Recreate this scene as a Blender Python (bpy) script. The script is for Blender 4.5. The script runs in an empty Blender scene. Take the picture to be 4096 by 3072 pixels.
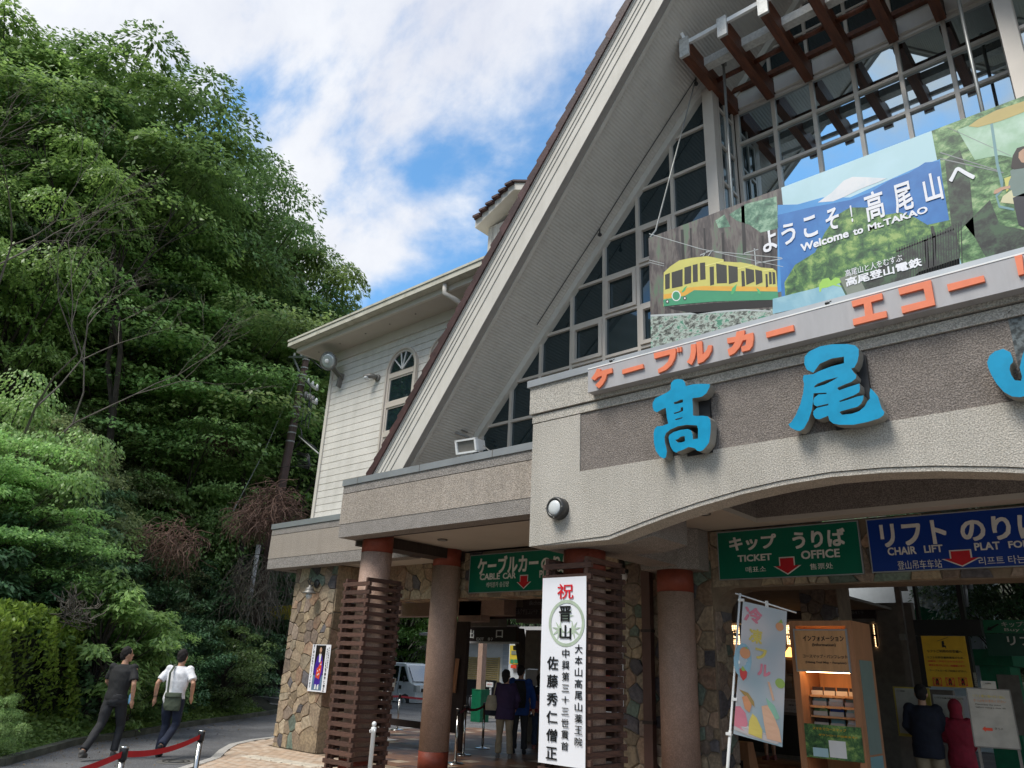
import bpy, math, random
import numpy as np
from mathutils import Vector, Matrix
from mathutils.geometry import tessellate_polygon
R = math.radians
SC = bpy.context.scene
COL = SC.collection
# ---------------------------------------------------------------- camera
YAW, PITCH, ROLL, FPX, EYE = 0.73746888, 0.36191001, 0.04482473, 2991.0, 1.65
_f = Vector((-math.sin(YAW)*math.cos(PITCH), math.cos(YAW)*math.cos(PITCH), math.sin(PITCH)))
_r = Vector((math.cos(YAW), math.sin(YAW), 0)); _u = _r.cross(_f)
CR = _r*math.cos(ROLL) + _u*math.sin(ROLL); CU = -_r*math.sin(ROLL) + _u*math.cos(ROLL); CF = _f
cd = bpy.data.cameras.new('camera'); cam = bpy.data.objects.new('camera', cd); COL.objects.link(cam)
cd.sensor_width = 36; cd.lens = FPX/4096*36; cd.clip_start = 0.1; cd.clip_end = 2000
cam.matrix_world = Matrix(((CR.x, CU.x, -CF.x, 0), (CR.y, CU.y, -CF.y, 0), (CR.z, CU.z, -CF.z, EYE), (0, 0, 0, 1)))
SC.camera = cam
SC.cycles.max_bounces = 16; SC.cycles.diffuse_bounces = 7; SC.cycles.transmission_bounces = 12; SC.cycles.glossy_bounces = 5
# ---------------------------------------------------------------- sky, sun, exposure
SUN_EL, SUN_AZ = R(57), R(257)     # azimuth of the sun seen from the scene, measured from +X towards +Y
SC.view_settings.view_transform = 'Standard'; SC.view_settings.look = 'None'
SC.view_settings.gamma = 1; SC.view_settings.use_curve_mapping = False; SC.view_settings.exposure = 1.32
w = bpy.data.worlds.new('World'); SC.world = w; w.use_nodes = True
wt = w.node_tree; wn = wt.nodes; wl = wt.links; wn.clear()
wo = wn.new('ShaderNodeOutputWorld'); bg = wn.new('ShaderNodeBackground'); bg.inputs['Strength'].default_value = 0.1
sk = wn.new('ShaderNodeTexSky'); sk.sky_type = 'NISHITA'; sk.sun_disc = False
sk.sun_elevation = SUN_EL; sk.sun_rotation = math.pi/2 - SUN_AZ; sk.air_density = 1.1; sk.ozone_density = 2.5; sk.dust_density = 0.3
tc = wn.new('ShaderNodeTexCoord'); mp = wn.new('ShaderNodeMapping'); wl.new(tc.outputs['Generated'], mp.inputs['Vector'])
mp.inputs['Rotation'].default_value = (1.0028228759765625, 0.8347703814506531, 0.8719013929367065); mp.inputs['Scale'].default_value = (1.0, 1.5, 1.25); mp.inputs['Location'].default_value = (-2.20517635345459, 4.163453578948975, 2.657254457473755)
def wnoise(scale, detail, rough, dist=0.0):
    n = wn.new('ShaderNodeTexNoise'); n.inputs['Scale'].default_value = scale; n.inputs['Detail'].default_value = detail
    n.inputs['Roughness'].default_value = rough; n.inputs['Distortion'].default_value = dist; wl.new(mp.outputs['Vector'], n.inputs['Vector']); return n
def wmath(op, a, b, clamp=False):
    m = wn.new('ShaderNodeMath'); m.operation = op; m.use_clamp = clamp
    for i, v in enumerate((a, b)):
        if isinstance(v, (int, float)): m.inputs[i].default_value = v
        else: wl.new(v, m.inputs[i])
    return m.outputs[0]
n1 = wnoise(2.1, 9, 0.56, 0.35); n2 = wnoise(5.5, 6, 0.6, 0.2); n3 = wnoise(1.3, 2, 0.5)
cv = wmath('ADD', wmath('MULTIPLY', n1.outputs['Fac'], 0.8), wmath('MULTIPLY', n2.outputs['Fac'], 0.2))
cr_ = wn.new('ShaderNodeValToRGB'); cr_.color_ramp.interpolation = 'EASE'
cr_.color_ramp.elements[0].position = 0.385; cr_.color_ramp.elements[0].color = (0.0, 0.0, 0.0, 1)
cr_.color_ramp.elements[1].position = 0.53; cr_.color_ramp.elements[1].color = (1, 1, 1, 1)
wl.new(cv, cr_.inputs['Fac'])
cc = wn.new('ShaderNodeValToRGB'); cc.color_ramp.elements[0].position = 0.35; cc.color_ramp.elements[0].color = (2.9, 3.05, 3.5, 1)
cc.color_ramp.elements[1].position = 0.65; cc.color_ramp.elements[1].color = (4.0, 4.1, 4.25, 1); wl.new(wmath('ADD', wmath('MULTIPLY', n2.outputs['Fac'], 0.5), wmath('MULTIPLY', n3.outputs['Fac'], 0.5)), cc.inputs['Fac'])
skm = wn.new('ShaderNodeMixRGB'); skm.blend_type = 'MULTIPLY'; skm.inputs['Fac'].default_value = 1; skm.inputs['Color2'].default_value = (.66, .95, 1.02, 1)
wl.new(sk.outputs['Color'], skm.inputs['Color1'])
mx = wn.new('ShaderNodeMixRGB'); wl.new(cr_.outputs['Color'], mx.inputs['Fac']); wl.new(skm.outputs['Color'], mx.inputs['Color1']); wl.new(cc.outputs['Color'], mx.inputs['Color2'])
wl.new(mx.outputs['Color'], bg.inputs['Color']); wl.new(bg.outputs['Background'], wo.inputs['Surface'])
sd = bpy.data.lights.new('sun', 'SUN'); sd.energy = 1.5; sd.angle = R(24); sd.color = (1.0, 0.95, 0.86)
so = bpy.data.objects.new('sun', sd); COL.objects.link(so)
sdir = Vector((math.cos(SUN_EL)*math.cos(SUN_AZ), math.cos(SUN_EL)*math.sin(SUN_AZ), math.sin(SUN_EL)))
so.rotation_euler = sdir.to_track_quat('Z', 'Y').to_euler(); so.location = (0, 0, 30)

# ---------------------------------------------------------------- measuring helpers (4096 x 3072 photo pixels -> a point on a known plane)
def P(u, v, x=None, y=None, z=None):
    r = CR*(u-2048) - CU*(v-1536) + CF*FPX
    t = x/r.x if x is not None else y/r.y if y is not None else (z-EYE)/r.z
    return Vector((0, 0, EYE)) + r*t

# ---------------------------------------------------------------- materials
MATS = {}
def mat(name, col, rough=0.7, metal=0.0, var=0.12, vs=6.0, bump=0.0, bs=60.0, spec=0.5, col2=None, speck=0.0, ss=90.0, island=0.0,
        emit=None, trans=0.0, alpha=1.0, streak=0.0, objvar=0.0, stretch=None, dirt=0.0, dcol=(0.12, 0.11, 0.09), ds=1.2, coat=0.0):
    m = bpy.data.materials.new(name); m.use_nodes = True; nt = m.node_tree; N = nt.nodes; L = nt.links
    b = N['Principled BSDF']; b.inputs['Roughness'].default_value = rough; b.inputs['Metallic'].default_value = metal
    b.inputs['Specular IOR Level'].default_value = spec; b.inputs['Coat Weight'].default_value = coat
    t = N.new('ShaderNodeTexCoord'); src = t.outputs['Object']
    if stretch:
        q = N.new('ShaderNodeMapping'); q.inputs['Scale'].default_value = stretch; L.new(src, q.inputs['Vector']); src = q.outputs['Vector']
    def noise(sc, det=4, ro=0.6):
        n = N.new('ShaderNodeTexNoise'); n.inputs['Scale'].default_value = sc; n.inputs['Detail'].default_value = det; n.inputs['Roughness'].default_value = ro
        L.new(src, n.inputs['Vector']); return n.outputs['Fac']
    def ramp(fac, p0, c0, p1, c1):
        r = N.new('ShaderNodeValToRGB'); e = r.color_ramp.elements; e[0].position = p0; e[1].position = p1; e[0].color = (*c0, 1); e[1].color = (*c1, 1)
        L.new(fac, r.inputs['Fac']); return r.outputs['Color']
    def mix(f, a, c, mode='MIX'):
        x = N.new('ShaderNodeMixRGB'); x.blend_type = mode
        if isinstance(f, float): x.inputs['Fac'].default_value = f
        else: L.new(f, x.inputs['Fac'])
        for s_, v_ in (('Color1', a), ('Color2', c)):
            if isinstance(v_, tuple): x.inputs[s_].default_value = (*v_, 1)
            else: L.new(v_, x.inputs[s_])
        return x.outputs['Color']
    c2 = col2 or tuple(min(1, c*(1+var)) for c in col); c1 = col if col2 else tuple(c*(1-var) for c in col)
    out = ramp(noise(vs), 0.35, c1, 0.65, c2)
    if speck:
        f = ramp(noise(ss, 2, 0.5), 0.42, (1-speck,)*3, 0.58, (1+speck,)*3); out = mix(1.0, out, f, 'MULTIPLY')
    if island:
        g = N.new('ShaderNodeNewGeometry'); f = ramp(g.outputs['Random Per Island'], 0, (1-island, 1-island*0.9, 1-island), 1, (1+island, 1+island*0.8, 1+island*0.5)); out = mix(1.0, out, f, 'MULTIPLY')
    if dirt:
        f = noise(ds, 6, 0.7); r = ramp(f, 0.5, (0, 0, 0), 0.75, (dirt,)*3); out = mix(r, out, dcol)
    if streak:  # rain streaks: noise drawn out downwards
        q2 = N.new('ShaderNodeMapping'); q2.inputs['Scale'].default_value = (3.2, 3.2, .30); L.new(t.outputs['Object'], q2.inputs['Vector']); n2 = N.new('ShaderNodeTexNoise'); n2.inputs['Scale'].default_value = 1.6; n2.inputs['Detail'].default_value = 5; L.new(q2.outputs['Vector'], n2.inputs['Vector'])
        out = mix(1.0, out, ramp(n2.outputs['Fac'], .45, (1, 1, 1), .72, (1-streak, 1-streak, 1-streak*1.1)), 'MULTIPLY')
    if objvar:
        oi = N.new('ShaderNodeObjectInfo'); out = mix(1.0, out, ramp(oi.outputs['Random'], 0, (1-objvar, 1-objvar*1.05, 1-objvar*1.1), 1, (1+objvar, 1+objvar*.95, 1+objvar*.85)), 'MULTIPLY')
    L.new(out, b.inputs['Base Color'])
    if bump:
        n = noise(bs, 3, 0.6); u = N.new('ShaderNodeBump'); u.inputs['Strength'].default_value = min(1, bump); u.inputs['Distance'].default_value = 0.012*max(1, bump); L.new(n, u.inputs['Height']); L.new(u.outputs['Normal'], b.inputs['Normal'])
    if emit: b.inputs['Emission Color'].default_value = (*emit[:3], 1); b.inputs['Emission Strength'].default_value = emit[3]
    if trans: # thin translucency for leaves and cloth
        tr = N.new('ShaderNodeBsdfTranslucent'); L.new(out, tr.inputs['Color']); s_ = N.new('ShaderNodeMixShader'); s_.inputs['Fac'].default_value = trans
        L.new(b.outputs['BSDF'], s_.inputs[1]); L.new(tr.outputs['BSDF'], s_.inputs[2]); L.new(s_.outputs['Shader'], N['Material Output'].inputs['Surface'])
    MATS[name] = m; return m
def ribbed(m, axis_scale, strength=0.6, axis='X', dist=0.01):
    nt = m.node_tree; N = nt.nodes; L = nt.links; b = N['Principled BSDF']; t = N.new('ShaderNodeTexCoord')
    wv = N.new('ShaderNodeTexWave'); wv.bands_direction = axis; wv.inputs['Scale'].default_value = axis_scale; L.new(t.outputs['Object'], wv.inputs['Vector'])
    u = N.new('ShaderNodeBump'); u.inputs['Strength'].default_value = strength; u.inputs['Distance'].default_value = dist; L.new(wv.outputs['Fac'], u.inputs['Height']); L.new(u.outputs['Normal'], b.inputs['Normal']); return m
M = {}
M['rough_light'] = mat('roughcast_light', (0.47, 0.435, 0.385), 0.95, speck=0.24, ss=80, bump=1.0, bs=70, vs=0.9, var=0.08, dirt=0.25, ds=1.0, dcol=(0.28, 0.26, 0.22), streak=.10)
M['rough_mid'] = mat('roughcast_beige', (0.36, 0.31, 0.265), 0.95, speck=0.28, ss=80, bump=1.0, bs=70, vs=0.8, var=0.08, dirt=0.2, dcol=(0.24, 0.22, 0.2), streak=.10)
M['rough_grey'] = mat('roughcast_grey', (0.27, 0.245, 0.225), 0.95, speck=0.3, ss=80, bump=1.0, bs=70, var=0.08, dirt=0.2)
M['rough_dark'] = mat('roughcast_dark', (0.215, 0.185, 0.165), 0.95, speck=0.3, ss=75, bump=1.5, bs=60, var=0.08)
M['col_shaft'] = mat('column_pebble_coat', (0.41, 0.275, 0.215), 0.6, speck=0.12, ss=60, bump=.7, bs=34, var=0.08, spec=0.35)
M['terra'] = mat('column_terracotta', (0.24, 0.052, 0.03), 0.5, bump=0.8, bs=28, var=0.12, spec=0.35)
M['capmetal'] = mat('flashing_metal', (0.36, 0.38, 0.40), 0.45, 0.5, var=0.08, vs=2)
M['fascia'] = mat('fascia_cream', (0.60, 0.57, 0.52), 0.6, streak=.08, var=0.06, vs=1.2, dirt=0.18, ds=2.5, dcol=(0.4, 0.37, 0.28))
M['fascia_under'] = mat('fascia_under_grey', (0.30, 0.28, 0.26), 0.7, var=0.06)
M['soffit'] = mat('soffit_painted', (0.50, 0.47, 0.43), 0.75, var=0.06, vs=2, dirt=0.2, ds=6, dcol=(0.22, 0.2, 0.18))
M['soffit_rib'] = ribbed(mat('soffit_ribbed_steel', (0.60, 0.575, 0.53), 0.6, var=0.05, vs=2, dirt=0.3, ds=4, dcol=(0.25, 0.23, 0.2)), 9.0, .5, 'X', 0.012)
M['siding'] = mat('siding_white', (0.68, 0.65, 0.60), 0.7, objvar=.03, streak=.1, var=0.05, vs=2.5, speck=0.04, ss=30, bump=0.2, bs=40, dirt=0.15, ds=1.5, dcol=(0.5, 0.46, 0.38))
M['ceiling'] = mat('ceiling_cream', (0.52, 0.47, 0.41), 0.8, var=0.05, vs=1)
M['frame'] = mat('window_frame_beige', (0.60, 0.54, 0.475), 0.35, 0.15, var=0.04, vs=3)
M['eave'] = mat('eave_cream', (0.60, 0.56, 0.50), 0.6, var=0.05, vs=1.5)
M['gutter'] = mat('gutter_stained', (0.52, 0.50, 0.42), 0.6, var=0.1, vs=3, dirt=0.6, ds=7, dcol=(0.22, 0.20, 0.09))
M['tile'] = mat('roof_tile_maroon', (0.060, 0.028, 0.028), 0.6, objvar=.3, var=0.25, vs=5, bump=0.4, bs=30)
M['beam'] = mat('beam_stained_wood', (0.115, 0.035, 0.014), 0.5, var=0.35, vs=3, stretch=(8, 1, 8), bump=0.3, bs=20, dirt=0.35, ds=1.2, dcol=(0.04, 0.018, 0.01))
M['beamcap'] = mat('beam_cap_zinc', (0.62, 0.62, 0.60), 0.55, 0.2, var=0.1, vs=12, dirt=0.5, ds=18, dcol=(0.1, 0.1, 0.1))
M['purlin'] = mat('purlin_peeling_white', (0.50, 0.50, 0.47), 0.8, var=0.15, vs=20, bump=0.4, bs=50)
M['pole_grey'] = mat('galvanised_pole', (0.33, 0.34, 0.33), 0.45, 0.6, var=0.1)
M['lattice'] = mat('lattice_brown_wood', (0.085, 0.042, 0.030), 0.75, var=0.35, vs=7, stretch=(1, 1, 6), bump=0.4, bs=40, objvar=.25)
M['mortar'] = mat('mortar', (0.22, 0.17, 0.12), 0.95, var=0.15, bump=0.5, bs=60)
SC_ = [((0.34, 0.25, 0.145), (0.25, 0.18, 0.11)), ((0.27, 0.19, 0.12), (0.36, 0.27, 0.17)), ((0.19, 0.135, 0.10), (0.27, 0.20, 0.14)), ((0.11, 0.14, 0.10), (0.16, 0.19, 0.14)), ((0.12, 0.105, 0.10), (0.085, 0.075, 0.075)), ((0.40, 0.32, 0.21), (0.29, 0.22, 0.14)), ((0.24, 0.14, 0.085), (0.31, 0.21, 0.13))]
STONE = [mat('stone_%s' % n, (a[0]*1.06, a[1]*1.12, a[2]*1.25), 0.85, col2=(b_[0]*1.06, b_[1]*1.12, b_[2]*1.25), vs=5, bump=0.8, bs=18, speck=0.16, ss=22, objvar=.28, dirt=.3, ds=6, dcol=(.16, .13, .09)) for n, (a, b_) in zip(('tan', 'buff', 'brown', 'green', 'slate', 'sand', 'rust'), SC_)]
M['asphalt'] = mat('asphalt', (0.125, 0.125, 0.13), 0.9, speck=0.35, ss=60, bump=0.8, bs=90, var=0.25, vs=0.9, dirt=0.6, ds=0.9, dcol=(0.17, 0.165, 0.16))
M['paver'] = mat('paver_clay', (0.50, 0.37, 0.27), 0.85, objvar=.12, var=0.18, vs=3, bump=0.4, bs=60)
M['paver2'] = mat('paver_pale', (0.55, 0.44, 0.34), 0.85, var=0.15, vs=3, bump=0.4, bs=60)
M['tactile'] = mat('tactile_pale', (0.60, 0.54, 0.45), 0.8)
M['kerb'] = mat('kerb_stone', (0.42, 0.40, 0.37), 0.85, speck=0.15, ss=50)
M['ftile'] = mat('floor_tile_brown', (0.20, 0.10, 0.055), 0.45, var=0.2, vs=4)
M['ftile2'] = mat('floor_tile_cream', (0.42, 0.33, 0.24), 0.45, var=0.15, vs=4)
M['ftile3'] = mat('floor_tile_dark', (0.10, 0.055, 0.04), 0.45, var=0.15, vs=4)
M['steel'] = mat('stainless_steel', (0.55, 0.54, 0.52), 0.22, 1.0, var=0.04)
M['black'] = mat('black_plastic', (0.018, 0.018, 0.02), 0.4, var=0.1)
M['belt'] = mat('red_belt', (0.55, 0.012, 0.018), 0.7, var=0.06)
M['beltdark'] = mat('dark_red_belt', (0.20, 0.010, 0.025), 0.75, var=0.06)
M['white'] = mat('white_paint', (0.78, 0.78, 0.77), 0.5, var=0.04)
M['paper'] = mat('banner_white', (0.80, 0.80, 0.84), 0.6, var=0.03, vs=1.5)
M['ink'] = mat('black_ink', (0.006, 0.006, 0.007), 0.5)
M['inkred'] = mat('red_ink', (0.62, 0.008, 0.02), 0.5)
M['sgreen'] = mat('sign_green', (0.0, 0.13, 0.075), 0.3, var=0.05, vs=2)
M['sblue'] = mat('sign_blue', (0.004, 0.035, 0.24), 0.3, var=0.05, vs=2)
M['swhite'] = mat('sign_letter_white', (0.66, 0.63, 0.58), 0.5)
M['sred'] = mat('sign_arrow_red', (0.50, 0.012, 0.02), 0.4)
M['kblue'] = mat('letter_blue', (0.004, 0.285, 0.50), 0.33, var=0.1, vs=1.2, speck=0.05, ss=8)
M['kside'] = mat('letter_side_grey', (0.30, 0.29, 0.26), 0.5, 0.2)
M['orange'] = mat('letter_orange', (0.80, 0.21, 0.10), 0.55, var=0.06, vs=6, dirt=0.1, ds=10)
M['sbox'] = mat('signbox_grey', (0.40, 0.39, 0.40), 0.5, var=0.06, vs=2, dirt=0.25, ds=5, stretch=(3, 1, 0.6), dcol=(0.26, 0.25, 0.26))
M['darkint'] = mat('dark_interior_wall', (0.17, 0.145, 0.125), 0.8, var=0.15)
M['darkwood'] = mat('dark_timber', (0.035, 0.022, 0.018), 0.6, var=0.25, stretch=(6, 6, 1))
M['green'] = mat('green_paint', (0.0, 0.12, 0.055), 0.45, var=0.15, dirt=0.2, ds=8)
M['signbrown'] = mat('sign_dark_brown', (0.028, 0.018, 0.02), 0.35)
M['shutter'] = mat('shutter_yellow_tan', (0.50, 0.39, 0.19), 0.5, var=0.06)
M['bluesiding'] = mat('pale_blue_siding', (0.52, 0.57, 0.62), 0.7, var=0.05)
M['kiosk'] = mat('kiosk_wood', (0.37, 0.17, 0.08), 0.5, var=0.12, stretch=(5, 5, 0.7), vs=4)
M['kiosk_in'] = mat('kiosk_inner_wood', (0.55, 0.29, 0.13), 0.5, var=0.1, stretch=(5, 5, 0.7), vs=4)
M['yellow'] = mat('yellow_board', (0.62, 0.36, 0.015), 0.5, var=0.08)
M['lampglass'] = mat('lamp_frosted_glass', (0.62, 0.64, 0.64), 0.25, var=0.03)
M['lampmetal'] = mat('lamp_dark_metal', (0.05, 0.05, 0.05), 0.4, 0.3)
M['lampgrey'] = mat('lamp_grey_metal', (0.20, 0.19, 0.175), 0.5, 0.3)
M['soil'] = mat('forest_soil', (0.030, 0.032, 0.018), 0.95, var=0.4, vs=1.5, bump=1, bs=6)
M['bark'] = mat('bark_dark', (0.045, 0.036, 0.028), 0.9, var=0.3, vs=8, bump=1, bs=30)
M['barkpale'] = mat('bark_pale', (0.16, 0.13, 0.10), 0.9, var=0.3, vs=8, bump=1, bs=30)
def glass(name, tint, refl, rough=0.02, base=(0.006, 0.010, 0.012)):
    m = bpy.data.materials.new(name); m.use_nodes = True; nt = m.node_tree; N = nt.nodes; L = nt.links; b = N['Principled BSDF']
    b.inputs['Base Color'].default_value = (*base, 1); b.inputs['Roughness'].default_value = 0.25; b.inputs['Specular IOR Level'].default_value = 0.2
    g = N.new('ShaderNodeBsdfGlossy'); g.inputs['Color'].default_value = (*tint, 1); g.inputs['Roughness'].default_value = rough
    fr = N.new('ShaderNodeFresnel'); fr.inputs['IOR'].default_value = 1.5; a = N.new('ShaderNodeMath'); a.operation = 'ADD'; a.use_clamp = True; a.inputs[1].default_value = refl; L.new(fr.outputs[0], a.inputs[0])
    nz = N.new('ShaderNodeTexNoise'); nz.inputs['Scale'].default_value = 0.9; t = N.new('ShaderNodeTexCoord'); L.new(t.outputs['Object'], nz.inputs['Vector'])
    u = N.new('ShaderNodeBump'); u.inputs['Strength'].default_value = 0.06; u.inputs['Distance'].default_value = 0.02; L.new(nz.outputs['Fac'], u.inputs['Height']); L.new(u.outputs['Normal'], g.inputs['Normal'])
    x = N.new('ShaderNodeMixShader'); L.new(a.outputs[0], x.inputs['Fac']); L.new(b.outputs['BSDF'], x.inputs[1]); L.new(g.outputs['BSDF'], x.inputs[2]); L.new(x.outputs['Shader'], N['Material Output'].inputs['Surface'])
    MATS[name] = m; return m
M['glass_bay'] = glass('glass_reflective', (0.74, 0.90, 0.98), 0.55)
M['glass_wing'] = glass('glass_dark', (0.6, 0.75, 0.85), 0.05, base=(0.006, 0.016, 0.020))
M['glass_car'] = glass('glass_car', (0.8, 0.9, 1.0), 0.22)

# ---------------------------------------------------------------- object helpers
def tagp(o, label=None, cat=None, group=None, kind=None):
    if label: o['label'] = label
    if cat: o['category'] = cat
    if group: o['group'] = group
    if kind: o['kind'] = kind
    return o
def thing(name, label, cat, loc=(0, 0, 0), group=None):
    o = bpy.data.objects.new(name, None); COL.objects.link(o); o.location = loc; o.empty_display_size = 0.2
    return tagp(o, label, cat, group)
def origin(o):
    v = Vector((0, 0, 0))
    while o is not None: v += Vector(o.location); o = o.parent
    return v
def add(name, me, parent=None, loc=(0, 0, 0)):
    o = bpy.data.objects.new(name, me); COL.objects.link(o); o.parent = parent; o.location = loc; return o
class MB:
    def __init__(s): s.v = []; s.f = []; s.mi = []; s.m = 0
    def quadbox(s, p):  # 8 points: bottom ring 0-3, top ring 4-7
        b = len(s.v); s.v += [tuple(q) for q in p]
        for f in ((3, 2, 1, 0), (4, 5, 6, 7), (0, 1, 5, 4), (1, 2, 6, 5), (2, 3, 7, 6), (3, 0, 4, 7)): s.f.append(tuple(b+i for i in f)); s.mi.append(s.m)
        return s
    def box(s, x0, x1, y0, y1, z0, z1):
        return s.quadbox([(x0, y0, z0), (x1, y0, z0), (x1, y1, z0), (x0, y1, z0), (x0, y0, z1), (x1, y0, z1), (x1, y1, z1), (x0, y1, z1)])
    def bar(s, a, b, w, h=None, up=(0, 0, 1)):
        a = Vector(a); b = Vector(b); h = h or w; d = (b-a).normalized(); u = Vector(up)
        if abs(d.dot(u)) > 0.98: u = Vector((0, 1, 0))
        x = d.cross(u).normalized()*w/2; y = x.cross(d).normalized()*h/2
        return s.quadbox([a-x-y, a+x-y, a+x+y, a-x+y, b-x-y, b+x-y, b+x+y, b-x+y])
    def tube(s, pts, rad, n=8, cap=True):
        pts = [Vector(p) for p in pts]; rad = rad if isinstance(rad, (list, tuple)) else [rad]*len(pts); b = len(s.v); px = None
        for i, p in enumerate(pts):
            d = (pts[min(i+1, len(pts)-1)]-pts[max(i-1, 0)]).normalized()
            if px is None:
                r = Vector((1, 0, 0)) if abs(d.x) < 0.8 else Vector((0, 1, 0)); px = (r - d*r.dot(d)).normalized()
            else: px = (px - d*px.dot(d)).normalized()
            py = d.cross(px)
            for k in range(n):
                a = 2*math.pi*k/n; s.v.append(tuple(p + (px*math.cos(a)+py*math.sin(a))*rad[i]))
        for i in range(len(pts)-1):
            for k in range(n):
                s.f.append((b+i*n+k, b+i*n+(k+1) % n, b+(i+1)*n+(k+1) % n, b+(i+1)*n+k)); s.mi.append(s.m)
        if cap:
            s.f.append(tuple(b+k for k in reversed(range(n)))); s.mi.append(s.m)
            e = b+(len(pts)-1)*n; s.f.append(tuple(e+k for k in range(n))); s.mi.append(s.m)
        return s
    def lathe(s, prof, c=(0, 0, 0), n=16, axis='z'):
        b = len(s.v); c = Vector(c)
        for r, h in prof:
            for k in range(n):
                a = 2*math.pi*k/n; q = (r*math.cos(a), r*math.sin(a), h)
                if axis == 'y': q = (q[0], q[2], q[1])
                if axis == 'x': q = (q[2], q[0], q[1])
                s.v.append(tuple(c+Vector(q)))
        for i in range(len(prof)-1):
            for k in range(n): s.f.append((b+i*n+k, b+i*n+(k+1) % n, b+(i+1)*n+(k+1) % n, b+(i+1)*n+k)); s.mi.append(s.m)
        s.f.append(tuple(b+k for k in reversed(range(n)))); s.mi.append(s.m)
        e = b+(len(prof)-1)*n; s.f.append(tuple(e+k for k in range(n))); s.mi.append(s.m)
        return s
    def ell(s, c, r, n=12, m=8):
        b = len(s.v)
        for i in range(m+1):
            t = math.pi*i/m
            for k in range(n):
                a = 2*math.pi*k/n; s.v.append((c[0]+r[0]*max(math.sin(t), 0.02)*math.cos(a), c[1]+r[1]*max(math.sin(t), 0.02)*math.sin(a), c[2]-r[2]*math.cos(t)))
        for i in range(m):
            for k in range(n): s.f.append((b+i*n+k, b+i*n+(k+1) % n, b+(i+1)*n+(k+1) % n, b+(i+1)*n+k)); s.mi.append(s.m)
        return s
    def poly(s, loops, fn, depth=0.0, back=True, sidem=None):
        # loops: outer + holes as (a, b) pairs; fn(a, b, d) -> world point at depth d behind the face
        allp = [q for l in loops for q in l]; tri = tessellate_polygon([[Vector((a, b_, 0)) for a, b_ in l] for l in loops])
        b = len(s.v); n = len(allp); s.v += [tuple(fn(a, c, 0)) for a, c in allp]
        for t in tri: s.f.append(tuple(b+i for i in t)); s.mi.append(s.m)
        if depth:
            s.v += [tuple(fn(a, c, depth)) for a, c in allp]
            if back:
                for t in tri: s.f.append(tuple(b+n+i for i in reversed(t))); s.mi.append(s.m)
            k = 0; mm = s.m if sidem is None else sidem
            for l in loops:
                for i in range(len(l)):
                    j = (i+1) % len(l); s.f.append((b+k+i, b+k+j, b+n+k+j, b+n+k+i)); s.mi.append(mm)
                k += len(l)
        return s
    def mesh(s, name, mats, smooth=False):
        me = bpy.data.meshes.new(name); me.from_pydata(s.v, [], s.f)
        for m_ in (mats if isinstance(mats, (list, tuple)) else [mats]): me.materials.append(M[m_] if isinstance(m_, str) else m_)
        if len(me.materials) > 1: me.polygons.foreach_set('material_index', s.mi)
        if smooth: me.polygons.foreach_set('use_smooth', [True]*len(me.polygons))
        me.update(); return me
    def build(s, name, mats, parent=None, smooth=False, recalc=True):
        off = origin(parent) if parent is not None else Vector((0, 0, 0))
        if off.length > 0: s.v = [(a-off.x, b-off.y, c-off.z) for a, b, c in s.v]
        me = s.mesh(name, mats, smooth)
        if recalc:
            import bmesh
            bm = bmesh.new(); bm.from_mesh(me); bmesh.ops.recalc_face_normals(bm, faces=bm.faces); bm.to_mesh(me); bm.free()
        return add(name, me, parent)
def box(name, x0, x1, y0, y1, z0, z1, m, parent=None): return MB().box(x0, x1, y0, y1, z0, z1).build(name, m, parent, recalc=False)
def copy_tree(o, parent=None):
    c = o.copy(); COL.objects.link(c); c.parent = parent
    for ch in o.children: copy_tree(ch, c)
    return c
def fastmesh(name, V, F, mats, mi=None):
    me = bpy.data.meshes.new(name); V = np.asarray(V, np.float32); F = np.asarray(F, np.int32); k = F.shape[1]
    me.vertices.add(len(V)); me.vertices.foreach_set('co', V.ravel()); me.loops.add(F.size); me.loops.foreach_set('vertex_index', F.ravel())
    me.polygons.add(len(F)); me.polygons.foreach_set('loop_start', np.arange(0, F.size, k, dtype=np.int32))
    for m_ in (mats if isinstance(mats, (list, tuple)) else [mats]): me.materials.append(M[m_] if isinstance(m_, str) else m_)
    if mi is not None: me.polygons.foreach_set('material_index', np.asarray(mi, np.int32))
    me.update(calc_edges=True); return me
# ---- lettering: glyph outlines fitted in a box on a plane facing -Y (or given axes)
def glyphs(txt, bold=0.0, depth=0.0):
    cu = bpy.data.curves.new('t', 'FONT'); cu.body = txt; cu.size = 1; cu.offset = bold; cu.extrude = depth; cu.resolution_u = 3; cu.align_x = 'LEFT'
    o = bpy.data.objects.new('t', cu); COL.objects.link(o); me = bpy.data.meshes.new_from_object(o); bpy.data.objects.remove(o); bpy.data.curves.remove(cu)
    return me
def bolder(me, b):
    """thicken strokes by laying four shifted copies over each other, each a hair further forward"""
    n = len(me.vertices); co = np.empty(n*3, np.float32); me.vertices.foreach_get('co', co); co = co.reshape(-1, 3); F = [tuple(p.vertices) for p in me.polygons]
    V = []; G = []
    for k, (dx, dy) in enumerate(((0, 0), (b, b), (b, -b), (-b, b), (-b, -b))):
        V.append(co+np.array((dx, dy, .00025*k), np.float32)); G += [tuple(i+n*k for i in f) for f in F]
    out = bpy.data.meshes.new('lettering'); out.from_pydata(np.concatenate(V).tolist(), [], G); return out
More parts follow.
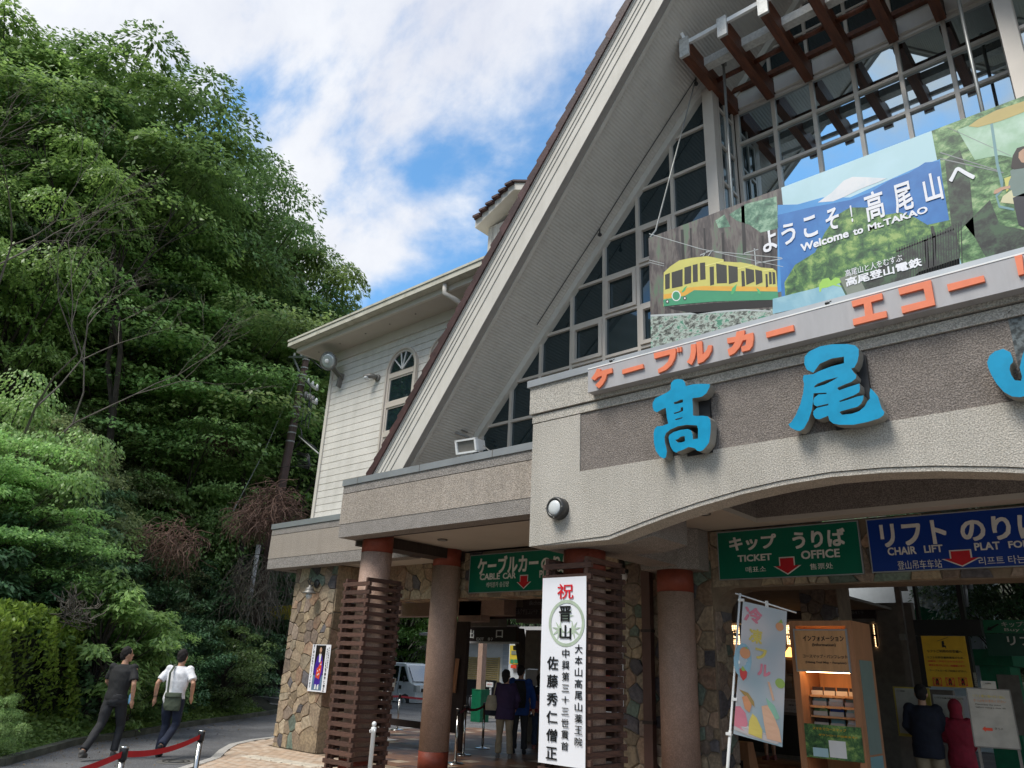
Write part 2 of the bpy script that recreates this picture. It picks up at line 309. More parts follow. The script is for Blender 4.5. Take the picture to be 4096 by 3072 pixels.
def lettering(txt, x0, x1, z0, z1, y, m, parent, bold=0.0, org=None, ux=(1, 0, 0), uz=(0, 0, 1), name='lettering', thick=0.0015):
    """fit the text in the rectangle x0..x1, z0..z1 of a plane facing -Y at depth y (org/ux/uz turn the plane)"""
    me = glyphs(txt, min(bold, .007), thick)
    if len(me.vertices) == 0: return None
    if bold > .012: me = bolder(me, (bold-.006)*.8)
    n = len(me.vertices)
    co = np.empty(n*3, np.float32); me.vertices.foreach_get('co', co); co = co.reshape(-1, 3)
    a, b = co.min(0), co.max(0); sx = (x1-x0)/max(b[0]-a[0], 1e-6); sz = (z1-z0)/max(b[1]-a[1], 1e-6)
    X = x0 + (co[:, 0]-a[0])*sx; Z = z0 + (co[:, 1]-a[1])*sz; Dp = co[:, 2]
    ux = np.array(ux, float); uz = np.array(uz, float); nn = np.cross(ux, uz)  # points to the viewer (-Y for the default axes)
    o = np.array(org if org is not None else (0, y, 0), float)
    W = o + X[:, None]*ux + Z[:, None]*uz + (Dp[:, None])*nn
    off = origin(parent) if parent is not None else Vector((0, 0, 0)); W = W - np.array(off)
    me.vertices.foreach_set('co', W.astype(np.float32).ravel()); me.materials.clear(); me.materials.append(M[m]); me.update()
    return add(name, me, parent)
# ================================================================ ground
def zbox(ox, oy, sc): return lambda a, b: (ox+a*sc, oy+b*sc)
Z1 = zbox(0, 2200, .5256); Z2 = zbox(1000, 1900, .7063); Z3 = zbox(2000, 1900, .7065); Z4 = zbox(2996, 1900, .7065)
S5 = 800/2212
ZA = zbox(2100, 1300, S5); ZB = zbox(2800, 1500, S5); ZC = zbox(3296, 1000, S5); ZD = zbox(3296, 0, S5); ZE = zbox(2700, 0, S5); ZF = zbox(1400, 1500, S5)
ZH = zbox(1100, 1200, S5); ZI = zbox(1900, 700, S5); R6 = zbox(2000, 1000, .94756)
G5 = zbox(1500, 2300, .3618); H3 = zbox(1800, 2250, .4955); K4 = zbox(3600, 2250, .4955); L8 = zbox(2850, 2300, .4653); T5 = zbox(2500, 400, .6029); U5 = zbox(3200, 400, .603)
def grid_ground(name, x0, x1, y0, y1, n, fz, m, kind='structure'):
    X, Y = np.meshgrid(np.linspace(x0, x1, n), np.linspace(y0, y1, n)); Z = fz(X, Y); V = np.stack([X.ravel(), Y.ravel(), Z.ravel()], 1)
    i = np.arange(n-1); I, J = np.meshgrid(i, i); a = (J*n+I).ravel(); F = np.stack([a, a+1, a+n+1, a+n], 1)
    me = fastmesh(name, V, F, m); me.polygons.foreach_set('use_smooth', [True]*len(F)); o = add(name, me); o['kind'] = kind; return o
# road edge: a bent line; the hillside rises to the left of it
RE = [(-3.0, -26.0), (-10.0, -2.0), (-13.6, 4.25), (-15.93, 6.09), (-17.07, 7.61), (-19.17, 10.1), (-22.0, 13.9), (-25.5, 18.0), (-40.0, 27.0), (-70, 40), (-130, 60)]
def side_dist(X, Y):
    """distance to the left (hill) side of the road edge, negative on the road"""
    X = np.asarray(X, float); Y = np.asarray(Y, float); best = np.full(X.shape, 1e9); sg = np.zeros(X.shape)
    for (ax, ay), (bx, by) in zip(RE[:-1], RE[1:]):
        dx, dy = bx-ax, by-ay; L2 = dx*dx+dy*dy; t = np.clip(((X-ax)*dx+(Y-ay)*dy)/L2, 0, 1); px, py = ax+t*dx, ay+t*dy
        d = np.hypot(X-px, Y-py); cr = dx*(Y-ay)-dy*(X-ax); u = d < best; best = np.where(u, d, best); sg = np.where(u, np.sign(cr), sg)
    return best*sg
def hill_z(X, Y):
    s = side_dist(X, Y); b = 0.25*np.sin(X*0.7+1)*np.sin(Y*0.6)
    z = np.where(s > 0, np.minimum(s*0.22, 0.35) + np.clip(s-2.2, 0, 60)*0.85 + np.clip(s-2.2, 0, 1)*b, -0.25)
    return np.where(s > 62, z - (s-62)*0.15, z)
grid_ground('ground', -400, 400, -400, 400, 5, lambda X, Y: X*0-0.30, 'asphalt')
grid_ground('hillside', -130, 5, -60, 100, 150, lambda X, Y: hill_z(X, Y), 'soil')
# rising wooded ground behind the station
def back_z(X, Y): return np.clip((Y-34)+0.35*(X+20)*0, 0, 90)*0.55 - 0.28 + 0.4*np.sin(X*.3)*np.sin(Y*.23)*(Y > 36)
grid_ground('back_hill', -60, 60, 30, 110, 60, back_z, 'soil')
rd = MB(); pl = [(-13.6, 4.25), (-15.93, 6.09), (-17.07, 7.61), (-19.17, 10.1), (-22, 13.9), (-25.5, 18), (-40, 27), (-50, 31), (-50, 36), (30, 36), (30, -30), (-3, -26), (-10, -2)]
rd.poly([pl], lambda a, b, d: (a, b, -0.004-d), 0.25); o = rd.build('road', 'asphalt'); o['kind'] = 'structure'
# low kerb along the green edge of the road
kb = thing('road_kerb', 'low mossy concrete kerb along the foot of the hedge', 'kerb', (-15, 6, 0))
M['mosskerb'] = mat('mossy_kerb', (0.10, 0.10, 0.075), 0.95, var=0.3, vs=3, bump=1, bs=20, dirt=0.5, ds=2, dcol=(0.05, 0.07, 0.03))
for (ax, ay), (bx, by) in zip(RE[1:7], RE[2:8]):
    n = max(1, int(math.hypot(bx-ax, by-ay)/1.2))
    for i in range(n):
        a = Vector((ax+(bx-ax)*i/n, ay+(by-ay)*i/n, 0.03)); b = Vector((ax+(bx-ax)*(i+.99)/n, ay+(by-ay)*(i+.99)/n, 0.03)); MB().bar(a, b, 0.16, 0.14).build('kerb_block', 'mosskerb', kb)
# paved forecourt: rounded corner, kerb stones, clay pavers
def inpoly(x, y, poly):
    c = False; j = len(poly)-1
    for i in range(len(poly)):
        xi, yi = poly[i]; xj, yj = poly[j]
        if (yi > y) != (yj > y) and x < (xj-xi)*(y-yi)/(yj-yi)+xi: c = not c
        j = i
    return c
edge = [(-9.0, 4.6), (-10.6, 5.2), (-11.9, 6.1), (-12.96, 7.26), (-13.95, 7.95), (-14.75, 8.6), (-15.35, 9.4), (-15.8, 10.4), (-16.1, 11.6), (-16.3, 13.0), (-16.8, 16.6)]
plaza = edge + [(-12, 17.6), (10, 17.6), (10, 4.2)]
o = MB().poly([plaza], lambda a, b, d: (a, b, 0.0-d), 0.25).build('pavement', 'mortar'); o['kind'] = 'structure'; PAV = o
ks = MB()
for (ax, ay), (bx, by) in zip(edge[:-1], edge[1:]):
    n = max(1, int(math.hypot(bx-ax, by-ay)/0.55))
    for i in range(n):
        a = Vector((ax+(bx-ax)*i/n, ay+(by-ay)*i/n, 0.006)); b = Vector((ax+(bx-ax)*(i+.985)/n, ay+(by-ay)*(i+.985)/n, 0.006)); MB().bar(a, b, 0.15, 0.03).build('kerb_stone', 'kerb', PAV)
# clay pavers in front of the stone pier, rows parallel to the facade
rnd = random.Random(3); cand = []
bm_me = {k: MB().box(-.096, .096, -.046, .046, 0.001, .012).mesh('paver', k) for k in ('paver', 'paver2')}
for j in range(0, 60):
    for i in range(0, 60):
        x = -16.5+i*0.2+(0.1 if j % 2 else 0); y = 5.0+j*0.1
        if y < 9.15 or x < -14.3:
            if inpoly(x-.1, y, plaza) and inpoly(x, y-.12, plaza) and x < -9.0 and not (x > -14.3 and y > 9.1): cand.append((math.hypot(x+12.2, y-7.9), x, y))
cand.sort(); rest = MB(); tact = MB()
for k, (d, x, y) in enumerate(cand):
    mm = 'paver' if rnd.random() < .6 else 'paver2'
    if k < 290: add('paver', bm_me[mm], PAV, (x, y, rnd.uniform(0, .003)))
    else: rest.m = 0 if mm == 'paver' else 1; rest.box(x-.096, x+.096, y-.046, y+.046, .001, .012)
o = rest.build('paver', ['paver', 'paver2'], PAV, recalc=False); o['kind'] = 'stuff'
# tactile strip of raised pale bars
for i in range(7):
    a = P(*Z2(10+i*58, 1600+i*9), z=0); t = MB()
    for k in range(5): t.box(a.x-.14, a.x+.14, a.y-.13+k*.06, a.y-.10+k*.06, .012, .024)
    t.box(a.x-.15, a.x+.15, a.y-.15, a.y+.17, .006, .016); t.build('tactile_tile', 'tactile', PAV, recalc=False)
# tiled floor under the canopy and through the hall
fl = []
for j in range(0, 40):
    for i in range(0, 62):
        x = -16.6+i*.3; y = 8.0+j*.3
        if y > 16.8 or (x < -14.3 and y < 10) or not inpoly(x-.2, y, plaza) or (x < -9 and y < 9.3 and x > -14.3): continue
        if x < -9 and y < 9.15: continue
        fl.append((math.hypot(x+11, y-12)+(0 if x < -7 else 3), x, y))
fl.sort(); fm = {k: MB().box(-.147, .147, -.147, .147, 0.001, .010).mesh('floor_tile', k) for k in ('ftile', 'ftile2', 'ftile3')}; rest = MB()
for k, (d, x, y) in enumerate(fl):
    i = int(round((x+16.6)/.3)); j = int(round((y-8)/.3)); mm = 'ftile2' if (i+2*j) % 5 == 0 and (i-j) % 2 == 0 else 'ftile3' if (i+j*3) % 7 == 0 else 'ftile'
    if k < 290: add('floor_tile', fm[mm], PAV, (x, y, 0))
    else: rest.m = ('ftile', 'ftile2', 'ftile3').index(mm); rest.box(x-.147, x+.147, y-.147, y+.147, .001, .010)
o = rest.build('floor_tile', ['ftile', 'ftile2', 'ftile3'], PAV, recalc=False); o['kind'] = 'stuff'
mh = P(*Z1(1340, 1612), z=0)
t = thing('manhole_cover', 'round iron manhole cover in the asphalt by the barrier post', 'manhole cover', (mh.x, mh.y, 0))
MB().lathe([(.30, 0), (.30, .006), (.28, .010), (.02, .010)], (mh.x, mh.y, -0.003), 24).build('cover', 'lampgrey', t)
rg = MB()
for r in (.12, .2): rg.lathe([(r-.01, 0.006), (r-.008, .014), (r+.008, .014), (r+.01, .006)], (mh.x, mh.y, 0), 24)
rg.build('rib', 'lampmetal', t)

# ================================================================ white clapboard wing
wing = thing('clapboard_wing', 'white clapboard upper storey with arched windows and deep eave', 'building', (-12, 9, 0))
for k in range(25):
    z = 4.25+k*.15; b = MB(); jx = (-.004, .004)[k % 2]
    xe = (z-15.16-.5)/1.0896
    b.box(-13.70, xe, 9.03, 9.10, z, z+.136); b.box(-13.70, xe, 9.045, 9.10, z+.136, z+.15)
    b.build('siding_board', 'siding', wing, recalc=False)
MB().poly([[(-13.72, 4.2), (-10.6, 4.2), (-6.95, 8.2), (-13.72, 8.2)]], lambda a, b, d: (a, 9.10+d, b), 7.9).build('wall', 'siding', wing); box('corner_trim', -13.78, -13.69, 9.00, 9.12, 4.2, 8.0, 'eave', wing)
box('frieze_board', -13.80, -7.05, 8.99, 9.10, 7.98, 8.20, 'eave', wing)
box('eave_soffit', -14.30, -6.9, 8.46, 17.5, 8.20, 8.23, 'ceiling', wing)
MB().box(-14.36, -6.9, 8.40, 8.46, 8.19, 8.34, ).box(-14.36, -14.30, 8.46, 17.5, 8.19, 8.34).build('eave_fascia', 'eave', wing, recalc=False)
gt = MB().box(-14.44, -6.75, 8.24, 8.40, 8.30, 8.315).box(-14.46, -6.75, 8.22, 8.245, 8.30, 8.44).box(-14.46, -14.43, 8.245, 8.40, 8.30, 8.44).box(-14.46, -6.75, 8.20, 8.225, 8.41, 8.455).build('gutter', 'gutter', wing, recalc=False)
box('gutter_lining', -14.43, -6.75, 8.245, 8.40, 8.42, 8.43, 'gutter', wing)
MB().quadbox([(-14.5, 8.3, 8.46), (-6.7, 8.3, 8.46), (-6.7, 17.6, 8.46), (-14.5, 17.6, 8.46), (-12.5, 11.5, 9.0), (-6.1, 11.5, 9.0), (-6.1, 15, 9.0), (-12.5, 15, 9.0)]).build('roof', 'gutter', wing)
dp = P(*ZH(2260, 250), y=8.35)
MB().tube([(-9.35, 8.31, 8.32), (-9.35, 8.31, 8.10), (-9.22, 8.45, 8.0), (-9.05, 8.9, 7.8)], .05, 10).build('downpipe', 'eave', wing, True)
for sx in (-13.9, -13.1, -12.2, -11.4, -10.6): MB().lathe([(.018, 0), (.018, .01)], (sx, 8.7, 8.188), 8).build('soffit_fixing', 'lampgrey', wing)
def arch_window(cx):
    y0 = 9.03; wdo = MB(); r = .43; n = 20; zs = 7.25
    def ring(r1, r0, ya, yb):
        for i in range(n):
            a0, a1 = math.pi*i/n, math.pi*(i+1)/n
            p = [(cx+r1*math.cos(a0), zs+r1*math.sin(a0)), (cx+r1*math.cos(a1), zs+r1*math.sin(a1)), (cx+r0*math.cos(a1), zs+r0*math.sin(a1)), (cx+r0*math.cos(a0), zs+r0*math.sin(a0))]
            wdo.quadbox([(p[0][0], ya, p[0][1]), (p[1][0], ya, p[1][1]), (p[2][0], ya, p[2][1]), (p[3][0], ya, p[3][1])]+[(q[0], yb, q[1]) for q in p])
    ring(r+.04, r, 8.955, y0+.02); ring(r, r-.05, 8.985, y0+.02)
    for sx in (-1, 1):
        a, b = sorted((cx+sx*(r+.04), cx+sx*r)); wdo.box(a, b, 8.955, y0+.02, 4.4, zs)
        a, b = sorted((cx+sx*r, cx+sx*(r-.055))); wdo.box(a, b, 8.985, y0+.02, 4.4, zs)
    wi = wdo.build('window', 'frame', wing)
    for z in (7.16, 6.52, 5.90, 5.28): 
        box('rail', cx-r+.056, cx+r-.056, 8.98, y0+.02, z-.05, z+.05, 'frame', wi)
    for z0, z1 in ((6.57, 7.11), (5.95, 6.47), (5.33, 5.85), (4.6, 5.23)):
        s = MB(); x0, x1 = cx-r+.056, cx+r-.056
        s.box(x0, x1, 9.0, 9.04, z1-.035, z1).box(x0, x1, 9.0, 9.04, z0, z0+.035).box(x0, x0+.035, 9.0, 9.04, z0+.035, z1-.035).box(x1-.035, x1, 9.0, 9.04, z0+.035, z1-.035).build('sash', 'frame', wi, recalc=False)
        box('pane', x0+.036, x1-.036, 9.015, 9.029, z0+.036, z1-.036, 'glass_wing', wi)
    fan = [(cx+(r-.05)*math.cos(a*math.pi/14), zs+(r-.05)*math.sin(a*math.pi/14)) for a in range(15)]
    MB().poly([fan], lambda a, b, d: (a, 9.014+d, b), .012).build('pane', 'glass_wing', wi)
    bars = MB()
    for a in (45, 78, 102, 135): 
        q = R(a); bars.bar((cx, 9.0, zs+.0), (cx+(r-.04)*math.cos(q), 9.0, zs+(r-.04)*math.sin(q)), .022, .02)
    bars.build('glazing_bar', 'white', wi)
for cx in (-11.22, -9.93): arch_window(cx)

# ================================================================ main hall with the steep prow roof
XC, MS, A0 = -2.25, 1.0896, 15.16
hall = thing('station_hall', 'tall steep gabled hall with glass gable and cream barge boards', 'building', (XC, 9, 0))
def under(x, sx=-1):  # underside height of the roof at x
    xx = x if x <= XC else 2*XC-x
    return MS*xx + A0
def prow_y(x): 
    xx = x if x <= XC else 2*XC-x
    return 7.91 - 0.1066*(xx+9.57)
def strip(mb, t0, t1, dy0, dy1, zmin=4.2, xr=XC, flip=False):
    """sloping board following the barge line, from height t0 to t1 above the underside, y offset dy0..dy1"""
    pts = []
    for t in (t0, t1):
        xs = (zmin-A0-t)/MS
        for x in (xs, xr): pts.append((x, t))
    f = (lambda x: 2*XC-x) if flip else (lambda x: x)
    q = [(f(pts[0][0]), prow_y(pts[0][0])+dy0, MS*pts[0][0]+A0+t0), (f(pts[1][0]), prow_y(pts[1][0])+dy0, MS*pts[1][0]+A0+t0), (f(pts[1][0]), prow_y(pts[1][0])+dy1, MS*pts[1][0]+A0+t0), (f(pts[0][0]), prow_y(pts[0][0])+dy1, MS*pts[0][0]+A0+t0),
         (f(pts[2][0]), prow_y(pts[2][0])+dy0, MS*pts[2][0]+A0+t1), (f(pts[3][0]), prow_y(pts[3][0])+dy0, MS*pts[3][0]+A0+t1), (f(pts[3][0]), prow_y(pts[3][0])+dy1, MS*pts[3][0]+A0+t1), (f(pts[2][0]), prow_y(pts[2][0])+dy1, MS*pts[2][0]+A0+t1)]
    return mb.quadbox(q)
for fl_ in (False, True):
    for t0, t1, d in ((0.0, .40, 0.0), (.405, .58, -.014), (.585, .68, -.028), (.685, .80, -.042), (.805, .86, -.056), (.865, .95, -.066)):
        strip(MB(), t0, t1, d, .12, flip=fl_).build('barge_board', 'fascia', hall)
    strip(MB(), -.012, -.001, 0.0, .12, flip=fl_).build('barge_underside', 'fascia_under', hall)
    strip(MB(), -.03, .0, .125, .19, flip=fl_).build('soffit_trim', 'fascia', hall)
    f = (lambda x: 2*XC-x) if fl_ else (lambda x: x); s = MB(); xs = (4.2-A0)/MS
    s.quadbox([(f(xs), prow_y(xs)+.19, MS*xs+A0+.02), (f(XC), prow_y(XC)+.19, MS*XC+A0+.02), (f(XC), 9.9, MS*XC+A0+.02), (f(xs), 9.9, MS*xs+A0+.02), (f(xs), prow_y(xs)+.2, MS*xs+A0+.30), (f(XC), prow_y(XC)+.2, MS*XC+A0+.30), (f(XC), 9.9, MS*XC+A0+.3), (f(xs), 9.9, MS*xs+A0+.3)])
    s.build('soffit', 'soffit_rib', hall)
    s = MB(); t0, t1 = .30, .94
    s.quadbox([(f(xs), prow_y(xs)+.21, MS*xs+A0+t0), (f(XC), prow_y(XC)+.21, MS*XC+A0+t0), (f(XC), 24, MS*XC+A0+t0), (f(xs), 24, MS*xs+A0+t0), (f(xs), prow_y(xs)+.1, MS*xs+A0+t1), (f(XC), prow_y(XC)+.1, MS*XC+A0+t1), (f(XC), 24, MS*XC+A0+t1), (f(xs), 24, MS*xs+A0+t1)])
    s.build('roof_slab', 'tile', hall)
# verge tiles, each lapping the one below
x = -10.75; k = 0
while x < XC:
    t = .95; z = MS*x+A0+t; y = prow_y(x); dx = .205; q = []
    e0, e1 = .01, .075
    for xx, lift in ((x, e1), (x+dx+.03, e0)):
        zz = MS*xx+A0+t
        q.append([(xx+.01, prow_y(xx)-.10, zz-.06), (xx-.04, prow_y(xx)-.10, zz+.06+lift), (xx-.04, prow_y(xx)+.25, zz+.06+lift), (xx+.01, prow_y(xx)+.25, zz-.0)])
    MB().quadbox(q[0]+q[1]).build('verge_tile', 'tile', hall); x += dx
# glazed gable: helper that builds posts, rails, panes of one bay in a plane y
def clip_top(poly, g, t):  # keep the part of an (x, z) polygon below the sloping line z = g(x) - t
    out = []
    for i in range(len(poly)):
        a, b = poly[i], poly[(i+1) % len(poly)]; fa = g(a[0])-t-a[1]; fb = g(b[0])-t-b[1]
        if fa >= 0: out.append(a)
        if fa*fb < 0: s_ = fa/(fa-fb); out.append((a[0]+(b[0]-a[0])*s_, a[1]+(b[1]-a[1])*s_))
    return out
def glaze(xs, zs, y, gm, sashes=(), mw=.05, cut=.13, name='pane'):
    for i in range(len(xs)-1):
        for j in range(len(zs)-1):
            pz = [(xs[i]+mw/2, zs[j]+mw/2), (xs[i+1]-mw/2, zs[j]+mw/2), (xs[i+1]-mw/2, zs[j+1]-mw/2), (xs[i]+mw/2, zs[j+1]-mw/2)]
            # concave at the ridge never happens: a ridge mullion splits the cells
            q = clip_top(pz, under, cut)
            if len(q) < 3: continue
            tw = random.uniform(-.004, .004)
            MB().poly([q], lambda a, b, d: (a, y+.03+tw*(a-xs[i])+d, b), .01).build(name, gm, hall)
            if (i, j) in sashes:
                x0, x1, z0, z1 = xs[i]+mw/2+.004, xs[i+1]-mw/2-.004, zs[j]+mw/2+.004, zs[j+1]-mw/2-.004
                MB().box(x0, x1, y-.045, y+.02, z1-.06, z1).box(x0, x1, y-.045, y+.02, z0, z0+.06).box(x0, x0+.06, y-.045, y+.02, z0+.06, z1-.06).box(x1-.06, x1, y-.045, y+.02, z0+.06, z1-.06).build('window_sash', 'frame', hall, recalc=False)
    for x in xs:
        top = under(x)-cut+.02
        if top > zs[0]+.1: box('mullion', x-mw/2, x+mw/2, y-.02, y+.05, zs[0], min(top, zs[-1]), 'frame', hall)
    for z in zs:
        lx = max(xs[0], (z+cut-A0)/MS-.03); rx = min(xs[-1], 2*XC-((z+cut-A0)/MS)+.03)
        for i in range(len(xs)-1):
            a, b = max(lx, xs[i]+mw/2), min(rx, xs[i+1]-mw/2)
            if b-a > .03: box('transom', a, b, y-.016, y+.05, z-mw/2+.004, z+mw/2-.004, 'frame', hall)
xw = [-8.83, -8.17, -7.53, -6.88, -6.225, -5.575, -4.92, -4.27]; xw = [-9.49]+xw
zw = [4.16+.702*i for i in range(10)]
sash = {(6, 5), (5, 4), (6, 3), (7, 4), (4, 3), (8-1+0, 5)}
sash = {(xi, zi) for xi, zi in ((6, 5), (5, 4), (6, 3), (7, 4), (4, 3))} | {(7, 5+0)} - {(7, 5)}
glaze(xw, zw, 8.99, 'glass_wing', {(6, 5), (5, 4), (6, 3), (7, 4), (4, 3), (7, 2)}, mw=.055)
xr_ = [2*XC-x for x in reversed(xw)]; glaze(xr_, zw, 8.99, 'glass_bay', set(), mw=.055)
# sloping trim along both edges of the gable glass
for fl_ in (False, True):
    f = (lambda x: 2*XC-x) if fl_ else (lambda x: x)
    for ya, yb, x0, x1, nm in ((8.90, 9.04, -10.1, -4.1, 'rake_trim'), (9.62, 9.76, -4.6, XC, 'rake_trim')):
        q = []
        for t in (-.15, .015): q += [(f(x0), ya, MS*x0+A0+t), (f(x1), ya, MS*x1+A0+t), (f(x1), yb, MS*x1+A0+t), (f(x0), yb, MS*x0+A0+t)]
        MB().quadbox(q).build(nm, 'fascia', hall)
# corner posts of the recessed bay and its side glazing
for sx in (-1, 1):
    xo = XC+sx*2.035; a, b = sorted((XC+sx*2.035, XC+sx*1.86)); top = under(xo)
    box('corner_post', a, b, 8.90, 9.06, 4.3, top-.1, 'frame', hall)
    a, b = sorted((XC+sx*1.86, XC+sx*1.845)); 
    for yy in (9.10, 9.35, 9.62): box('mullion', min(XC+sx*1.90, XC+sx*1.86), max(XC+sx*1.90, XC+sx*1.86), yy-.025, yy+.025, 4.3, top, 'frame', hall)
    for j in range(9):
        z0 = 4.5+j*.70; MB().box(min(XC+sx*1.895, XC+sx*1.885), max(XC+sx*1.895, XC+sx*1.885), 9.13, 9.6, z0+.03, z0+.67).build('pane', 'glass_wing', hall)
        box('transom', min(XC+sx*1.90, XC+sx*1.86), max(XC+sx*1.90, XC+sx*1.86), 9.125, 9.595, z0-.02, z0+.025, 'frame', hall)
xb = [XC+.6125*k for k in range(-3, 4)]
zb = [5.15, 5.81, 6.47, 7.12, 7.78, 8.43, 9.09, 9.745, 10.37]
glaze(xb, zb, 9.72, 'glass_bay', set(), mw=.055)
glaze(xb, [10.72, 11.33, 11.95, 12.6], 9.72, 'glass_wing', set(), mw=.05)
for i in range(6): box('spandrel_panel', xb[i]+.07, xb[i+1]-.07, 9.66, 9.73, 10.40, 10.70, 'fascia', hall)
box('head_rail', xb[0]-.1, xb[-1]+.1, 9.58, 9.66, 10.70, 10.78, 'beam', hall); box('header', xb[0]-.1, xb[-1]+.1, 9.735, 9.8, 10.39, 10.72, 'darkwood', hall)
for x in xb:
    b = MB().box(x-.065, x+.065, 8.02, 9.66, 10.30, 10.60); b.build('rafter_beam', 'beam', hall, recalc=False)
    box('beam_cap', x-.072, x+.072, 7.985, 8.03, 10.285, 10.63, 'beamcap', hall); box('cap_flashing', x-.07, x+.07, 8.03, 8.22, 10.602, 10.615, 'beamcap', hall)
for i in range(6):
    box('front_bar', xb[i]+.066, xb[i+1]-.066, 8.03, 8.075, 10.53, 10.60, 'white', hall)
    box('purlin', xb[i]+.066, xb[i+1]-.066, 8.50, 8.64, 10.44, 10.585, 'purlin', hall)
    MB().tube([(xb[i]+.066, 8.95, 10.48), (xb[i+1]-.066, 8.95, 10.48)], .04, 8).build('purlin', 'beam', hall, True)
MB().bar((xb[0], 8.0, 10.62), (xb[0]-.5, 7.6, 12.4), .05).build('tie_bar', 'white', hall)
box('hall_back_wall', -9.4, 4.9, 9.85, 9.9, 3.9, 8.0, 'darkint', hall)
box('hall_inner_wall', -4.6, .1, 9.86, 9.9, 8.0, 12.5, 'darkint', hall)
# dormer with tiled gable on the left slope
dm = thing('roof_dormer', 'small tiled dormer peeping over the barge boards', 'dormer', (-8.1, 9.6, 9))
MB().poly([[(-8.92, 6.1), (-7.2, 7.95), (-7.2, 9.72), (-8.92, 9.72)]], lambda a, b, d: (a, 9.0+d, b), 2.0).build('wall', 'fascia', dm)
MB().box(-8.95, -8.86, 8.97, 9.0, 6.2, 9.70).box(-8.80, -8.72, 8.975, 9.0, 6.4, 9.7).build('corner_board', 'fascia', dm, recalc=False)
for t0, t1, y0, mm, nm in ((0, .16, 8.72, 'fascia', 'barge_board'), (.165, .205, 8.68, 'tile', 'verge_tile')):
    for (xa, za, xb_, zb_) in ((-9.08, 9.62, -8.1, 10.08), (-8.1, 10.08, -7.1, 9.62)):
        MB().quadbox([(xa, y0, za+t0), (xb_, y0, zb_+t0), (xb_, 11.2, zb_+t0), (xa, 11.2, za+t0), (xa, y0, za+t1), (xb_, y0, zb_+t1), (xb_, 11.2, zb_+t1), (xa, 11.2, za+t1)]).build(nm, mm, dm)
for i in range(6):
    f0 = i/6; xa = -9.08+.98*f0; za = 9.62+.46*f0
    box('tile', xa, xa+.175, 8.63, 9.3, za+.19, za+.235, 'tile', dm)
# ridge lantern pipes
# ================================================================ canopy parapets, ceiling
can = thing('canopy', 'grey and beige roughcast canopy parapet with metal capping', 'canopy', (-8, 8, 3.5))
def parapet(x0, x1, yf, z0, ztop, th=.30, side=None, yb=None):
    zs = [z0, z0+.21, z0+.72, z0+.85, ztop]
    for (a, b, mm, d, nm) in ((zs[0], zs[1], 'rough_grey', 0.006, 'lower_band'), (zs[1]+.003, zs[2]-.012, 'rough_mid', .0, 'main_band'), (zs[2]-.012, zs[2], 'rough_dark', .02, 'groove'), (zs[2], zs[3], 'rough_grey', 0.0, 'upper_band')):
        m_ = MB().box(x0+d, x1, yf+d, yf+th, a, b)
        if side: m_.box(x0+d, x0+th, yf+th, yb, a, b)
        m_.build(nm, mm, can, recalc=False)
    m_ = MB().box(x0-.02, x1, yf-.02, yf+th+.02, zs[3], ztop)
    if side: m_.box(x0-.02, x0+th+.02, yf+th+.02, yb, zs[3], ztop)
    m_.build('capping', 'capmetal', can, recalc=False)
parapet(-10.28, -5.79, 7.27, 3.50, 4.45, side=True, yb=9.0)
parapet(-14.88, -10.29, 8.80, 3.40, 4.36, side=True, yb=16.0)
for x in (-9.9, -8.4, -6.9): box('capping_seam', x, x+.012, 7.246, 7.6, 4.354, 4.453, 'lampgrey', can)
box('edge_beam', -10.24, -5.79, 7.575, 7.63, 3.50, 3.60, 'darkwood', can)
box('ceiling', -10.24, -5.8, 7.57, 9.84, 3.60, 3.64, 'ceiling', can)
box('ceiling', -5.8, -4.18, 7.12, 9.84, 3.58, 3.64, 'ceiling', can); box('ceiling', -4.18, 1.3, 9.55, 9.84, 3.58, 3.64, 'ceiling', can); box('ceiling', -14.6, -10.24, 9.08, 16, 3.44, 3.50, 'ceiling', can)
box('coffer_wall', -4.18, 1.3, 9.55, 9.6, 3.64, 4.6, 'rough_dark', can); box('coffer_wall', -4.23, -4.18, 7.1, 9.6, 3.64, 4.6, 'rough_dark', can); box('coffer_top', -4.2, 1.3, 7.1, 9.6, 4.6, 4.65, 'rough_dark', can)
box('roof_deck', -10.1, -4.2, 7.6, 9.0, 3.95, 4.0, 'rough_grey', can); box('roof_deck', -14.6, -4.2, 9.1, 16, 3.95, 4.0, 'rough_grey', can)
box('side_beam', -10.3, -9.9, 7.65, 9.84, 3.42, 3.595, 'darkwood', can)
for q in ((Z2(1090, 367), 3.59), (Z3(1155, 220), 3.57)):
    c = P(*q[0], z=q[1]); t = thing('downlight', 'round downlight flush in the cream canopy ceiling, %s' % ('left of the portal' if c.x < -6 else 'behind the arch'), 'ceiling light', (c.x, c.y, c.z), 'canopy downlights')
    MB().lathe([(.085, 0), (.085, -.012), (.065, -.012), (.065, -.004)], (c.x, c.y, c.z), 20).build('trim_ring', 'lampgrey', t); MB().lathe([(.064, -.004), (.02, -.006)], (c.x, c.y, c.z), 16).build('diffuser', 'lampglass', t)
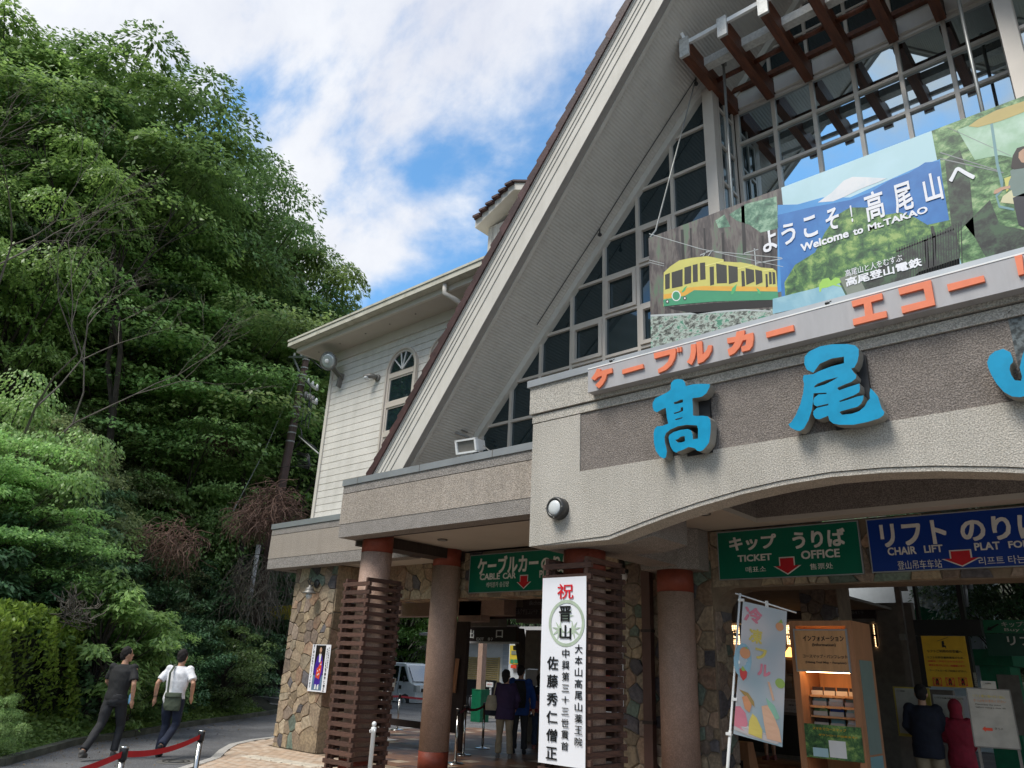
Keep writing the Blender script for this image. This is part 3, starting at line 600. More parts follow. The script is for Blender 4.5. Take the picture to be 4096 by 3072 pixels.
# ================================================================ portal with the big sign
por = thing('entrance_portal', 'pale roughcast entrance portal with shallow arch and dark name panel', 'portal', (XC, 7, 3.2))
arch = [(-4.67, 2.99), (-4.55, 3.02), (-4.25, 3.095), (-3.9, 3.175), (-3.56, 3.243), (-3.1, 3.315), (-2.7, 3.355), (XC, 3.375)]
arch = arch+[(2*XC-x, z) for x, z in reversed(arch[:-1])]
body = [(-5.79, 2.99)]+arch+[(1.29, 2.99), (1.29, 4.50), (-5.79, 4.50)]; hole = [(-5.06, 3.80), (.56, 3.80), (.56, 4.498), (-5.06, 4.498)]
face = lambda y: (lambda a, b, d: (a, y+d, b))
ed = [(-5.79, 2.99)]+arch+[(1.29, 2.99)]
lower = [(-5.79, 2.99)]+arch+[(1.29, 2.99), (1.29, 3.80), (-5.79, 3.80)]
MB().poly([[(x, z+(.045 if -4.7 < x < .2 else 0)) for x, z in lower[:-2]]+lower[-2:]], face(6.80), .32).build('arch_beam', 'rough_light', por)
MB().poly([ed+[(x, z+.04) for x, z in reversed(ed[1:-1])]], face(6.812), .30).build('arch_edge', 'rough_light', por)
box('pier_face', -5.79, -5.06, 6.80, 7.12, 3.80, 4.50, 'rough_light', por); box('pier_face', .56, 1.29, 6.80, 7.12, 3.80, 4.50, 'rough_light', por)
box('name_panel', -5.06, -.70, 6.815, 6.9, 3.80, 4.50, 'rough_dark', por)
M['slatepanel'] = mat('blue_grey_stone', (0.09, 0.105, 0.11), 0.8, speck=.5, ss=25, bump=.6, bs=30); box('stone_panel', -.70, .56, 6.812, 6.9, 3.80, 4.50, 'slatepanel', por)
box('panel_joint', -5.79, 1.29, 6.82, 7.1, 4.50, 4.512, 'rough_dark', por); box('string_course', -5.80, 1.30, 6.795, 7.12, 4.512, 4.61, 'rough_light', por)
box('groove', -5.79, 1.29, 6.82, 7.1, 4.61, 4.628, 'rough_dark', por); box('top_band', -5.83, 1.33, 6.77, 7.14, 4.628, 4.985, 'rough_light', por)
box('capping', -5.86, 1.36, 6.74, 7.2, 4.985, 5.075, 'capmetal', por)
box('side_wall', -5.788, -5.5, 7.12, 9.0, 3.66, 4.9, 'rough_light', por)
MB().poly([[(-5.78, 2.99), (-4.62, 2.99), (-4.3, 3.05), (-4.3, 3.57), (-5.78, 3.57)]], face(7.121), .75).build('pier_block', 'rough_grey', por)
box('roof_deck', -5.79, 1.29, 7.14, 9.0, 4.7, 4.75, 'rough_grey', por)
box('cross_beam', -5.66, -5.24, 7.88, 9.3, 3.05, 3.575, 'rough_grey', por)
MB().poly([[(-5.83, 9.3), (-5.25, 9.3), (-5.05, 9.55), (-5.05, 9.84), (-5.83, 9.84)]], lambda a, b, d: (a, b, 3.575-d), .56).build('corner_block', 'rough_grey', por)
# grey box sign with orange katakana
sb = thing('box_sign', 'long grey metal box sign with raised orange katakana letters', 'sign', (-2, 6.7, 4.8))
box('box_body', -4.84, -2.96, 6.65, 6.768, 4.68, 4.965, 'sbox', sb); box('box_body', -2.955, -.42, 6.65, 6.768, 4.68, 4.965, 'sbox', sb); box('box_body', -.415, 1.0, 6.65, 6.768, 4.68, 4.965, 'sbox', sb)
box('top_edge', -4.84, 1.0, 6.645, 6.77, 4.966, 4.98, 'white', sb)
def traced(loops, y, depth, name, mats, parent, tf):
    """a raised letter: outline points read from the photo, laid on its real plane y"""
    ls = [[(lambda p: (p.x, p.z))(P(*tf(a, b), y=y)) for a, b in l] for l in loops]
    return MB().poly(ls, lambda a, b, d: (a, y+d, b), depth, sidem=1 if len(mats) > 1 else None).build(name, mats, parent)
OR = [(ZA, [(795, 480), (835, 488), (828, 510), (900, 490), (960, 475), (962, 525), (905, 545), (890, 600), (855, 660), (815, 700), (775, 665), (820, 620), (850, 575), (845, 560), (800, 580), (768, 612), (730, 590), (755, 560), (780, 520)]),
      (ZA, [(1072, 495), (1303, 430), (1308, 475), (1075, 543)]),
      (ZA, [(1423, 312), (1640, 262), (1662, 255), (1668, 300), (1655, 370), (1620, 440), (1560, 495), (1475, 533), (1468, 490), (1530, 455), (1580, 405), (1600, 345), (1600, 325), (1430, 372)]),
      (ZA, [(1678, 250), (1697, 245), (1700, 297), (1680, 300)]), (ZA, [(1710, 243), (1728, 238), (1728, 292), (1708, 295)]),
      (ZA, [(1833, 215), (1888, 208), (1890, 300), (1875, 370), (1840, 440), (1788, 410), (1820, 360), (1833, 300)]),
      (ZA, [(1893, 190), (1955, 175), (1965, 330), (2010, 270), (2025, 225), (2066, 222), (2062, 280), (2030, 345), (1970, 405), (1910, 428)]),
      (R6, [(958, 372), (995, 365), (998, 345), (1032, 338), (1030, 358), (1068, 348), (1070, 375), (1065, 405), (1052, 422), (1020, 430), (1018, 408), (1036, 402), (1040, 378), (1024, 382), (1010, 412), (990, 435), (967, 447), (960, 420), (980, 408), (992, 388), (960, 394)]),
      (R6, [(1122, 347), (1238, 316), (1240, 340), (1125, 370)]),
      (ZC, [(302, 565), (640, 475), (648, 540), (520, 575), (540, 705), (688, 672), (696, 740), (325, 832), (316, 765), (455, 728), (438, 592), (315, 628)]),
      (ZC, [(820, 425), (1180, 330), (1228, 605), (865, 700), (852, 625), (1128, 555), (1100, 425), (835, 495)]),
      (ZC, [(1358, 380), (1765, 280), (1780, 345), (1375, 455)]), (ZC, [(2105, 70), (2190, 50), (2212, 262), (2150, 280)]),
      (ZC, [(2350, 10), (2430, -10), (2450, 230), (2400, 330), (2280, 400), (2270, 330), (2350, 260)])]
for tf, l in OR: traced([l], 6.622, .027, 'raised_letter', ['orange', 'orange'], sb, tf)
# blue brush letters
TK = [(1615, 640), (1650, 605), (1695, 597), (1745, 605), (1770, 635), (1778, 675), (1860, 655), (1950, 650), (2045, 653), (2040, 690), (2005, 755), (1960, 790), (1925, 800), (1870, 806), (1850, 812), (1857, 900), (1858, 1000), (1900, 1006), (1960, 1003), (2020, 1010), (2048, 1040), (2055, 1100), (2052, 1180), (2045, 1240), (2035, 1300), (2000, 1350), (1965, 1385), (1945, 1395), (1905, 1390), (1880, 1365), (1850, 1355), (1805, 1350), (1745, 1380), (1690, 1400), (1675, 1412), (1640, 1395), (1610, 1345), (1595, 1290), (1588, 1245), (1597, 1215), (1640, 1185), (1720, 1160), (1800, 1150), (1835, 1165), (1852, 1200), (1857, 1264), (1912, 1256), (1914, 1150), (1900, 1110), (1790, 1103), (1690, 1120), (1610, 1155), (1560, 1195), (1543, 1240), (1547, 1300), (1563, 1360), (1570, 1400), (1560, 1460), (1535, 1478), (1490, 1455), (1445, 1390), (1425, 1300), (1422, 1200), (1432, 1150), (1460, 1120), (1520, 1115), (1585, 1090), (1570, 1030), (1562, 960), (1555, 915), (1510, 935), (1460, 965), (1425, 950), (1410, 900), (1412, 860), (1440, 810), (1500, 780), (1570, 745), (1610, 715), (1612, 680)]
TH = [[(1645, 855), (1680, 845), (1720, 825), (1748, 825), (1745, 855), (1690, 870), (1650, 875)], [(1645, 970), (1690, 960), (1720, 945), (1722, 912), (1748, 908), (1748, 950), (1700, 970), (1650, 985)], [(1660, 1040), (1700, 1030), (1742, 1018), (1742, 1030), (1700, 1045), (1662, 1052)], [(1660, 1270), (1690, 1262), (1720, 1235), (1765, 1228), (1770, 1285), (1735, 1297), (1690, 1300)]]
bl = thing('blue_letter', 'big blue brush-style character taka with ladder middle, leftmost on the dark panel', 'letter', (-3.6, 6.7, 3.8), 'big blue name characters')
traced([TK]+TH, 6.645, .13, 'letter_body', ['kblue', 'kside'], bl, ZA); box('back_plate', -3.66, -3.38, 6.775, 6.812, 3.77, 4.45, 'black', bl)
OO = [('R', [(1322, 518), (1295, 505), (1284, 480), (1286, 450), (1305, 428), (1350, 407), (1400, 398), (1450, 397)]), ('C', [(260, 1040), (345, 1055), (383, 1095), (385, 1160), (368, 1240), (335, 1300), (300, 1310), (330, 1355), (358, 1385), (352, 1420), (300, 1460), (220, 1490), (145, 1525), (165, 1552), (280, 1512), (392, 1477), (398, 1540)]),
      ('B', [(1770, 150), (1760, 190), (1700, 225), (1600, 262), (1540, 286), (1545, 299), (1640, 272), (1740, 237), (1808, 225), (1805, 270), (1780, 320), (1740, 352), (1650, 375), (1560, 400), (1543, 410), (1570, 440), (1680, 428), (1760, 400), (1820, 350), (1852, 290), (1880, 260), (1875, 200), (1885, 145), (1930, 190), (1970, 240), (1990, 310), (2010, 370), (2040, 410), (2030, 445), (1980, 480), (1850, 520), (1700, 550), (1540, 550), (1470, 535), (1430, 500), (1418, 450), (1370, 470), (1320, 490), (1275, 480), (1252, 440), (1255, 400), (1290, 365), (1350, 350), (1420, 334), (1418, 318), (1350, 332), (1290, 347), (1260, 330), (1250, 290), (1265, 250), (1310, 215), (1400, 210), (1395, 195), (1310, 199), (1256, 202), (1250, 280), (1238, 380), (1200, 500), (1150, 590), (1105, 618), (1060, 612), (1000, 580), (978, 545), (1010, 520), (1060, 440), (1110, 320), (1140, 200), (1150, 100), (1137, 42)]), ('R', [(1282, 528), (1322, 524), (1350, 510), (1400, 491), (1452, 478), (1452, 450), (1400, 458), (1350, 480)])]
fn = {'R': R6, 'C': ZC, 'B': ZB}; pts = [fn[k](a, b) for k, l in OO for a, b in l]
bl = thing('blue_letter', 'big blue brush-style character o with sweeping hooked tail, middle of the panel', 'letter', (-2.0, 6.7, 3.8), 'big blue name characters')
traced([pts, [ZB(a, b) for a, b in [(1262, 125), (1300, 95), (1400, 55), (1530, 22), (1470, 60), (1380, 105), (1268, 138)]]], 6.645, .13, 'letter_body', ['kblue', 'kside'], bl, lambda a, b: (a, b)); box('back_plate', -2.15, -1.82, 6.775, 6.812, 3.79, 4.45, 'black', bl)
YM = [(1803, 1240), (1830, 1170), (1890, 1120), (1980, 1092), (2060, 1130), (2088, 1200), (2090, 1240), (2060, 1270), (2052, 1320), (2070, 1380), (2110, 1440), (2180, 1448), (2190, 1400), (2165, 1300), (2190, 1180), (2250, 1020), (2320, 960), (2400, 980), (2440, 1080), (2430, 1200), (2425, 1330), (2500, 1300), (2560, 1250), (2560, 1100), (2600, 960), (2680, 920), (2740, 980), (2750, 1100), (2740, 1250), (2700, 1400), (2600, 1500), (2450, 1560), (2300, 1600), (2165, 1628), (2080, 1620), (1990, 1570), (1910, 1480), (1850, 1380), (1815, 1300)]
bl = thing('blue_letter', 'big blue brush-style character yama cut by the right edge of the picture', 'letter', (-.6, 6.7, 3.8), 'big blue name characters')
traced([YM], 6.645, .13, 'letter_body', ['kblue', 'kside'], bl, ZC)
# bird hooks on the ledge
for k_, q in enumerate((ZA(1870, 640), ZA(1955, 630), ZC(2085, 690))):
    c = P(*q, y=6.76); t = thing('hook', 'small metal hook %s' % ('above the blue-grey stone panel at the right' if c.x > -1.5 else 'above the right arm of the first blue character' if k_ == 0 else 'just right of the tip of the first blue character'), 'hook', tuple(c), 'small hooks above the panel')
    MB().tube([(c.x-.03, c.y+.03, c.z+.02), (c.x-.01, c.y, c.z+.02), (c.x+.01, c.y-.02, c.z), (c.x-.005, c.y-.02, c.z-.02)], .004, 5).build('hook_wire', 'lampgrey', t)
# ================================================================ columns
def column(cx, cy, top, label):
    t = thing('column', label, 'column', (cx, cy, 0), 'round canopy columns')
    n = 40; bb = .30; tb = top-.30
    MB().lathe([(.25, bb), (.25, tb)], (cx, cy, 0), n).build('shaft', 'col_shaft', t, True)
    MB().lathe([(.252, 0), (.252, bb-.006)], (cx, cy, 0), n).build('base_band', 'terra', t, True)
    MB().lathe([(.252, tb+.006), (.252, top)], (cx, cy, 0), n).build('top_band', 'terra', t, True)
    MB().lathe([(.244, bb-.006), (.244, bb), (.244, bb)], (cx, cy, 0), n).build('groove', 'rough_dark', t)
    return t
column(-9.93, 7.83, 3.60, 'pebble-coated column wrapped in brown slats at the left canopy corner')
column(-10.08, 9.56, 3.60, 'bare brown column with terracotta bands left of the cable car sign')
column(-5.42, 7.40, 2.99, 'column wrapped in brown slats behind the white celebration banner')
column(-5.46, 9.60, 3.02, 'bare brown column beside the drainpipe under the portal')
# ================================================================ timber lattice round two of them
def lattice(cx, cy, hw, z0, z1, label, seed):
    t = thing('wooden_lattice', label, 'lattice', (cx, cy, z0), 'brown slatted column surrounds'); rnd = random.Random(seed)
    L = hw*2+.05; mA = MB().box(-L/2, L/2, -.022, .022, -.031, .031).mesh('slat', 'lattice'); mB_ = MB().box(-.022, .022, -L/2, L/2, -.031, .031).mesh('slat', 'lattice')
    pit = .1265; n = int((z1-z0)/pit)
    for k in range(n+1):
        z = z0+k*pit
        for s_ in (-1, 1):
            o = add('slat', mA, t, (rnd.uniform(-.008, .008), s_*hw, z-z0)); o.rotation_euler = (0, rnd.uniform(-.006, .006), 0)
            o = add('slat', mB_, t, (s_*(hw-.046), rnd.uniform(-.008, .008), z-z0+.0625)); o.rotation_euler = (rnd.uniform(-.006, .006), 0, 0)
    for sx in (-1, 1):
        for sy in (-1, 1): box('corner_post', cx+sx*(hw-.07)-.022+(-.026*sx), cx+sx*(hw-.07)+.022+(-.026*sx), cy+sy*(hw-.05)-.022, cy+sy*(hw-.05)+.022, z0-.03, z1, 'lattice', t)
    return t
lattice(-9.90, 7.80, .315, .12, 2.80, 'brown slatted surround on the left corner column', 1)
lattice(-5.41, 7.38, .325, .12, 2.84, 'brown slatted surround carrying the white celebration banner', 2)
# drainpipe beside the right column
dpx = P(*Z3(840, 1000), y=9.75); t = thing('drainpipe', 'brown square drainpipe on the stone pier left of the bare column', 'drainpipe', (dpx.x, 9.72, 0))
box('pipe', dpx.x-.07, dpx.x+.07, 9.70, 9.80, 0, 3.05, 'darkwood', t)
M['pipebrown'] = mat('pipe_brown', (0.10, 0.05, 0.04), .5); t.children[0].data.materials[0] = M['pipebrown']
for z in (1.0, 2.2): box('pipe_clip', dpx.x-.085, dpx.x+.085, 9.69, 9.80, z, z+.04, 'darkwood', t)
# ================================================================ crazy-paved stone walls
def voronoi(x0, x1, z0, z1, n, seed, relax=2):
    r = np.random.RandomState(seed); S = np.stack([r.uniform(x0, x1, n), r.uniform(z0, z1, n)], 1)
    def cells():
        out = []
        for i in range(n):
            poly = [(x0, z0), (x1, z0), (x1, z1), (x0, z1)]; d = np.hypot(*(S-S[i]).T); idx = np.argsort(d)[1:22]
            for j in idx:
                m_ = (S[i]+S[j])/2; nn = S[j]-S[i]; q = []
                for k in range(len(poly)):
                    a, b = poly[k], poly[(k+1) % len(poly)]; fa = (a[0]-m_[0])*nn[0]+(a[1]-m_[1])*nn[1]; fb = (b[0]-m_[0])*nn[0]+(b[1]-m_[1])*nn[1]
                    if fa <= 0: q.append(a)
                    if fa*fb < 0: s_ = fa/(fa-fb); q.append((a[0]+(b[0]-a[0])*s_, a[1]+(b[1]-a[1])*s_))
                poly = q
                if len(poly) < 3: break
            out.append(poly)
        return out
    for _ in range(relax):
        c = cells()
        for i, p in enumerate(c):
            if len(p) >= 3: S[i] = S[i]*.45+np.mean(p, 0)*.55
    return cells()
def stones(parent, cells, fn, seed, joint=.011, keep=None, proud=.035, wts=(30, 22, 14, 7, 6, 14, 9)):
    rnd = random.Random(seed); n = 0
    for p in cells:
        if len(p) < 3: continue
        cx = sum(a for a, b in p)/len(p); cz = sum(b for a, b in p)/len(p)
        if keep and not keep(cx, cz): continue
        rr = max(math.hypot(a-cx, b-cz) for a, b in p)
        if rr < .03: continue
        # jitter + subdivide the outline so that edges are not straight
        q = []
        for k in range(len(p)):
            a, b = p[k], p[(k+1) % len(p)]; q.append((a[0]+rnd.uniform(-.006, .006), a[1]+rnd.uniform(-.006, .006)))
            if math.hypot(b[0]-a[0], b[1]-a[1]) > .08: q.append(((a[0]+b[0])/2+rnd.uniform(-.009, .009), (a[1]+b[1])/2+rnd.uniform(-.009, .009)))
        sc1 = 1-joint/rr; sc2 = 1-(joint+.014)/rr; tx, tz, ph = rnd.uniform(-.05, .05), rnd.uniform(-.05, .05), proud*rnd.uniform(.5, 1.1); m = len(q); mb = MB()
        R1 = [(cx+(a-cx)*sc1, cz+(b-cz)*sc1) for a, b in q]; R2 = [(cx+(a-cx)*sc2, cz+(b-cz)*sc2) for a, b in q]
        for a, b in R1: mb.v.append(tuple(fn(a, b, 0)))
        for a, b in R1: mb.v.append(tuple(fn(a, b, -ph*.6)))
        for a, b in R2: mb.v.append(tuple(fn(a, b, -ph-tx*(a-cx)-tz*(b-cz))))
        for L_ in range(2):
            for k in range(m): mb.f.append((L_*m+k, L_*m+(k+1) % m, (L_+1)*m+(k+1) % m, (L_+1)*m+k)); mb.mi.append(0)
        mb.f.append(tuple(2*m+k for k in range(m))); mb.mi.append(0)
        mb.build('stone', rnd.choices(STONE, wts)[0], parent); n += 1
    return n
pier = thing('stone_wall', 'crazy-paved stone pier with mixed tan and green stones at the left end', 'stone wall', (-13.5, 9.2, 0))
box('core', -14.22, -12.82, 9.16, 10.6, 0, 3.43, 'mortar', pier)
stones(pier, voronoi(-14.24, -12.80, 0, 3.43, 104, 5, 1), lambda a, b, d: (a, 9.165+d, b), 11)
stones(pier, voronoi(9.16, 10.6, 0, 3.43, 60, 6), lambda a, b, d: (-12.825-d, a, b), 12)
ft = MB(); 
wallb = thing('stone_wall', 'crazy-paved stone lintel and pier behind the hanging signs', 'stone wall', (-7, 9.85, 0))
jam = [(-5.02, 0), (-5.02, 2.45), (-4.98, 2.58), (-4.90, 2.68), (-4.80, 2.75), (-4.66, 2.79), (3, 2.79), (3, 3.575), (-12.8, 3.575), (-12.8, 2.78), (-6.57, 2.78), (-6.57, 0)]
MB().poly([jam], lambda a, b, d: (a, 9.86+d, b), .5).build('core', 'mortar', wallb)
stones(wallb, voronoi(-12.8, -6.57, 2.78, 3.575, 95, 7), lambda a, b, d: (a, 9.865+d, b), 13, keep=lambda x, z: not (-9.6 < x < -6.9 and 2.95 < z < 3.45))
stones(wallb, voronoi(-6.57, -5.03, 0, 3.575, 120, 8), lambda a, b, d: (a, 9.865+d, b), 14, wts=(16, 18, 22, 8, 14, 10, 12))
stones(wallb, voronoi(-5.03, 1.4, 2.80, 3.575, 90, 9), lambda a, b, d: (a, 9.865+d, b), 15, keep=lambda x, z: not ((-4.8 < x < -3.05 or x > -2.8) and 2.98 < z < 3.45), wts=(16, 18, 22, 8, 14, 10, 12))
stones(wallb, voronoi(9.87, 10.36, 0, 2.5, 34, 10), lambda a, b, d: (-5.025-d*1.0, a, b), 16, wts=(10, 18, 26, 5, 14, 8, 14))
# beam row under the lintel edge
stones(wallb, voronoi(-12.8, -6.57, 9.87, 10.36, 60, 21), lambda a, b, d: (a, b, 2.785+d*.4), 17)
# wall lantern on the stone pier
c = P(*Z2(380, 615), y=9.13); t = thing('wall_lantern', 'grey bell-shaped wall lantern on a scrolled bracket on the stone pier', 'lantern', tuple(c))
MB().lathe([(.085, 0), (.085, -.02), (.05, -.04), (.02, -.05)], (c.x, c.y, c.z), 20, 'y').build('wall_plate', 'lampmetal', t, True)
l = P(*Z2(338, 650), y=8.93)
MB().tube([(c.x, c.y-.03, c.z), (c.x-.02, c.y-.10, c.z-.05), (c.x-.06, c.y-.14, c.z-.03), (c.x-.10, c.y-.16, c.z+.05), (l.x+.02, l.y, l.z+.24), (l.x-.01, l.y, l.z+.22), (l.x, l.y, l.z+.08)], .010, 8).build('bracket', 'lampmetal', t, True)
MB().lathe([(.022, .09), (.03, .08), (.035, .05), (.075, .035), (.082, .0), (.085, -.02), (.135, -.055), (.138, -.07), (.10, -.068), (.05, -.06)], tuple(l), 24).build('lamp_shade', 'lampgrey', t, True)
MB().ell((l.x, l.y, l.z-.115), (.065, .065, .07), 16, 10).build('globe', 'lampglass', t, True)
# bulkhead lamp on the portal
c = P(*Z3(318, 187), y=6.72); t = thing('bulkhead_lamp', 'round frosted bulkhead lamp with dark rim on the portal', 'lamp', tuple(c))
MB().lathe([(.128, .10), (.128, -.02), (.115, -.04), (.095, -.045), (.093, -.03)], tuple(c), 32, 'y').build('rim', 'lampmetal', t, True)
MB().lathe([(.092, -.028), (.08, -.042), (.04, -.05), (.01, -.052)], tuple(c), 32, 'y').build('lens', 'lampglass', t, True)
for a in (0, 90, 180, 270): MB().lathe([(.01, 0), (.01, -.012)], (c.x+.112*math.cos(R(a)), c.y-.035, c.z+.112*math.sin(R(a))), 8, 'y').build('screw', 'lampgrey', t)
# floodlight and small lamp on the clapboard wing
c = P(*ZH(590, 675), y=8.62); t = thing('floodlight', 'large round glass floodlight under the corner of the eave', 'floodlight', tuple(c))
import mathutils
def lathe_dir(mb, prof, c, d, n=24):
    d = Vector(d).normalized(); q = d.to_track_quat('Z', 'Y'); b = len(mb.v)
    for r, h in prof:
        for k in range(n): a = 2*math.pi*k/n; mb.v.append(tuple(Vector(c)+q @ Vector((r*math.cos(a), r*math.sin(a), h))))
    for i in range(len(prof)-1):
        for k in range(n): mb.f.append((b+i*n+k, b+i*n+(k+1) % n, b+(i+1)*n+(k+1) % n, b+(i+1)*n+k)); mb.mi.append(mb.m)
    mb.f.append(tuple(b+k for k in reversed(range(n)))); mb.mi.append(mb.m); e = b+(len(prof)-1)*n; mb.f.append(tuple(e+k for k in range(n))); mb.mi.append(mb.m); return mb
d = Vector((.35, -.85, -.35))
lathe_dir(MB(), [(.05, -.24), (.12, -.18), (.19, -.06), (.205, 0), (.215, .01), (.205, .02), (.19, .01)], c, d).build('reflector', 'lampgrey', t, True)
M['floodglass'] = glass('floodlight_glass', (.9, .95, .95), .15, 0.08, (.42, .46, .46)); lathe_dir(MB(), [(.19, .012), (.12, .03), (.01, .035)], c, d).build('lens', 'floodglass', t, True)
lathe_dir(MB(), [(.05, .034), (.048, .05), (.03, .055)], c+Vector((.01, -.02, -.01)), d).build('bulb', 'white', t, True)
MB().bar((c.x+.03, c.y+.1, c.z-.12), (c.x+.05, 9.0, c.z-.32), .14, .03).bar((c.x-.02, 8.98, c.z-.5), (c.x+.06, 8.98, c.z-.2), .12, .05).build('bracket', 'lampgrey', t)
c = P(*ZH(1130, 860), y=9.0); t = thing('wall_lamp', 'small grey tubular wall lamp left of the arched window', 'lamp', tuple(c))
MB().lathe([(.075, .03), (.075, 0), (.06, -.02)], tuple(c), 18, 'y').build('wall_plate', 'lampgrey', t, True)
MB().tube([(c.x, c.y-.01, c.z), (c.x-.08, c.y-.10, c.z+.03), (c.x-.20, c.y-.20, c.z+.01)], [.055, .055, .04], 14).build('hood', 'lampgrey', t, True)
MB().ell((c.x-.15, c.y-.17, c.z-.025), (.05, .06, .045)).build('glass_tube', 'lampglass', t, True)
# horn-shaped box loudspeaker on the parapet
q = [P(*ZF(a, b), y=7.42) for a, b in ((1185, 740), (1400, 705), (1390, 840), (1200, 860))]; c = sum((Vector(p) for p in q), Vector())/4; t = thing('loudspeaker', 'white box-shaped outdoor loudspeaker sitting on the canopy parapet', 'loudspeaker', tuple(c))
ax = (q[1]-q[0]).normalized(); az = Vector((0, -.25, 1)).normalized(); an = az.cross(ax).normalized()  # an points backwards
W2, H2 = .205, .095
def sp(a, b, d): return c+ax*a+az*b+an*d
MB().quadbox([sp(-W2, -H2, 0), sp(W2, -H2, 0), sp(W2*.6, -H2*.7, .26), sp(-W2*.6, -H2*.7, .26), sp(-W2, H2, 0), sp(W2, H2, 0), sp(W2*.6, H2*.7, .26), sp(-W2*.6, H2*.7, .26)]).build('horn_body', 'white', t)
fr = MB()
for a0, a1, b0, b1 in ((-W2-.01, W2+.01, H2-.015, H2+.01), (-W2-.01, W2+.01, -H2-.01, -H2+.015), (-W2-.01, -W2+.025, -H2, H2), (W2-.025, W2+.01, -H2, H2)):
    fr.quadbox([sp(a0, b0, -.03), sp(a1, b0, -.03), sp(a1, b0, .02), sp(a0, b0, .02), sp(a0, b1, -.03), sp(a1, b1, -.03), sp(a1, b1, .02), sp(a0, b1, .02)])
fr.build('front_frame', 'white', t); MB().quadbox([sp(-W2+.02, -H2+.012, -.008), sp(W2-.02, -H2+.012, -.008), sp(W2-.02, -H2+.012, -.004), sp(-W2+.02, -H2+.012, -.004), sp(-W2+.02, H2-.012, -.008), sp(W2-.02, H2-.012, -.008), sp(W2-.02, H2-.012, -.004), sp(-W2+.02, H2-.012, -.004)]).build('grille', 'lampgrey', t)
b_ = sp(.22, -.02, .12); MB().bar(b_, (b_.x+.16, b_.y+.05, 4.52), .035, .015).bar((b_.x+.1, b_.y, 4.46), (b_.x+.25, b_.y+.03, 4.46), .05, .03).build('bracket', 'lampgrey', t)
# cables on the soffit, pulley ropes
def cable(label, pts, r, m='lampmetal', name='cable', cat='cable'):
    p = [Vector(a) for a in pts]; t = thing(name, label, cat, tuple(p[0])); MB().tube(p, r, 6).build('strand', m, t); return t
def onroof(tf, a, b):  # point on the soffit plane seen at a photo pixel
    u, v = tf(a, b); r = CR*(u-2048) - CU*(v-1536) + CF*FPX; tt = (A0-EYE)/(r.z-MS*r.x); return Vector((0, 0, EYE))+r*tt*.998
cable('thin dark cable running up the ribbed soffit beside the gable glass', [onroof(ZI, 685, 1659), onroof(ZI, 1110, 1000), onroof(ZI, 1380, 590), onroof(ZI, 1750, 0), onroof(ZE, 220, 880)], .008)
cable('pale rope hanging from the soffit pulley to the corner of the printed banner', [onroof(ZE, 225, 890), P(*ZI(2150, 40), y=7.9), P(*ZI(2000, 610), y=7.1), P(2600, 950, y=7.02)], .010, 'pole_grey', 'rope', 'rope')
c = onroof(ZI, 1380, 590); t = thing('pulley', 'rusty pulley hanging under the soffit half-way up', 'pulley', tuple(c)); MB().tube([c, c+Vector((0, 0, -.08))], .012, 6).lathe([(.03, -.02), (.035, 0), (.03, .02)], (c.x, c.y, c.z-.12), 10, 'y').build('wheel', 'lampmetal', t)
c = onroof(ZE, 230, 860); t = thing('pulley', 'rusty pulley at the top of the rope by the first rafter beam', 'pulley', tuple(c)); MB().tube([c, c+Vector((0, 0, -.08))], .012, 6).lathe([(.03, -.02), (.035, 0), (.03, .02)], (c.x, c.y, c.z-.12), 10, 'y').build('wheel', 'lampmetal', t)
c = P(*ZF(1140, 610), y=8.5); c2 = P(*ZF(1320, 690), y=8.7); t = thing('old_bracket', 'rusty bent iron bracket left on the lower soffit', 'bracket', tuple(c)); MB().tube([c, P(*ZF(1170, 580), y=8.5), P(*ZF(1300, 635), y=8.7)], .015, 6).bar(P(*ZF(1160, 635), y=8.5), c2, .03, .03).build('bar', 'lampgrey', t)
for (a, b, vb, lab) in ((-3.82, 10.72, 6.3, 'left'), (-.70, 10.72, 6.3, 'right')):
    t = thing('hanger_pole', 'long grey pole hanging from the beams down behind the printed banner, %s one' % lab, 'pole', (a, 8.8, vb), 'banner hanger poles')
    MB().tube([(a, 8.75, b), (a-.03, 8.75, vb)], .022, 8).build('pole', 'pole_grey', t, True); box('pole_bracket', a-.03, a+.03, 8.66, 8.80, b-.2, b-.12, 'lampgrey', t)
# ================================================================ signs hanging in front of the lintel
def LT(txt, tl, br, y, m, parent, bold=0.0, **k):
    a = P(*tl, y=y); b = P(*br, y=y); return lettering(txt, a.x, b.x, b.z, a.z, y, m, parent, bold, **k)
def quadpoly(pts, y, m, parent, name, thick=.002):
    l = [(lambda p: (p.x, p.z))(P(*q, y=y)) for q in pts]; return MB().poly([l], lambda a, b, d: (a, y+d, b), thick).build(name, m, parent)
def arrow(cx, zt, w, h, y, parent):
    for k, m, dy in ((1.0, 'swhite', 0), (.86, 'sred', -.004)):
        pts = [(-.28, .5), (.28, .5), (.28, .0), (.5, .0), (0, -.5), (-.5, 0), (-.28, 0)]
        MB().poly([[(cx+a*w*k, zt-h/2+b*h*k) for a, b in pts]], lambda a, b, d: (a, y+dy+d, b), .002).build('arrow_edge' if m == 'swhite' else 'arrow', m, parent)
YS = 9.79
def signboard(label, x0, x1, z0, z1, m):
    t = thing('signboard', label, 'sign', ((x0+x1)/2, YS, z0), 'hanging direction signs'); box('board', x0, x1, YS, YS+.04, z0, z1, m, t)
    f = MB(); e = .012
    f.box(x0, x1, YS-.004, YS+.042, z1, z1+e).box(x0, x1, YS-.004, YS+.042, z0-e, z0).box(x0-e, x0, YS-.004, YS+.042, z0-e, z1+e).box(x1, x1+e, YS-.004, YS+.042, z0-e, z1+e).build('edge_trim', 'capmetal', t, recalc=False); return t
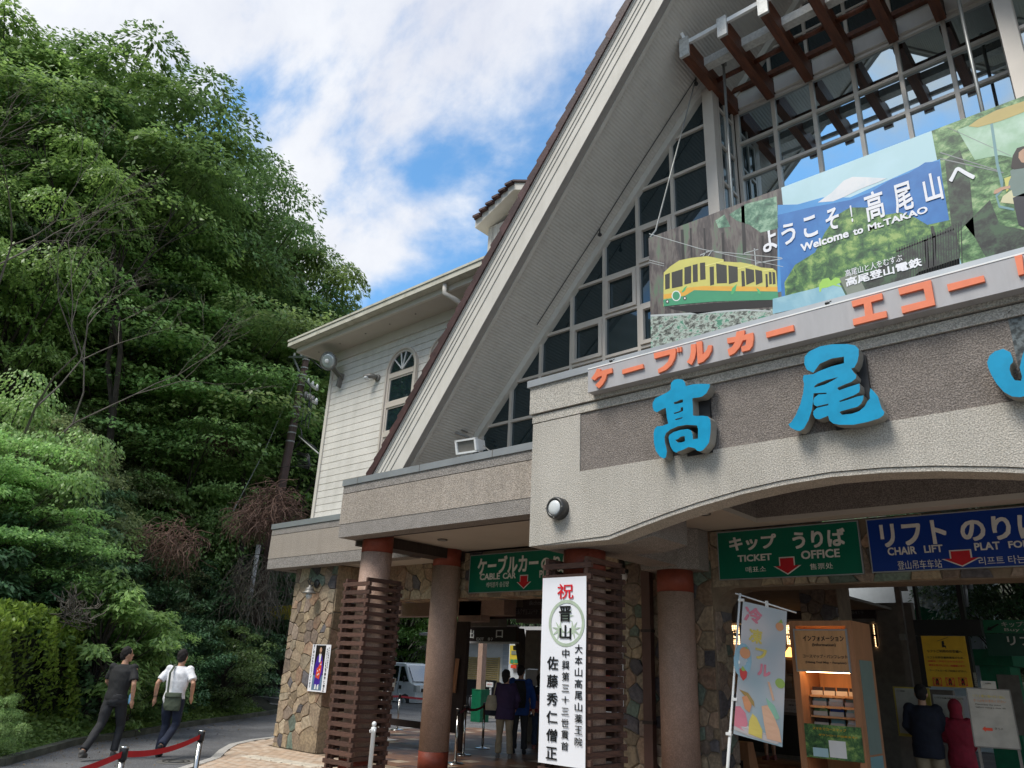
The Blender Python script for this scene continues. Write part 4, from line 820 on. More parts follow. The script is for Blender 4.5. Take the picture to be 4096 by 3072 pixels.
t = signboard('green cable car sign partly hidden by the slatted column', -9.71, -6.95, 2.86, 3.50, 'sgreen'); y = YS-.003
LT('ケーブルカー', Z2(1293, 468), Z2(1632, 545), y, 'swhite', t, .035); LT('のりば', Z2(1650, 462), Z2(1830, 525), y, 'swhite', t, .035)
LT('CABLE', Z2(1303, 560), Z2(1415, 590), y, 'swhite', t, .03); LT('CAR', Z2(1433, 555), Z2(1505, 585), y, 'swhite', t, .03); LT('PLATFORM', Z2(1640, 540), Z2(1830, 572), y, 'swhite', t, .03)
LT('케이블카 승강장', Z2(1338, 608), Z2(1465, 632), y, 'swhite', t, 0.0)
a = P(*Z2(1552, 565), y=y); b = P(*Z2(1552, 645), y=y); arrow(a.x, a.z, .32, a.z-b.z, y, t)
t = signboard('green ticket office sign above the right opening', -4.87, -2.99, 2.90, 3.53, 'sgreen')
LT('キップ', Z3(1295, 352), Z4(158, 415), y, 'swhite', t, .035); LT('うりば', Z4(242, 322), Z4(550, 400), y, 'swhite', t, .035)
LT('TICKET', Z3(1345, 455), Z4(130, 482), y, 'swhite', t, .03); LT('OFFICE', Z4(293, 430), Z4(517, 465), y, 'swhite', t, .03)
LT('매표소', Z3(1390, 520), Z4(97, 548), y, 'swhite', t); LT('售票处', Z4(343, 502), Z4(477, 530), y, 'swhite', t)
a = P(*Z4(212, 463), y=y); b = P(*Z4(212, 565), y=y); arrow(a.x, a.z, .37, a.z-b.z, y, t)
t = signboard('blue chair lift sign cut by the right edge of the picture', -2.87, -.15, 2.91, 3.53, 'sblue')
LT('リフト', Z4(735, 280), Z4(1128, 388), y, 'swhite', t, .035); LT('のりば', Z4(1185, 245), Z4(1700, 350), y, 'swhite', t, .035)
LT('CHAIR', Z4(782, 412), Z4(950, 447), y, 'swhite', t, .03); LT('LIFT', Z4(988, 400), Z4(1100, 435), y, 'swhite', t, .03); LT('PLAT', Z4(1272, 385), Z4(1425, 420), y, 'swhite', t, .03); LT('FORM', Z4(1465, 375), Z4(1640, 405), y, 'swhite', t, .03)
LT('登山吊车车站', Z4(838, 487), Z4(1095, 525), y, 'swhite', t); LT('리프트 타는 곳', Z4(1297, 465), Z4(1640, 495), y, 'swhite', t)
a = P(*Z4(1193, 423), y=y); b = P(*Z4(1193, 520), y=y); arrow(a.x, a.z, .40, a.z-b.z, y, t)
# white celebration banner on the lattice
yb = 7.0; t = thing('celebration_banner', 'tall white cloth banner with red and black brush lettering on the slatted column', 'banner', (-5.42, yb, .7))
n = 14; mb = MB(); v = []
for j in range(n+1):
    for i in range(9):
        x = -5.73+.63*i/8; z = .70+1.945*j/n; mb.v.append((x, yb+.003*math.sin(i*1.1+j*.5)*(1-j/n)+.003*(i/8)*math.sin(j*.7), z))
for j in range(n):
    for i in range(8): mb.f.append((j*9+i, j*9+i+1, j*9+i+10, j*9+i+9)); mb.mi.append(0)
mb.build('cloth', 'paper', t, True)
y = yb-.0085
LT('祝', Z3(325, 618), Z3(415, 700), y, 'inkred', t, .012)
M['crest'] = mat('crest_pale_green', (.42, .50, .38), .6)
cc_ = P(*Z3(375, 838), y=y+.004); 
def ringp(rx, rz, w, n=36):
    o_ = [(cc_.x+rx*math.cos(2*math.pi*k/n), cc_.z+rz*math.sin(2*math.pi*k/n)) for k in range(n)]; i_ = [(cc_.x+(rx-w)*math.cos(2*math.pi*k/n), cc_.z+(rz-w)*math.sin(2*math.pi*k/n)) for k in range(n)]; return [o_, i_]
MB().poly(ringp(.252, .252, .035), lambda a, b, d: (a, y+.004+d, b), .001).build('crest_ring', 'crest', t)
def maple(cx, cz, r, rot):
    pts = []
    for k in range(7):
        a = rot+R(90+(k-3)*42); L_ = r*(1-.07*abs(k-3))
        pts += [(cx+L_*.55*math.cos(a-R(9)), cz+L_*.55*math.sin(a-R(9))), (cx+L_*math.cos(a), cz+L_*math.sin(a)), (cx+L_*.55*math.cos(a+R(9)), cz+L_*.55*math.sin(a+R(9))), (cx+r*.28*math.cos(a+R(21)), cz+r*.28*math.sin(a+R(21)))]
    return pts
for dx, dz, ro in ((0, .07, 0), (-.09, -.07, R(120)), (.09, -.07, R(240))): MB().poly([maple(cc_.x+dx, cc_.z+dz, .125, ro)], lambda a, b, d: (a, y+.005+d, b), .001).build('crest_leaf', 'crest', t)
LT('晋', Z3(335, 742), Z3(402, 830), y, 'ink', t, .018); LT('山', Z3(338, 850), Z3(402, 930), y, 'ink', t, .018)
def vcol(txt, u0, v0, u1, v1, w, hh, y, m, t, bold=.008, tf=Z3):
    n = len(txt)
    for i, ch in enumerate(txt):
        f_ = i/(n-1); cx, cy = u0+(u1-u0)*f_, v0+(v1-v0)*f_; k = .42 if ch in '三十' else .5
        LT(ch, tf(cx-w/2, cy-hh*k), tf(cx+w/2, cy+hh*k), y, m, t, bold)
vcol('大本山髙尾山薬王院', 445, 985, 443, 1510, 42, 52, y, 'ink', t); vcol('中興第三十三世貫首', 372, 1010, 366, 1535, 40, 52, y, 'ink', t); vcol('佐藤秀仁僧正', 298, 1065, 291, 1575, 60, 78, y, 'ink', t, .014)
# ---- printed congratulation posters (a priest in purple robes on a dark ground)
M['pk'] = mat('poster_dark', (.015, .012, .012), .4); M['pblue'] = mat('poster_ground_blue', (.12, .20, .30), .5); M['purple'] = mat('print_purple', (.055, .02, .28), .5); M['pskin'] = mat('print_skin', (.50, .30, .20), .5); M['pred'] = mat('print_red', (.68, .07, .03), .5)
def poster(label, x0, x1, z0, z1, y, flip=False):
    t = thing('poster', label, 'poster', ((x0+x1)/2, y, z0), 'congratulation posters of a priest'); W, Hh = x1-x0, z1-z0
    box('sheet', x0, x1, y, y+.006, z0, z1, 'paper', t)
    f = lambda a, b: (x0+a*W, z0+b*Hh)
    def pp(nm, m, pts, k): MB().poly([[f(a, b) for a, b in pts]], lambda a, b, d: (a, y-.001-k*.0012+d, b), .0008).build(nm, m, t)
    pp('photo', 'pk', [(.20, .35), (.74, .35), (.74, .985), (.20, .985)], 0); pp('photo', 'pblue', [(.20, .03), (.74, .03), (.74, .35), (.20, .35)], 0)
    pp('robe', 'purple', [(.30, .16), (.36, .10), (.62, .12), (.64, .30), (.72, .40), (.66, .62), (.58, .76), (.52, .80), (.44, .80), (.34, .74), (.25, .55), (.22, .40), (.33, .33)], 1)
    pp('robe_front', 'white', [(.42, .80), (.54, .80), (.53, .62), (.45, .62)], 2); pp('robe_sash', 'pred', [(.36, .30), (.56, .26), (.62, .45), (.60, .66), (.52, .60), (.45, .52), (.38, .48)], 2)
    for a, b in ((.42, .42), (.50, .36), (.44, .34), (.52, .45), (.56, .56)): pp('robe_check', 'white', [(a, b), (a+.04, b), (a+.04, b+.03), (a, b+.03)], 3)
    pp('feet', 'white', [(.36, .05), (.44, .05), (.44, .14), (.38, .16)], 2); pp('feet', 'white', [(.50, .05), (.58, .05), (.58, .16), (.50, .14)], 2)
    head = [(.48+.065*math.cos(k*.5236), .88+.062*math.sin(k*.5236)) for k in range(12)]; pp('face', 'pskin', head, 2); pp('neck', 'pskin', [(.45, .79), (.51, .79), (.51, .84), (.45, .84)], 2)
    yy = y-.003
    for tx, cx, zt, zb, wd in (('大本山高尾山薬王院', .92, .93, .52, .05), ('中興第三十三世貫首', .83, .90, .50, .05), ('佐藤秀仁僧正', .86, .46, .05, .085), ('祝ご晋山おめでとうございます', .10, .97, .10, .07)):
        for i, ch in enumerate(tx):
            c0, c1 = f(cx, zt-(zt-zb)*i/(len(tx)-1)); h2 = (zt-zb)*Hh/(len(tx)-1)*.40
            lettering(ch, c0-wd*W*.6, c0+wd*W*.6, c1-h2, c1+h2, yy, 'ink', t, .01, thick=.0005)
    return t
poster('congratulation poster on the stone pier below the lantern', -13.24, -12.64, 1.06, 1.91, 9.10)
poster('congratulation poster on the stone wall behind the slatted column', -7.05, -6.47, 1.10, 2.02, 9.80)
# ================================================================ printed welcome banner
yb = 6.93; BN = thing('printed_banner', 'wide printed banner with yellow train, mountain view and chairlift photographs', 'banner', (-2.4, yb, 5.1))
def imgmat(name, cols, scale, det=8, rough=.6, st=None):
    m = bpy.data.materials.new(name); m.use_nodes = True; N = m.node_tree.nodes; L = m.node_tree.links; b = N['Principled BSDF']; b.inputs['Roughness'].default_value = .45
    t_ = N.new('ShaderNodeTexCoord'); mp_ = N.new('ShaderNodeMapping'); mp_.inputs['Scale'].default_value = st or (1, 1, 1); L.new(t_.outputs['Object'], mp_.inputs['Vector'])
    n = N.new('ShaderNodeTexNoise'); n.inputs['Scale'].default_value = scale; n.inputs['Detail'].default_value = det; n.inputs['Roughness'].default_value = rough; n.inputs['Distortion'].default_value = .4; L.new(mp_.outputs['Vector'], n.inputs['Vector'])
    r = N.new('ShaderNodeValToRGB'); e = r.color_ramp.elements
    for i, (p_, c_) in enumerate(cols):
        q = e[i] if i < 2 else e.new(p_); q.position = p_; q.color = (*c_, 1)
    v = N.new('ShaderNodeTexVoronoi'); v.inputs['Scale'].default_value = scale*7; L.new(mp_.outputs['Vector'], v.inputs['Vector']); n2 = N.new('ShaderNodeTexNoise'); n2.inputs['Scale'].default_value = scale*.45; n2.inputs['Detail'].default_value = 2; L.new(mp_.outputs['Vector'], n2.inputs['Vector'])
    ad = N.new('ShaderNodeMath'); ad.operation = 'MULTIPLY_ADD'; L.new(v.outputs['Distance'], ad.inputs[0]); ad.inputs[1].default_value = .10 if rough == .6 and det == 8 and scale > 3.5 else .0; L.new(n.outputs['Fac'], ad.inputs[2])
    ad2 = N.new('ShaderNodeMath'); ad2.operation = 'MULTIPLY_ADD'; L.new(n2.outputs['Fac'], ad2.inputs[0]); ad2.inputs[1].default_value = .35; L.new(ad.outputs[0], ad2.inputs[2]); ad3 = N.new('ShaderNodeMath'); ad3.operation = 'SUBTRACT'; L.new(ad2.outputs[0], ad3.inputs[0]); ad3.inputs[1].default_value = .20
    L.new(ad3.outputs[0], r.inputs['Fac']); L.new(r.outputs['Color'], b.inputs['Base Color']); M[name] = m
imgmat('print_woods', [(.35, (.025, .022, .025)), (.48, (.07, .055, .055)), (.58, (.14, .12, .11)), (.68, (.10, .16, .10))], 4, st=(2.5, 1, .5))
imgmat('print_conifer', [(.35, (.03, .09, .06)), (.5, (.08, .20, .13)), (.62, (.25, .40, .28))], 9); imgmat('print_rocks', [(.38, (.03, .035, .03)), (.5, (.20, .22, .19)), (.56, (.45, .50, .45)), (.66, (.06, .22, .14))], 14, st=(1, 1, 1.6))
imgmat('print_bush', [(.36, (.01, .045, .02)), (.5, (.05, .14, .045)), (.60, (.14, .27, .07)), (.68, (.30, .42, .13))], 10); imgmat('print_forest', [(.36, (.015, .05, .02)), (.48, (.06, .14, .05)), (.56, (.13, .26, .10)), (.66, (.32, .44, .22))], 8, st=(1, 1, 1.5))
imgmat('print_darkwood', [(.4, (.012, .014, .012)), (.52, (.035, .05, .035)), (.62, (.05, .10, .05))], 8); imgmat('print_sky', [(.4, (.42, .62, .68)), (.6, (.48, .68, .76))], 1.2)
imgmat('print_mtn_far', [(.4, (.05, .25, .58)), (.6, (.07, .31, .66))], 2); imgmat('print_mtn', [(.4, (.02, .14, .42)), (.6, (.035, .19, .50))], 3); imgmat('print_snow', [(.4, (.62, .66, .70)), (.6, (.72, .72, .74))], 4)
imgmat('print_pavilion', [(.4, (.22, .42, .52)), (.6, (.35, .55, .62))], 3)
for n_, c_ in dict(pyellow=(.58, .54, .14), ppale=(.72, .68, .22), pgreen=(.05, .29, .15), porange=(.72, .38, .05), pwin=(.035, .035, .03), pline=(.45, .48, .48), prail=(.25, .26, .27), pplaid=(.16, .22, .20), ptrous=(.02, .02, .03), phair=(.02, .012, .01), pcanopy=(.46, .36, .12), ppole=(.16, .30, .32), pcream=(.62, .58, .36), pleaf=(.08, .42, .16), plime=(.34, .60, .10), pstone=(.20, .22, .18), psnowline=(.70, .70, .68), pfence=(.02, .02, .022)).items(): M[n_] = mat('print_'+n_, c_, .45, var=.05)
def BP(nm, m, pts, k, tf=None, y=None):
    yy = (y or yb)-.0006*k-.0006; l = [(lambda p: (p.x, p.z))(P(*(tf(*q) if tf else q), y=yb)) for q in pts]; return MB().poly([l], lambda a, b, d: (a, yy+d, b), .001).build(nm, m, BN)
xt0, xt1, xt2 = P(2598, 1100, y=yb).x, P(3140, 900, y=yb).x, P(3760, 700, y=yb).x; zt, zbb = 6.64, 5.0
x_end = .1
MB().box(xt0, x_end, yb+.002, yb+.012, zbb, zt).build('cloth', 'paper', BN, recalc=False)
def rectp(nm, m, x0, x1, z0, z1, k): return MB().box(x0, x1, yb-.0003*k, yb-.0003*k+.001, z0, z1).build(nm, m, BN, recalc=False)
rectp('photo_woods', 'print_woods', xt0, xt1, zbb, zt, 0); rectp('photo_sky', 'print_sky', xt1, xt2, zbb, zt, 0); rectp('photo_forest', 'print_forest', xt2, x_end, zbb, zt, 0)
BP('photo_rocks', 'print_rocks', [(170, 1440), (480, 1405), (1000, 1385), (1090, 1440), (1090, 1700), (175, 1800)], 1, T5)
BP('photo_trees', 'print_conifer', [(690, 760), (800, 690), (1005, 640), (1020, 850), (900, 880), (830, 830), (740, 800)], 1, T5); BP('photo_trees', 'print_conifer', [(600, 800), (660, 760), (700, 840), (620, 850)], 1, T5)
# tree trunks and wires in the train photograph
for a, b, w_ in ((370, 860, 18), (430, 850, 10), (520, 850, 12), (640, 880, 16), (770, 700, 22), (905, 900, 14), (960, 900, 12)): BP('photo_trunk', 'pk', [(a, b), (a+w_, b), (a+w_+14, b+330), (a+12, b+330)], 1, T5)
for l in ([(160, 885), (500, 985), (1050, 1105), (1050, 1108), (500, 989), (160, 889)], [(160, 1060), (260, 1085), (260, 1088), (160, 1063)], [(160, 1075), (260, 1100), (260, 1103), (160, 1078)], [(560, 1000), (1040, 1045), (1040, 1049), (560, 1004)], [(790, 1015), (885, 988), (885, 993), (790, 1020)], [(855, 985), (862, 985), (872, 1100), (865, 1100)], [(870, 1080), (1045, 1050), (1045, 1055), (870, 1086)]): BP('photo_wire', 'pline', l, 2, T5)
BP('photo_rail', 'pline', [(170, 1425), (500, 1408), (800, 1388), (970, 1398), (970, 1406), (800, 1398), (500, 1420), (170, 1438)], 2, T5)
BP('train_underframe', 'pk', [(290, 1375), (600, 1345), (1010, 1325), (1000, 1370), (620, 1400), (480, 1420), (300, 1385)], 2, T5)
BP('train_body', 'pyellow', [(258, 1145), (300, 1105), (360, 1065), (440, 1048), (545, 1036), (655, 1058), (655, 1072), (750, 1078), (762, 1076), (845, 1092), (905, 1112), (980, 1118), (1003, 1135), (1018, 1325), (600, 1335), (395, 1352), (255, 1370)], 3, T5)
BP('train_skirt', 'pgreen', [(255, 1325), (400, 1300), (460, 1262), (700, 1268), (1015, 1272), (1018, 1325), (600, 1337), (395, 1354), (257, 1370)], 4, T5); BP('train_stripe', 'porange', [(257, 1290), (330, 1280), (420, 1245), (520, 1235), (1012, 1240), (1013, 1270), (700, 1268), (460, 1262), (400, 1298), (257, 1320)], 5, T5)
for l in ([(266, 1160), (298, 1148), (298, 1250), (268, 1258)], [(310, 1145), (383, 1122), (383, 1235), (312, 1250)], [(395, 1112), (440, 1100), (440, 1215), (395, 1225)], [(450, 1095), (482, 1088), (484, 1205), (452, 1210)], [(498, 1082), (532, 1078), (536, 1190), (500, 1195)], [(562, 1108), (590, 1105), (592, 1225), (566, 1232)], [(605, 1085), (675, 1098), (678, 1215), (610, 1218)], [(686, 1098), (748, 1108), (750, 1205), (690, 1222)], [(772, 1135), (792, 1135), (798, 1235), (776, 1240)], [(800, 1115), (856, 1128), (860, 1205), (806, 1228)], [(864, 1125), (910, 1135), (914, 1210), (870, 1228)], [(932, 1155), (946, 1155), (950, 1240), (936, 1245)], [(954, 1140), (972, 1142), (976, 1220), (958, 1225)], [(978, 1140), (996, 1145), (1000, 1220), (982, 1225)]): BP('train_window', 'pwin', l, 5, T5)
for l in ([(530, 1098), (655, 1066), (655, 1074), (536, 1104)], [(748, 1118), (845, 1094), (845, 1100), (750, 1124)], [(905, 1135), (985, 1120), (985, 1127), (905, 1141)]): BP('train_roof_line', 'ppale', l, 5, T5)
for cx, cy, r_, m_ in ((341, 1300, 32, 'white'), (341, 1300, 26, 'pgreen'), (341, 1300, 17, 'ppale'), (282, 1338, 12, 'pwin'), (398, 1316, 12, 'pwin'), (282, 1338, 6, 'white'), (398, 1316, 6, 'white')): BP('train_lamp', m_, [(cx+r_*.95*math.cos(k*.4488), cy+r_*1.1*math.sin(k*.4488)) for k in range(14)], 6 if r_ != 26 else 7, T5).location.y -= .00002*(32-r_)
for l in ([(375, 1275), (395, 1245), (410, 1235), (402, 1262), (385, 1278)], [(703, 1290), (712, 1250), (742, 1222), (735, 1265), (715, 1290)], [(885, 1285), (872, 1245), (895, 1262), (902, 1290)]): BP('train_leaf', 'pleaf', l, 6, T5)
for l in ([(498, 1028), (560, 1000), (588, 995), (588, 1000), (562, 1006), (500, 1034)], [(515, 1038), (540, 1004), (546, 1004), (522, 1038)], [(550, 1036), (575, 1000), (581, 1000), (556, 1036)]): BP('train_pantograph', 'pline', l, 6, T5)
# middle photograph: snowy peak and blue ridges
BP('photo_far_ridge', 'print_mtn_far', [(3110, 1170), (3111, 800+20), (3190, 818), (3290, 790), (3400, 790), (3500, 745), (3600, 700), (3690, 660), (3760, 637), (3790, 900), (3400, 1100)], 1)
BP('photo_snow_peak', 'print_snow', [(118, 680), (210, 615), (290, 535), (350, 510), (430, 512), (575, 520), (520, 545), (440, 575), (380, 600), (300, 640), (220, 672)], 2, U5)
BP('photo_ridge', 'print_mtn', [(3110, 830+30), (3240, 830), (3400, 790+10), (3480, 770), (3560, 720), (3640, 690), (3700, 650), (3757, 645), (3800, 900), (3700, 1050), (3300, 1150), (3130, 1250)], 1).location.y -= .0003
BP('photo_bushes', 'print_bush', [(3138, 1130), (3180, 1060), (3260, 1010), (3300, 930), (3350, 860), (3400, 830), (3480, 830), (3540, 860), (3600, 850), (3660, 870), (3710, 900), (3800, 880), (3830, 1100), (3820, 1200), (3150, 1330)], 3)
BP('photo_shade', 'print_darkwood', [(3146, 1220), (3300, 1150), (3500, 1080), (3620, 1000), (3720, 960), (3825, 890), (3850, 1180), (3150, 1330)], 4)
for k in range(26):
    a = 640+k*17; BP('photo_fence', 'pfence', [(a, 985-k*7.0), (a+5, 984-k*7.0), (a+14, 1215-k*3.5), (a+9, 1216-k*3.5)], 5, U5)
BP('photo_fence', 'pfence', [(640, 1000), (1025, 850), (1025, 862), (640, 1012)], 5, U5); BP('photo_fence', 'pfence', [(865, 840), (885, 835), (905, 920), (900, 1100), (878, 1105), (880, 940)], 5, U5); BP('photo_fence', 'pfence', [(820, 930), (845, 925), (865, 1110), (840, 1115)], 5, U5)
BP('photo_roofs', 'print_pavilion', [(-180, 1320), (100, 1250), (200, 1215), (262, 1215), (310, 1310), (-180, 1420)], 5, U5); BP('photo_roofs', 'print_pavilion', [(740, 1190), (790, 1140), (1060, 1050), (1075, 1100), (900, 1160)], 4, U5)
BP('photo_rock', 'pstone', [(262, 1185), (350, 1150), (380, 1150), (440, 1270), (320, 1300)], 6, U5)
BP('emblem', 'plime', [(130, 1275), (125, 1230), (150, 1190), (190, 1180), (205, 1200), (235, 1178), (262, 1182), (275, 1210), (240, 1225), (275, 1235), (275, 1242), (220, 1230), (180, 1245), (145, 1250), (140, 1272)], 6, U5)
# right photograph: chairlift rider
imgmat('print_haze', [(.4, (.30, .48, .32)), (.6, (.46, .62, .50))], 3); BP('photo_haze', 'print_haze', [(3830, 520), (3960, 470), (4300, 380), (4300, 700), (4096, 640), (4000, 620), (3900, 640)], 1); BP('photo_shade', 'print_darkwood', [(3780, 640), (3840, 600), (3880, 720), (3900, 950), (3960, 1060), (4200, 1000), (4200, 940), (4000, 900), (3960, 800), (3860, 900), (3810, 950)], 1).location.y -= .0003
for l in ([(930, 345), (1330, 470), (1330, 476), (930, 352)], [(930, 385), (1350, 480), (1350, 486), (930, 392)], [(980, 180), (1400, 370), (1400, 374), (980, 184)]): BP('photo_wire', 'prail', l, 2, U5)
BP('chair_canopy', 'pcanopy', [(1118, 175), (1180, 130), (1300, 70), (1480, 10), (1700, -40), (1700, 30), (1486, 80), (1330, 140), (1180, 182)], 3, U5)
BP('chair_pole', 'ppole', [(1262, 160), (1280, 155), (1300, 290), (1320, 430), (1350, 540), (1345, 600), (1310, 640), (1328, 700), (1420, 720), (1420, 735), (1320, 715), (1295, 635), (1335, 580), (1300, 430), (1280, 290)], 3, U5)
BP('chair_seat', 'pcream', [(1330, 680), (1345, 640), (1400, 600), (1480, 585), (1600, 560), (1600, 680), (1420, 690)], 3, U5); BP('chair_seat', 'pyellow', [(1355, 520), (1400, 505), (1420, 560), (1370, 610)], 3, U5)
BP('rider_trousers', 'ptrous', [(1412, 650), (1480, 620), (1650, 600), (1650, 800), (1520, 860), (1450, 830), (1425, 720)], 4, U5); BP('rider_shirt', 'pplaid', [(1395, 470), (1440, 445), (1520, 430), (1640, 440), (1640, 600), (1500, 640), (1415, 640), (1405, 600), (1380, 590), (1385, 545), (1400, 510)], 4, U5)
BP('rider_arm', 'pskin', [(1395, 568), (1330, 580), (1290, 600), (1285, 625), (1310, 620), (1345, 598), (1395, 585)], 5, U5); BP('rider_hair', 'phair', [(1400, 450), (1412, 370), (1440, 320), (1480, 308), (1560, 310), (1570, 440), (1470, 455), (1420, 462)], 5, U5); BP('rider_face', 'pskin', [(1452, 350), (1480, 325), (1520, 330), (1530, 380), (1510, 420), (1470, 415), (1450, 385)], 6, U5)
y = yb-.0065
def slant(txt, tl, br, m, bold=.0, y=y): return LT(txt, tl, br, y, m, BN, bold)
def wide(txt, pts, w_, h_, tf, bold):  # characters one by one along the line of the print
    for ch, (a, b) in zip(txt, pts): LT(ch, tf(a-w_/2, b-h_/2), tf(a+w_/2, b+h_/2), y, 'paper', BN, bold)
wide('ようこそ', [(960, 935), (1085, 888), (1230, 840)], 105, 105, T5, .022)
wide('そ', [(215, 790)], 105, 110, U5, .022); wide('！', [(342, 755)], 26, 105, U5, .02); wide('高尾山', [(495, 700), (685, 645), (880, 580)], 150, 145, U5, .022); LT('へ', U5(975, 470), U5(1165, 520), y, 'paper', BN, .022)
LT('Welcome', U5(2, 958), U5(325, 908), y, 'paper', BN, .035); LT('to', U5(350, 862), U5(422, 880), y, 'paper', BN, .035); LT('Mt.TAKAO', U5(448, 828), U5(850, 745), y, 'paper', BN, .035)
LT('高尾山と人をむすぶ', U5(298, 1130), U5(682, 1068), y, 'paper', BN, .004); LT('高尾登山電鉄', U5(300, 1184), U5(812, 1100), y, 'paper', BN, .03)
# tie clips on the banner edge
for i, q in enumerate(((ZA(950, 400)), U5(180, 1350))):
    c = P(*q, y=6.66); t = thing('knob', 'small dark ball knob on the top edge of the box sign, %s' % ('above the first letters' if i == 0 else 'below the green emblem'), 'knob', tuple(c)); MB().ell(tuple(c), (.022, .022, .018)).tube([c, c+Vector((.03, .03, .03))], .006, 5).build('knob_body', 'lampmetal', t, True)
# ================================================================ inside and behind the station
def pbox(name, tf, a, b, c, d, y, th, m, parent):  # box whose front face (plane y) spans two photo corners
    p = P(*tf(a, b), y=y); q = P(*tf(c, d), y=y); return box(name, min(p.x, q.x), max(p.x, q.x), y, y+th, min(p.z, q.z), max(p.z, q.z), m, parent)
t = thing('ground_floor_hall', 'dark ground floor passage with brown beams behind the hanging signs', 'passage', (-8, 13, 0)); HALL = t
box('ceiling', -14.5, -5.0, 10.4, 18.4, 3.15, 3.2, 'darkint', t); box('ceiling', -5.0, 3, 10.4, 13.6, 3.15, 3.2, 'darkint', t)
box('cross_beam', -17.0, -11.3, 12.5, 12.9, 2.70, 3.03, 'col_shaft', t); box('cross_beam', -11.9, -6.5, 13.6, 14.0, 2.62, 3.12, 'darkint', t)
pbox('upper_wall', H3, 78, 290, 245, 475, 12.5, .3, 'col_shaft', t); box('upper_wall', -13.2, -11.9, 13.0, 13.3, 2.5, 3.14, 'darkint', t)
pbox('timber_post', G5, 905, 515, 952, 1700, 12.0, .10, 'darkwood', t); q = P(*G5(940, 1600), y=12).x
box('timber_post', q-.10, q+.06, 12.02, 12.1, 0, .7, 'darkwood', t)
MB().bar(P(*G5(912, 925), y=11.9), P(*G5(870, 1300), y=11.9), .10, .02).build('leaning_plank', 'kiosk', t)
MB().bar(P(*H3(555, 540), y=15.5), P(*H3(600, 860), y=15.5), .22, .2).build('raking_strut', 'darkwood', t)
box('inner_pier', -7.3, -6.0, 10.4, 10.9, 0, 3.15, 'darkint', t)
pbox('wall_panel', H3, 612, 545, 715, 860, 15.0, .2, 'darkint', t); pbox('wall_panel', H3, 715, 550, 900, 1440, 14.8, .3, 'darkint', t)
pbox('notice_frame', H3, 610, 862, 715, 1000, 14.9, .05, 'sbox', t)
ct = thing('service_counter', 'dark counter with a small notice behind the waiting visitors', 'counter', (-12.2, 15, 0)); a = P(*H3(600, 1230), y=15); b = P(*H3(800, 1230), y=15)
box('body', a.x, b.x+.6, 15.0, 15.7, 0, a.z-.03, 'darkint', ct); box('top', a.x-.05, b.x+.65, 14.95, 15.75, a.z-.03, a.z+.02, 'darkwood', ct); pbox('notice', H3, 638, 1130, 682, 1215, 14.93, .01, 'white', ct)
# chocolate advertisement boards hanging in the passage
t = thing('advert_board', 'dark advertising board with faint white katakana under the ceiling', 'advertisement', (-11.2, 12.9, 2.8)); a = P(*H3(312, 330), y=12.9); b = P(*H3(770, 445), y=12.9)
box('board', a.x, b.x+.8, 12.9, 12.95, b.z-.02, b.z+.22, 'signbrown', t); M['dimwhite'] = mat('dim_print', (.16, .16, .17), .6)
box('board', P(*H3(590, 280), y=12.6).x, b.x+.8, 12.6, 12.65, P(*H3(760, 375), y=12.6).z, P(*H3(600, 280), y=12.6).z, 'signbrown', t)
LT('明治ミルクチョコレート', H3(485, 368), H3(708, 420), 12.89, 'dimwhite', t); LT('ilkchoco', H3(640, 308), H3(765, 342), 12.59, 'dimwhite', t)
# exit sign
t = thing('exit_sign', 'dark brown exit sign with white characters over the passage', 'sign', (-14, 15, 2.3)); a = P(*H3(118, 520), y=15); b = P(*H3(530, 640), y=15)
box('board', a.x-.02, b.x, 15.0, 15.12, b.z, a.z, 'signbrown', t); box('light_strip', a.x-.02, b.x, 14.99, 15.13, b.z-.05, b.z-.005, 'sbox', t); box('light_strip', a.x-.02, b.x+.02, 14.99, 15.13, a.z+.005, a.z+.04, 'sbox', t)
LT('出', H3(145, 542), H3(192, 612), 14.99, 'white', t, .02); LT('口', H3(373, 545), H3(425, 608), 14.99, 'white', t, .02); LT('EXIT', H3(215, 606), H3(272, 630), 14.99, 'white', t); LT('출구', H3(305, 605), H3(345, 630), 14.99, 'white', t)
for x in (a.x+.3, b.x-.3): box('hanger', x-.02, x+.02, 15.03, 15.08, a.z+.04, 3.14, 'darkwood', t)
# brown post with green foot
t = thing('painted_post', 'brown steel post with a green padded foot beside the fence', 'post', (-17.8, 18.8, 0))
box('post', -17.97, -17.77, 18.72, 18.92, 0, 3.9, 'col_shaft', t); box('green_foot', -18.05, -17.64, 18.62, 19.02, 0, .93, 'green', t); box('foot_cap', -18.06, -17.63, 18.61, 19.03, .932, .95, 'green', t)
# fence
fn_ = thing('railing', 'black iron railing behind the green-footed post', 'railing', (-18.5, 20.4, 0))
for z in (.62, .08): box('rail', -20.6, -16.2, 20.37, 20.42, z, z+.04, 'black', fn_)
for i in range(30): box('baluster', -20.55+i*.145, -20.53+i*.145, 20.385, 20.405, .12, .62, 'black', fn_)
box('kerb_wall', -21, -16, 20.55, 20.8, -.2, .12, 'kerb', fn_)
